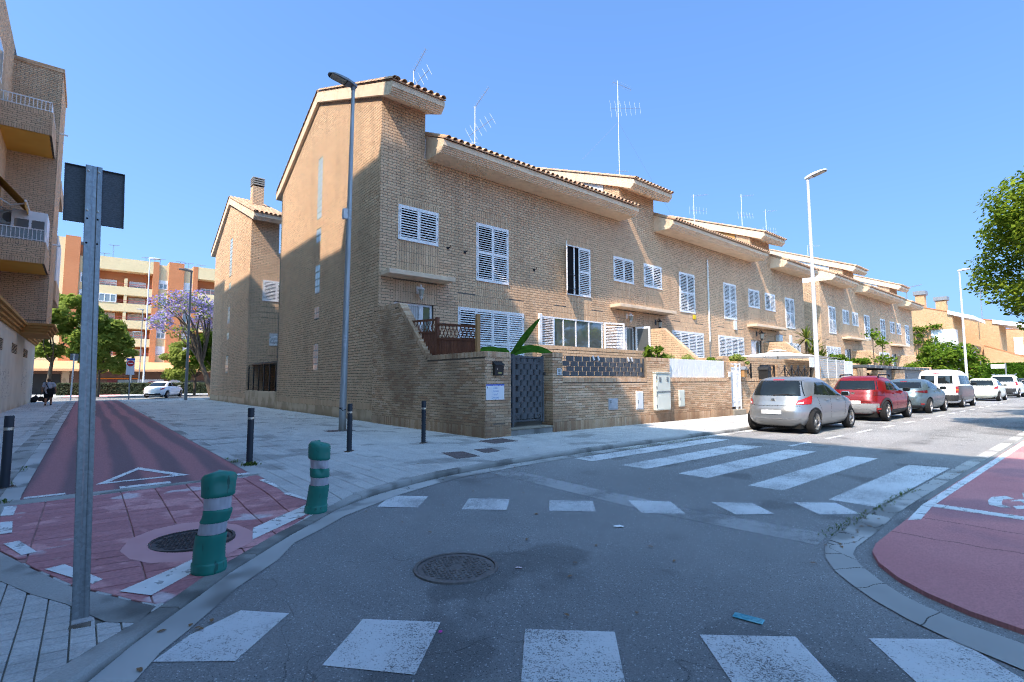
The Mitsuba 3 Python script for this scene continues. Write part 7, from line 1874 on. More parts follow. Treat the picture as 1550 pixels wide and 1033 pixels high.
# blue-grey hatchback
def blue_parts(t, B, g):
    rear_patch(t, B, g, '__rear_window', ((-0.66, 1.09), (0.66, 1.09), (0.58, 1.34), (-0.58, 1.34)), 'car_glass', d=0.006)
    rear_patch(t, B, g, '__brake_light', ((-0.12, 1.37), (0.12, 1.37), (0.12, 1.39), (-0.12, 1.39)), 'tail_red', d=0.02, n=3, m=3)
    for sd in (1, -1):
        ring_patch(t, B, g, '__tail_light', ((sd * 2.20, 0.88), (sd * 2.98, 0.92), (sd * 2.96, 0.96), (sd * 2.12, 1.00)), 'tail_dark', d=0.012)
        ring_patch(t, B, g, '__reflector', ((sd * 2.40, 0.38), (sd * 2.60, 0.38), (sd * 2.60, 0.44), (sd * 2.40, 0.44)), 'tail_red', d=0.02)
    rear_patch(t, B, g, '__lower_bumper', ((-0.80, 0.24), (0.80, 0.24), (0.70, 0.36), (-0.70, 0.36)), 'cladding', d=0.010)
    glass_side(t, B, g, [((-1.28, 1.09), (-0.38, 1.05), (-0.42, 1.35), (-1.02, 1.33)), ((-0.30, 1.05), (0.95, 1.01), (0.20, 1.34), (-0.34, 1.35))])
    seams(t, B, g, [(-0.34, -0.34), (0.80, 0.92)], 0.36, 1.03)
    number_plate(t, B, g, 0.72)
    mirror(t, B, g, 0.76, 1.04, 'cladding')
    handles(t, B, g, (-0.62, 0.26), 0.93, 'paint_blue_grey')
    aerial(t, g, -0.95, 1.47, 0.2)
SLEEK = Body([(0.20, -2.02, 1.95, 0.74), (0.32, -2.14, 2.14, 0.86), (0.48, -2.18, 2.24, 0.91), (0.66, -2.17, 2.25, 0.92), (0.82, -2.12, 2.18, 0.91), (0.92, -2.06, 1.95, 0.89), (1.00, -2.02, 1.50, 0.86), (1.06, -1.98, 1.18, 0.83), (1.18, -1.86, 0.86, 0.78), (1.32, -1.66, 0.42, 0.70), (1.40, -1.52, 0.14, 0.63), (1.455, -1.34, -0.14, 0.54), (1.49, -1.0, -0.42, 0.34)], 4.0)
car('blue-grey hatchback with slim tail lights, third in the row of parked cars', 'car', SLEEK, 'paint_blue_grey', 29.35, 6.22, 0, (-1.42, 1.42), parts=blue_parts)
# grey and white van
def van_parts(t, B, g):
    for a, b in ((-0.66, -0.08), (0.08, 0.66)):
        rear_patch(t, B, g, '__rear_window', ((a, 1.24), (b, 1.24), (b * 0.97, 1.66), (a * 0.97, 1.66)), 'car_glass', d=0.006)
    rear_patch(t, B, g, '__brake_light', ((-0.14, 1.76), (0.14, 1.76), (0.14, 1.80), (-0.14, 1.80)), 'tail_red', d=0.008, n=3, m=3)
    for sd in (1, -1):
        ring_patch(t, B, g, '__tail_light', ((sd * 2.36, 0.78), (sd * 2.58, 0.78), (sd * 2.58, 1.10), (sd * 2.34, 1.10)), 'tail_red', d=0.010)
        ring_patch(t, B, g, '__indicator', ((sd * 2.36, 0.90), (sd * 2.57, 0.90), (sd * 2.57, 0.97), (sd * 2.36, 0.97)), 'lamp_orange', d=0.014)
    rear_patch(t, B, g, '__bumper', ((-0.90, 0.36), (0.90, 0.36), (0.90, 0.66), (-0.90, 0.66)), 'cladding', d=0.05)
    rear_patch(t, B, g, '__door_seam', ((-0.006, 0.68), (0.006, 0.68), (0.006, 1.86), (-0.006, 1.86)), 'under_black', d=0.003, n=2)
    glass_side(t, B, g, [((-1.75, 1.22), (-0.42, 1.22), (-0.42, 1.66), (-1.66, 1.66)), ((-0.34, 1.22), (0.45, 1.22), (0.40, 1.66), (-0.34, 1.66)), ((0.55, 1.18), (1.55, 1.12), (0.98, 1.62), (0.52, 1.66))])
    for sd in (1, -1):
        put(t + '__lower_side', g(quadpatch(lambda p, q: B.side(p, q, sd, 0.006), (-2.0, 0.30), (2.1, 0.30), (2.1, 1.12), (-2.0, 1.12), n=30)), 'paint_dark_grey', smooth=50)
    number_plate(t, B, g, 0.86, y0=0.35)
    mirror(t, B, g, 1.30, 1.20, 'cladding')
PAINT('paint_dark_grey', (0.10, 0.105, 0.11), 0.3, 0.3)
VAN = Body([(0.24, -2.10, 2.05, 0.80), (0.36, -2.24, 2.24, 0.92), (0.60, -2.26, 2.32, 0.96), (0.90, -2.25, 2.30, 0.96), (1.05, -2.24, 2.16, 0.955), (1.14, -2.235, 1.86, 0.945), (1.24, -2.22, 1.62, 0.93), (1.50, -2.16, 1.26, 0.88), (1.70, -2.10, 0.96, 0.83), (1.84, -2.02, 0.70, 0.76), (1.92, -1.90, 0.46, 0.66), (1.97, -1.55, 0.10, 0.42)], 5.0)
car('white and grey van with split rear windows, fourth in the row of parked vehicles', 'van', VAN, 'paint_white', 36.25, 6.25, 0, (-1.30, 1.62), R_=0.34, name='parked_van', parts=van_parts)
def plain_parts(col, rw, tl, sw):
    def f(t, B, g):
        rear_patch(t, B, g, '__rear_window', rw, 'car_glass', d=0.006)
        for sd in (1, -1):
            ring_patch(t, B, g, '__tail_light', tuple((sd * a, b) for a, b in tl), 'tail_red', d=0.012)
        glass_side(t, B, g, sw)
        number_plate(t, B, g, 0.66)
        mirror(t, B, g, 0.72, 1.04, col)
    return f
car('pale cream hatchback, fifth in the row of parked vehicles', 'car', HATCH, 'paint_cream', 48.75, 6.22, 0, (-1.36, 1.36), parts=plain_parts('paint_cream', ((-0.70, 1.03), (0.70, 1.03), (0.58, 1.40), (-0.58, 1.40)), ((2.20, 0.84), (2.60, 0.82), (2.55, 0.93), (2.10, 1.02)), [((-1.30, 1.06), (-0.36, 1.02), (-0.42, 1.38), (-0.93, 1.38)), ((-0.29, 1.02), (0.86, 0.985), (0.20, 1.37), (-0.33, 1.38))]))
SUV = Body([(0.26, -2.0, 1.95, 0.80), (0.40, -2.18, 2.18, 0.94), (0.70, -2.20, 2.24, 0.96), (0.95, -2.17, 2.22, 0.955), (1.10, -2.13, 2.05, 0.94), (1.18, -2.10, 1.45, 0.91), (1.30, -2.03, 1.10, 0.86), (1.50, -1.88, 0.70, 0.79), (1.66, -1.72, 0.34, 0.72), (1.76, -1.56, 0.06, 0.64), (1.83, -1.3, -0.25, 0.5)], 4.4)
def suv_parts(t, B, g):
    rear_patch(t, B, g, '__rear_window', ((-0.76, 1.26), (0.76, 1.26), (0.64, 1.66), (-0.64, 1.66)), 'car_glass', d=0.006)
    for sd in (1, -1):
        ring_patch(t, B, g, '__tail_light', ((sd * 2.20, 1.02), (sd * 2.46, 0.98), (sd * 2.44, 1.26), (sd * 2.16, 1.28)), 'tail_red', d=0.012)
        put(t + '__roof_rail', g(tube([(-1.4, sd * 0.66, 1.84), (0.2, sd * 0.66, 1.90)], 0.03, 6)), 'alloy')
    rear_patch(t, B, g, '__lower_bumper', ((-0.90, 0.30), (0.90, 0.30), (0.86, 0.76), (-0.86, 0.76)), 'cladding', d=0.012)
    glass_side(t, B, g, [((-1.5, 1.26), (-0.36, 1.22), (-0.42, 1.62), (-1.2, 1.60)), ((-0.29, 1.22), (0.90, 1.18), (0.25, 1.60), (-0.33, 1.62))])
    mirror(t, B, g, 0.78, 1.26, 'paint_white')
    number_plate(t, B, g, 0.90)
car('white off-road car with grey bumper, sixth in the row of parked vehicles', 'car', SUV, 'paint_white', 58.5, 6.22, 0, (-1.36, 1.36), R_=0.37, parts=suv_parts)
car('dark car at the far end of the row of parked vehicles', 'car', HATCH, 'paint_dark', 66.5, 5.9, 0, (-1.36, 1.36), parts=plain_parts('paint_dark', ((-0.70, 1.03), (0.70, 1.03), (0.58, 1.40), (-0.58, 1.40)), ((2.20, 0.84), (2.60, 0.82), (2.55, 0.93), (2.10, 1.02)), [((-1.30, 1.06), (-0.36, 1.02), (-0.42, 1.38), (-0.93, 1.38)), ((-0.29, 1.02), (0.86, 0.985), (0.20, 1.37), (-0.33, 1.38))]))
# white saloon on the cross street
SALOON = Body([(0.20, -2.20, 2.05, 0.76), (0.32, -2.34, 2.26, 0.88), (0.50, -2.40, 2.36, 0.92), (0.68, -2.40, 2.36, 0.925), (0.84, -2.36, 2.22, 0.91), (0.94, -2.28, 1.85, 0.88), (1.00, -2.02, 1.40, 0.85), (1.06, -1.72, 1.12, 0.815), (1.18, -1.46, 0.82, 0.76), (1.32, -1.14, 0.40, 0.68), (1.40, -0.92, 0.12, 0.61), (1.455, -0.68, -0.16, 0.48), (1.475, -0.5, -0.3, 0.34)], 4.0)
def saloon_parts(t, B, g):
    rear_patch(t, B, g, '__rear_window', ((-0.66, 1.06), (0.66, 1.06), (0.56, 1.36), (-0.56, 1.36)), 'car_glass', d=0.008)
    for sd in (1, -1):
        ring_patch(t, B, g, '__tail_light', ((sd * 2.26, 0.78), (sd * 2.70, 0.72), (sd * 2.62, 0.84), (sd * 2.16, 0.94)), 'tail_red', d=0.012)
    rear_patch(t, B, g, '__lower_bumper', ((-0.66, 0.24), (0.66, 0.24), (0.62, 0.42), (-0.62, 0.42)), 'cladding', d=0.012)
    glass_side(t, B, g, [((-1.20, 1.06), (-0.30, 1.03), (-0.36, 1.36), (-0.72, 1.34)), ((-0.24, 1.03), (0.88, 1.0), (0.22, 1.34), (-0.28, 1.36))])
    number_plate(t, B, g, 0.42)
    mirror(t, B, g, 0.80, 1.02, 'paint_white')
    handles(t, B, g, (-0.6, 0.3), 0.88, 'paint_white')
car('white saloon car standing on the cross street at the end of the lane', 'car', SALOON, 'paint_white', 5.6, 57.2, 62, (-1.40, 1.42), group=None, name='parked_car', parts=saloon_parts, z=-0.02)
car('white car half hidden behind the rear gable at the cross street', 'car', HATCH, 'paint_white', 11.5, 60.6, 62, (-1.36, 1.36), group=None, name='parked_car', parts=plain_parts('paint_white', ((-0.70, 1.03), (0.70, 1.03), (0.58, 1.40), (-0.58, 1.40)), ((2.20, 0.84), (2.60, 0.82), (2.55, 0.93), (2.10, 1.02)), [((-1.30, 1.06), (-0.36, 1.02), (-0.42, 1.38), (-0.93, 1.38)), ((-0.29, 1.02), (0.86, 0.985), (0.20, 1.37), (-0.33, 1.38))]), z=-0.02)
solo('utility_cabinet', rbox(8.2, 8.6, 48.0, 49.0, 0, 1.35, 0.03), 'white_plastic', 'white street cabinet at the corner of the rear gable', 'utility cabinet')

# ------------------------------------------------------------------ the man with bags
M('skin', (0.36, 0.19, 0.125), 0.6)
M('shirt_white', (0.46, 0.48, 0.54), 0.9)
M('shorts_dark', (0.018, 0.018, 0.022), 0.9)
M('bag_black', (0.012, 0.012, 0.014), 0.8)
M('hair_grey', (0.10, 0.075, 0.055), 0.9)
def chain(pts, edge=0.022, smooth_=3, flat=None):
    """One continuous surface from a list of bones ((p, r), (q, s))."""
    M_ = []
    for (p, r), (q, s) in pts:
        a = m3.Manifold.sphere(r, 20).translate(tuple(p))
        b = m3.Manifold.sphere(s, 20).translate(tuple(q))
        M_.append(m3.Manifold.batch_hull([a, b]))
    u = m3.Manifold.batch_boolean(M_, m3.OpType.Add).refine_to_length(edge)
    me = u.to_mesh()
    t = trimesh.Trimesh(me.vert_properties[:, :3], me.tri_verts)
    trimesh.smoothing.filter_taubin(t, iterations=smooth_ * 4)
    return np.array(t.vertices), np.array(t.faces)
t = thing('person', 'man in a pale shirt and dark shorts walking away with a shoulder bag', 'person')
po, pq = np.array([-1.72, 41.6, 0.0]), rot('z', 0)
def pp(x, y, z):
    return np.array([x, y, z])
hipL, hipR = pp(-0.09, 0, 0.80), pp(0.09, 0, 0.80)
knL, knR = pp(-0.10, 0.04, 0.44), pp(0.12, 0.10, 0.45)
anL, anR = pp(-0.10, -0.10, 0.08), pp(0.14, 0.16, 0.08)
shL, shR = pp(-0.20, 0.02, 1.30), pp(0.20, 0.02, 1.30)
elL, elR = pp(-0.27, 0.0, 1.04), pp(0.30, 0.0, 1.05)
haL, haR = pp(-0.29, 0.06, 0.82), pp(0.34, 0.12, 0.86)
bones = [((pp(0, 0, 0.84), 0.15), (pp(0, 0.01, 1.08), 0.155)), ((pp(0, 0.01, 1.08), 0.155), (pp(0, 0.03, 1.26), 0.13)), ((shL, 0.075), (shR, 0.075)), ((pp(0, 0.03, 1.3), 0.07), (pp(0, 0.07, 1.42), 0.055)), ((pp(0, 0.09, 1.49), 0.085), (pp(0, 0.10, 1.53), 0.088)), ((pp(0, 0.17, 1.48), 0.03), (pp(0, 0.185, 1.47), 0.016)),
         ((hipL, 0.105), (knL, 0.065)), ((hipR, 0.105), (knR, 0.065)), ((knL, 0.062), (anL, 0.042)), ((knR, 0.062), (anR, 0.042)), ((anL, 0.042), (anL + [0, 0.16, -0.045], 0.033)), ((anR, 0.042), (anR + [0, 0.16, -0.045], 0.033)),
         ((shL, 0.065), (elL, 0.047)), ((elL, 0.046), (haL, 0.032)), ((shR, 0.065), (elR, 0.047)), ((elR, 0.046), (haR, 0.032))]
for hnd, sd in ((haL, -1), (haR, 1)):
    bones.append(((hnd, 0.032), (hnd + [0, 0.01, -0.07], 0.034)))
    for k in range(4):
        b = hnd + [sd * 0.005, 0.035 - 0.022 * k, -0.08]
        bones.append(((b, 0.011), (b + [-sd * 0.015, 0.004, -0.045 - 0.008 * (k in (1, 2))], 0.0095)))
    bones.append(((hnd + [-sd * 0.01, 0.04, -0.03], 0.012), (hnd + [-sd * 0.025, 0.06, -0.075], 0.0105)))
bod = chain(bones, 0.02, 2)
put(t + '__body', tf(bod, pq, po), 'skin', smooth=True)
shirt = chain([((pp(0, 0, 0.80), 0.185), (pp(0, 0.01, 1.08), 0.18)), ((pp(0, 0.01, 1.08), 0.18), (pp(0, 0.03, 1.26), 0.15)), ((shL, 0.09), (shR, 0.09)), ((shL, 0.09), (shL * 0.45 + elL * 0.55, 0.085)), ((shR, 0.09), (shR * 0.45 + elR * 0.55, 0.085)), ((pp(0, 0.03, 1.32), 0.075), (pp(0, 0.04, 1.36), 0.065))], 0.025, 2)
put(t + '__shirt', tf(shirt, pq, po), 'shirt_white', smooth=True)
shorts = chain([((pp(0, 0, 0.78), 0.175), (pp(0, 0, 0.84), 0.175)), ((hipL, 0.13), (knL + [0, 0, 0.08], 0.10)), ((hipR, 0.13), (knR + [0, 0, 0.08], 0.10))], 0.025, 2)
put(t + '__shorts', tf(shorts, pq, po), 'shorts_dark', smooth=True)
hair = chain([((pp(0, 0.075, 1.54), 0.093), (pp(0, 0.10, 1.56), 0.085)), ((pp(0, 0.05, 1.47), 0.06), (pp(0, 0.06, 1.52), 0.08))], 0.02, 2)
put(t + '__hair', tf(hair, pq, po), 'hair_grey', smooth=True)
for a in (anL, anR):
    put(t + '__shoe', tf(chain([((a + [0, -0.03, -0.04], 0.045), (a + [0, 0.17, -0.05], 0.038))], 0.02, 1), pq, po), 'bag_black', smooth=True)
for sd in (-1, 1):
    put(t + '__ear', tf(lathe([(0.0001, 0.02), (0.025, 0.012), (0.03, 0)], 10), rot('y', 90 * sd), po + [sd * 0.085, 0.09, 1.49]), 'skin', smooth=True)
t = thing('shoulder_bag', 'black shoulder bag on the back of the walking man', 'bag')
put(t + '__bag', tf(chain([((pp(0.02, -0.22, 0.92), 0.10), (pp(0.20, -0.18, 0.95), 0.10)), ((pp(0.03, -0.22, 0.80), 0.09), (pp(0.20, -0.18, 0.82), 0.09))], 0.03, 1), pq, po), 'bag_black', smooth=True)
put(t + '__strap', tf(tube([(0.05, -0.2, 0.98), (-0.05, -0.185, 1.15), (-0.14, -0.10, 1.36), (-0.12, 0.02, 1.40)], 0.02, 6), pq, po), 'bag_black')
t = thing('hand_bag', 'dark carrier bag in the left hand of the walking man', 'bag')
put(t + '__bag', tf(chain([((pp(-0.36, 0.04, 0.48), 0.07), (pp(-0.28, 0.06, 0.48), 0.07)), ((pp(-0.37, 0.02, 0.36), 0.085), (pp(-0.27, 0.08, 0.36), 0.085))], 0.03, 1), pq, po), 'bag_brown', smooth=True)
put(t + '__handle', tf(tube([(-0.36, 0.04, 0.54), (-0.30, 0.06, 0.72), (-0.27, 0.06, 0.54)], 0.01, 6), pq, po), 'bag_brown')
M('bag_brown', (0.05, 0.03, 0.022), 0.8)
for i, (x, y) in enumerate(((-2.75, 48.6), (-2.15, 48.8))):
    t = thing('rubbish_bag', ['black rubbish bag against the end of the stucco wall', 'black rubbish bag a step right of the stucco wall end'][i], 'bag')
    put(t + '__bag', tf(chain([((pp(0, 0, 0.18), 0.2), (pp(0.1, 0, 0.3), 0.16))], 0.04, 1), None, (x, y, 0)), 'bag_black', smooth=True)
    put(t + '__knot', tf(chain([((pp(0.1, 0, 0.44), 0.05), (pp(0.12, 0, 0.52), 0.03))], 0.03, 1), None, (x, y, 0)), 'bag_black', smooth=True)

# ------------------------------------------------------------------ trees, shrubs and plants
def leaf_quads(P, size, rng, flat=0.35, N=None):
    """A leaf (two bent triangles pairs) at each point; random numbers per leaf as uv."""
    n = len(P)
    nrm = rng.normal(size=(n, 3))
    if N is not None:
        nrm = nrm * 0.6 + N
    nrm[:, 2] = np.abs(nrm[:, 2]) + flat
    nrm /= np.linalg.norm(nrm, axis=1, keepdims=True)
    a = np.cross(nrm, rng.normal(size=(n, 3)))
    a /= np.linalg.norm(a, axis=1, keepdims=True) + 1e-9
    b = np.cross(nrm, a)
    L = (size * rng.uniform(0.7, 1.3, n))[:, None]
    w = L * 0.30
    tip, base = P + a * L * 0.5, P - a * L * 0.5
    m = P + nrm * L * -0.06
    V = np.stack([base, m + b * w, tip, m - b * w], 1).reshape(-1, 3)
    F = (np.array([[0, 1, 2], [0, 2, 3]])[None] + 4 * np.arange(n)[:, None, None]).reshape(-1, 3)
    uv = np.repeat(rng.uniform(0, 1, (n, 2)), 4, 0)
    return (V, F), uv
def clump_points(centres, radii, n, rng, shell=0.55):
    """Points in many small clumps, denser towards each clump's skin."""
    w = np.array([r[0] * r[1] * r[2] for r in radii]) ** 0.7
    k = rng.choice(len(centres), n, p=w / w.sum())
    d = rng.normal(size=(n, 3))
    d /= np.linalg.norm(d, axis=1, keepdims=True)
    r = (shell + (1 - shell) * rng.uniform(0, 1, n)) ** 0.6 * rng.uniform(0.75, 1.08, n)
    C, Rr = np.array(centres)[k], np.array(radii)[k]
    return C + d * Rr * r[:, None], d
def crown_clumps(c, R_, n, size, rng, low=-0.8):
    """Centres of leaf clumps spread over the skin and the inside of an uneven ellipsoid."""
    out = []
    while len(out) < n:
        d = rng.normal(size=3)
        d /= np.linalg.norm(d)
        if d[2] < low:
            continue
        r = rng.uniform(0.55, 1.0) ** 0.5 * (0.82 + 0.36 * meshkit.noise(np.array([d * 2.1 + 11]))[0])
        out.append(np.array(c) + d * np.array(R_) * r)
    return out, [np.array([1, 1, 0.75]) * size * rng.uniform(0.6, 1.35) for _ in range(n)]
def limb(t, p, q, r0, r1, rng, mat='bark', key='__branch', bend=0.15):
    p, q = np.array(p, float), np.array(q, float)
    s = np.linspace(0, 1, 6)[:, None]
    L = np.linalg.norm(q - p)
    pts = p + (q - p) * s + np.sin(s * np.pi) * rng.normal(size=3) * bend * L * 0.4
    put(t + key, tube(pts, np.linspace(r0, r1, 6), 9), mat, smooth=50)
    return pts
def tree(label, foot, top, c, R_, nclump, csize, nleaf, lsize, mat, seed, low=-0.8, trunk_r=0.16, flowers=None, cat_='tree', name='tree', group=None, limbs=7):
    rng = np.random.default_rng(seed)
    t = thing(name, label, cat_, group)
    foot, top = np.array(foot, float), np.array(top, float)
    limb(t, foot, top, trunk_r * 1.2, trunk_r * 0.75, rng, key='__trunk', bend=0.05)
    cs, rs = crown_clumps(c, R_, nclump, csize, rng, low)
    for i in rng.choice(len(cs), min(limbs, len(cs)), replace=False):
        limb(t, top - [0, 0, 0.1], cs[i], trunk_r * 0.5, trunk_r * 0.12, rng)
    P, d = clump_points(cs, rs, nleaf, rng)
    m, uv = leaf_quads(P, lsize, rng, N=d)
    # leaves at a clump's lower side stay the darker of the two leaf tones, new growth sits on top
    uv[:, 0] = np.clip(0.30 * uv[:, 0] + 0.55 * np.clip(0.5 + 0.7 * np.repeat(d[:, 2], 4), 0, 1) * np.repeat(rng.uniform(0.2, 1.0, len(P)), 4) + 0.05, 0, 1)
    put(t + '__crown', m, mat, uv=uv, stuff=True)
    if flowers:
        k, fm, fs = flowers
        up = [i for i in range(len(cs)) if cs[i][2] > c[2] - 0.4 * R_[2]]
        P, d = clump_points([cs[i] for i in up], [rs[i] * 1.08 for i in up], k, rng, 0.8)
        m, uv = leaf_quads(P, fs, rng)
        put(t + '__flowers', m, fm, uv=uv, stuff=True)
    return t
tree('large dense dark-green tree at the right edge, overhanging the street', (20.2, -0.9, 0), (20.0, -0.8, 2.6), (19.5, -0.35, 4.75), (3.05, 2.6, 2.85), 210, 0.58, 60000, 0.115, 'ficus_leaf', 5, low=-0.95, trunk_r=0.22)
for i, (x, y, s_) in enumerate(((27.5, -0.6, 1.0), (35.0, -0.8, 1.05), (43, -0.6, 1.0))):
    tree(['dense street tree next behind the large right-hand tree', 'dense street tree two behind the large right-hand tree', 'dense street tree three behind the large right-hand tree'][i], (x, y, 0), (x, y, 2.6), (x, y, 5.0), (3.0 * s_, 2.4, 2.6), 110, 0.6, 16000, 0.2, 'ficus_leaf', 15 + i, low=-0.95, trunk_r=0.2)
# trees on the far left
tree('leafy light-green tree beyond the lane, left of the sign post', (-2.6, 60.5, 0), (-2.4, 60.5, 3.2), (-1.3, 60.3, 6.0), (3.0, 2.6, 3.3), 85, 0.75, 15000, 0.34, 'plane_leaf', 31, trunk_r=0.16)
tree('smaller leafy tree beyond the lane, right of the sign post', (0.9, 63, 0), (0.9, 63, 2.4), (1.5, 63, 4.3), (2.0, 2.0, 2.3), 45, 0.62, 8000, 0.30, 'plane_leaf', 32, trunk_r=0.12)
tree('jacaranda with purple blossom at the end of the plaza', (9.7, 58.5, 0), (8.7, 58.5, 3.2), (7.3, 58.4, 7.6), (3.4, 2.4, 2.5), 48, 0.72, 1800, 0.26, 'light_leaf', 33, trunk_r=0.24, flowers=(3400, 'jacaranda_flower', 0.24), limbs=16)
tree('pale green tree under the jacaranda at the end of the plaza', (8.9, 63.5, 0), (8.9, 63.5, 2.0), (8.3, 63.2, 3.6), (2.6, 2.0, 2.3), 50, 0.65, 9000, 0.30, 'light_leaf', 34, trunk_r=0.12)
tree('dark green tree close to the rear gable behind the jacaranda', (10.6, 60.5, 0), (10.6, 60.5, 2.6), (9.9, 60.2, 4.7), (1.8, 1.8, 1.9), 40, 0.6, 8000, 0.28, 'shrub_leaf', 35, trunk_r=0.14)
def hedge(label, x0, x1, y0, y1, h, n, size, mat, seed, core):
    t = thing('hedge', label, 'hedge')
    rng = np.random.default_rng(seed)
    put(t + '__core', rbox(x0 + 0.1, x1 - 0.1, y0 + 0.1, y1 - 0.1, -0.1, h - 0.08, 0.1), core)
    P = np.column_stack([rng.uniform(x0, x1, n), rng.uniform(y0, y1, n), rng.uniform(0, h, n)])
    f = rng.integers(0, 3, n)
    P[f == 0, 2] = h - rng.uniform(0, 0.1, (f == 0).sum()) ** 1.5
    P[f == 1, 1] = y0 + rng.uniform(-0.06, 0.1, (f == 1).sum())
    P[f == 2, 0] = x0 + rng.uniform(-0.06, 0.1, (f == 2).sum())
    m, uv = leaf_quads(P, size, rng)
    put(t + '__leaf', m, mat, uv=uv, stuff=True)
M('hedge_core', (0.02, 0.035, 0.01), 0.95)
hedge('clipped grey-green hedge in front of the far orange apartment block', -2.3, 14.5, 73.0, 74.2, 1.28, 16000, 0.22, 'grey_hedge_leaf', 41, 'hedge_core')
t = thing('hedge', 'tall clipped green hedge below the blank sunlit walls at the right end of the street', 'hedge')
rng = np.random.default_rng(42)
put(t + '__core', box(80.1, 82, 2.0, 12.6, -0.1, 3.1), 'hedge_core')
P = np.column_stack([80 + rng.uniform(-0.1, 0.12, 16000), rng.uniform(1.8, 12.7, 16000), rng.uniform(0, 3.2, 16000)])
P = np.vstack([P, np.column_stack([rng.uniform(80, 82, 4000), rng.uniform(1.8, 12.7, 4000), 3.15 + rng.uniform(-0.1, 0.1, 4000)])])
m, uv = leaf_quads(P, 0.26, rng)
put(t + '__leaf', m, 'hedge_leaf', uv=uv, stuff=True)
def shrub(label, c, R_, n, size, mat, seed, nclump=14, cs=0.4, flowers=None, foot=None, cat_='shrub'):
    rng = np.random.default_rng(seed)
    t = thing('shrub', label, cat_)
    cl, rs = crown_clumps(c, R_, nclump, cs, rng, -0.6)
    for q in cl[:6]:
        limb(t, foot or (c[0], c[1], c[2] - R_[2]), q, 0.03 + 0.01 * R_[2], 0.01, rng, key='__stem')
    P, d = clump_points(cl, rs, n, rng, 0.3)
    m, uv = leaf_quads(P, size, rng, N=d)
    put(t + '__foliage', m, mat, uv=uv, stuff=True)
    if flowers:
        P, d = clump_points(cl, [r * 1.08 for r in rs], flowers[0], rng, 0.8)
        m, uv = leaf_quads(P, flowers[2], rng)
        put(t + '__flowers', m, flowers[1], uv=uv, stuff=True)
    return t
shrub('big bright green flowering bush beside the far lamp post', (58.5, 10.0, 2.6), (2.9, 2.4, 1.8), 12000, 0.26, 'shrub_leaf', 51, 60, 0.7, flowers=(250, 'jacaranda_flower', 0.16))
shrub('low green plants behind the pergola, right of the second lamp post', (38.6, 12.2, 2.5), (1.6, 0.6, 0.5), 1500, 0.16, 'shrub_leaf', 52, 12, 0.3)
shrub('planter greenery on the wall behind the pergola', (46.0, 13.0, 2.6), (1.6, 0.5, 0.35), 1000, 0.2, 'shrub_leaf', 53, 10, 0.3)
shrub('trailing greenery above the white corrugated fence', (17.9, 11.2, 2.08), (1.3, 0.4, 0.2), 700, 0.10, 'light_leaf', 54, 12, 0.22)
shrub('dark long-leaved plant left above the white corrugated fence', (16.6, 11.4, 2.3), (0.5, 0.4, 0.32), 260, 0.2, 'shrub_leaf', 55, 6, 0.25)
shrub('creeper on the pier above the wooden mailbox', (21.4, 10.4, 2.2), (0.75, 0.25, 0.22), 700, 0.11, 'light_leaf', 56, 9, 0.18)
shrub('creeper on the pier left of the white gate top', (19.5, 10.6, 2.12), (0.35, 0.2, 0.12), 250, 0.1, 'shrub_leaf', 57, 5, 0.14)
shrub('green bush at the far right end behind the hedge', (86, 4.4, 3.4), (1.5, 1.4, 1.3), 2200, 0.25, 'shrub_leaf', 58, 14, 0.5)
t = thing('climbing_plant', 'climbing plant with bare stems on the blank sunlit wall', 'climber')
rng = np.random.default_rng(61)
for k in range(8):
    y = 17.9 - k * 0.22
    limb(t, (87.6, y, 2.0), (87.7, y + rng.uniform(-0.4, 0.4), rng.uniform(6.0, 8.6)), 0.04, 0.02, rng, key='__stem', bend=0.05)
for q in ((17.9, 8.4), (17.2, 8.2), (16.2, 8.5), (15.6, 8.5), (17.4, 7.4), (16.6, 6.4), (15.9, 6.8), (17.8, 6.6), (16.6, 2.9), (15.8, 2.6), (16.9, 3.6)):
    P = rng.normal(size=(90, 3)) * [0.15, 0.35, 0.18] + [87.4, q[0], q[1]]
    m, uv = leaf_quads(P, 0.3, rng)
    put(t + '__leaf_cluster', m, 'shrub_leaf', uv=uv, stuff=True)

def blade(base, d, L, w, droop, n=8, fold=0.25, roll=0.0):
    """A long leaf that arches over; base point, direction, length, width, droop."""
    d = np.array(d, float)
    d /= np.linalg.norm(d)
    pts = [np.array(base, float)]
    v = d.copy()
    for k in range(n):
        pts.append(pts[-1] + v * L / n)
        v = v + np.array([0, 0, -droop / n])
        v /= np.linalg.norm(v)
    pts = np.array(pts)
    tan = np.gradient(pts, axis=0)
    tan /= np.linalg.norm(tan, axis=1, keepdims=True)
    side = np.cross(tan, [0, 0, 1.0])
    side /= np.linalg.norm(side, axis=1, keepdims=True) + 1e-9
    up = np.cross(side, tan)
    side, up = side * math.cos(roll) + up * math.sin(roll), up * math.cos(roll) - side * math.sin(roll)
    s = np.linspace(0, 1, n + 1)
    ww = w * np.sin(np.pi * np.clip(s * 0.93 + 0.06, 0, 1)) ** 0.6
    V = np.stack([pts - side * ww[:, None] + up * fold * ww[:, None], pts, pts + side * ww[:, None] + up * fold * ww[:, None]], 1).reshape(-1, 3)
    F = np.array([[3 * k + j, 3 * k + j + 1, 3 * k + j + 4, 3 * k + j + 3] for k in range(n) for j in (0, 1)])
    return cat((V, F))
t = thing('banana_plant', 'banana plant with three large leaves rising behind the dark gate', 'plant')
b = np.array([9.05, 11.0, 1.15])
put(t + '__stem', tube([b - [0, 0, 1.15], b + [0.03, 0, 0.75]], [0.07, 0.035], 8), 'banana_leaf', smooth=50)
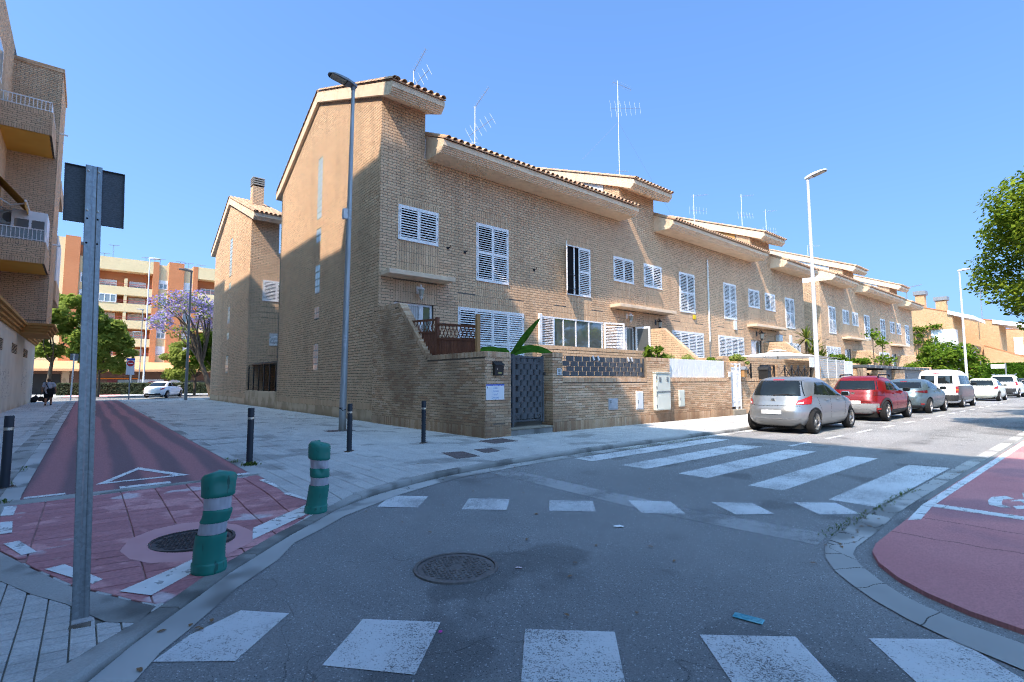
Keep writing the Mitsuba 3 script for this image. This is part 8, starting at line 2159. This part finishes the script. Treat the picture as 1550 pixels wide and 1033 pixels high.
for d, L, w, dr_, h0, rl in (((-1.0, 0.45, 0.85), 1.15, 0.17, 1.5, 0.85, 0.7), ((0.62, -0.35, 1.0), 1.5, 0.115, 0.10, 0.80, 1.0), ((1.0, -0.45, 0.62), 1.6, 0.18, 1.3, 0.90, -0.7), ((0.2, 0.9, 0.9), 0.9, 0.14, 0.9, 0.8, 0.2)):
    put(t + '__leaf', blade(b + [0.03, 0, h0], d, L, w, dr_, 14, roll=rl), 'banana_leaf', smooth=True)
    put(t + '__leaf_stalk', tube([b + [0.0, 0, h0 - 0.5], b + [0.03, 0, h0 + 0.03]], 0.02, 6), 'banana_leaf')
t = thing('yucca', 'tall yucca with spiky rosettes in front of the fifth house', 'plant')
rng = np.random.default_rng(71)
put(t + '__trunk', tube([(38.5, 14.0, 0.5), (38.55, 14.0, 3.0), (38.5, 14.0, 4.0)], [0.14, 0.11, 0.09], 10), 'bark', smooth=50)
put(t + '__trunk', tube([(39.6, 13.9, 0.5), (39.7, 13.9, 2.6)], [0.12, 0.09], 10), 'bark', smooth=50)
for k, (c, R_) in enumerate((((38.5, 14.0, 4.25), 1.0), ((39.7, 13.9, 3.5), 1.05), ((40.1, 13.7, 2.9), 0.95), ((38.9, 13.8, 3.2), 0.8), ((37.3, 13.6, 2.4), 0.5))):
    for j in range(46):
        a = rng.uniform(0, 2 * np.pi)
        e = rng.uniform(-0.7, 1.4)
        m = blade(c, (math.cos(a) * math.cos(e), math.sin(a) * math.cos(e), math.sin(e)), R_ * rng.uniform(0.75, 1.05), 0.055, 0.35, 4)
        put(t + '__leaf', m, 'yucca_leaf', smooth=True, uv=np.full((len(m[0]), 2), rng.uniform(0, 1)))
t = thing('papaya_plant', 'thin plant with leaf tufts above the far end of the pergola', 'plant')
for x, y, z in ((50.4, 13.2, 5.2), (52.2, 13.0, 4.6), (50.0, 12.6, 3.1), (53.2, 12.8, 3.0)):
    put(t + '__stem', tube([(x, y, 1.5), (x, y, z)], 0.035, 6), 'bark')
    P = rng.normal(size=(70, 3)) * [0.35, 0.3, 0.2] + [x, y, z]
    m, uv = leaf_quads(P, 0.3, rng)
    put(t + '__leaf_tuft', m, 'shrub_leaf', uv=uv, stuff=True)
# ground weeds and litter
def weeds(name, label, pts, n, size, spread, mat, seed, z0=0.0, stuff=True):
    rng = np.random.default_rng(seed)
    ms = []
    for x, y in pts:
        for k in range(n):
            p = np.array([x, y, z0]) + np.r_[rng.normal(size=2) * spread, 0]
            a = rng.uniform(0, 2 * np.pi)
            ms.append(blade(p, (math.cos(a) * 0.6, math.sin(a) * 0.6, 1.0), size * rng.uniform(0.5, 1.2), size * 0.10, 1.4, 3))
    m = cat(*ms)
    key = put(name, m, mat, smooth=True, uv=np.repeat(rng.uniform(0, 1, (len(ms), 2)), len(m[0]) // len(ms), 0), stuff=stuff)
    labels[key].update({'label': label, 'category': 'weeds'})
LEAF('weed_leaf', leafcol((0.045, 0.09, 0.02), (0.14, 0.17, 0.04)), 0.5)
weeds('weeds', 'weeds growing at the foot of the bollard right of the red lane', [(2.12, 9.28), (2.18, 9.22), (2.07, 9.2)], 16, 0.10, 0.045, 'weed_leaf', 81)
weeds('weeds', 'small weeds beside the lane edging, left of the bollard', [(2.0, 9.75), (2.02, 9.7), (1.98, 10.2)], 9, 0.07, 0.03, 'weed_leaf', 82)
weeds('weeds', 'weeds along the left edging of the red lane', [(-0.70, 9.6), (-0.68, 8.3), (-0.71, 11.3), (-0.7, 11.0), (-0.66, 8.2)], 8, 0.07, 0.03, 'weed_leaf', 83)
rng = np.random.default_rng(9)
weeds('weeds', 'strip of grass in the joint of the front gutter', [(x, 6.80 + rng.normal() * 0.012) for x in np.r_[np.arange(8.6, 12.2, 0.09), [7.6, 7.7, 14.5, 14.6, 13.2]]], 5, 0.045, 0.03, 'weed_leaf', 84, ROAD + 0.008)
weeds('weeds', 'grass in the joint of the right-hand gutter', [(x, 1.845 + rng.normal() * 0.02) for x in np.arange(5.3, 8.4, 0.07)], 4, 0.05, 0.03, 'weed_leaf', 85, ROAD + 0.008)
weeds('weeds', 'tuft of grass in the gutter at the lower right corner', [(3.58, 0.18), (3.55, 0.10), (3.52, 0.04)], 14, 0.05, 0.03, 'weed_leaf', 86, ROAD + 0.008)
def scrap(label, x, y, L, w, yaw, mat, seed, z=ROAD, cat_='litter', n=9, name='litter'):
    rng = np.random.default_rng(seed)
    a = np.linspace(0, 2 * np.pi, n, endpoint=False)
    r = rng.uniform(0.65, 1.0, n)
    V = [(0, 0, 0.012)] + [(L / 2 * q * math.cos(b), w / 2 * q * math.sin(b), 0.004 + 0.012 * rng.uniform(0, 1)) for q, b in zip(r, a)]
    m = cat((np.array(V), np.array([[0, 1 + k, 1 + (k + 1) % n] for k in range(n)])))
    return solo(name, tf(m, rot('z', yaw), (x, y, z)), mat, label, cat_)
M('paper_white', (0.75, 0.75, 0.76), 0.8)
M('petal_pink', (0.55, 0.05, 0.32), 0.7)
M('paper_pink', (0.72, 0.55, 0.58), 0.8)
M('mask_blue', proc(lambda p, n, uv: mix((0.06, 0.36, 0.50), (0.25, 0.55, 0.62), noise(p.x * 60, p.y * 60))), 0.7)
M('dry_leaf', (0.20, 0.11, 0.05), 0.8)
scrap('crumpled white paper scrap on the road, right of the middle', 4.11, 3.28, 0.13, 0.07, -40, 'paper_white', 91)
scrap('small pink-white scrap on the road right of the manhole cover', 2.63, 3.08, 0.07, 0.045, -20, 'paper_pink', 92)
scrap('brown dry leaf on the road above the manhole cover', 3.80, 4.16, 0.06, 0.035, -30, 'dry_leaf', 93)
scrap('magenta petal at the edge of the second near crossing stripe', 1.63, 2.60, 0.035, 0.025, 10, 'petal_pink', 94)
t = thing('face_mask', 'flattened light-blue face mask lying on the road at the lower right', 'face mask')
c = (3.14, 1.54, ROAD + 0.004)
put(t + '__sheet', tf(rbox(-0.085, 0.085, -0.035, 0.035, 0, 0.008, 0.004), rot('z', -78), c), 'mask_blue')
for k in (-1, 0, 1):
    put(t + '__pleat', tf(rbox(-0.08, 0.08, 0.018 * k - 0.004, 0.018 * k + 0.004, 0.008, 0.012, 0.001), rot('z', -78), c), 'mask_blue')
rng = np.random.default_rng(17)
leaves = [(rng.uniform(9, 14), 1.72 + rng.normal() * 0.06) for _ in range(26)] + [(rng.uniform(4.4, 7.4), 1.7 + rng.normal() * 0.05) for _ in range(14)] + [(rng.uniform(0.1, 0.6), 3.2 + rng.uniform(0, 0.8)) for _ in range(10)] + [(rng.uniform(2.6, 7.0), 6.2 + rng.uniform(0, 0.5)) for _ in range(10)] + [(rng.uniform(0.6, 6), rng.uniform(2, 6)) for _ in range(26)] + [(rng.uniform(2.4, 7), rng.uniform(7.2, 15)) for _ in range(18)]
ms = []
for x, y in leaves:
    z = ROAD + 0.012 if y < 6.9 else 0.004
    ms.append(tf(blade((0, 0, 0), (1, 0, 0.15), rng.uniform(0.025, 0.06), 0.012, 0.5, 3), rot('z', rng.uniform(0, 360)), (x, y, z)))
k = put('fallen_leaves', cat(*ms), 'dry_leaf', smooth=True, stuff=True)
labels[k].update({'label': 'small dry leaves scattered over the road, gutters and pavement', 'category': 'fallen leaves'})
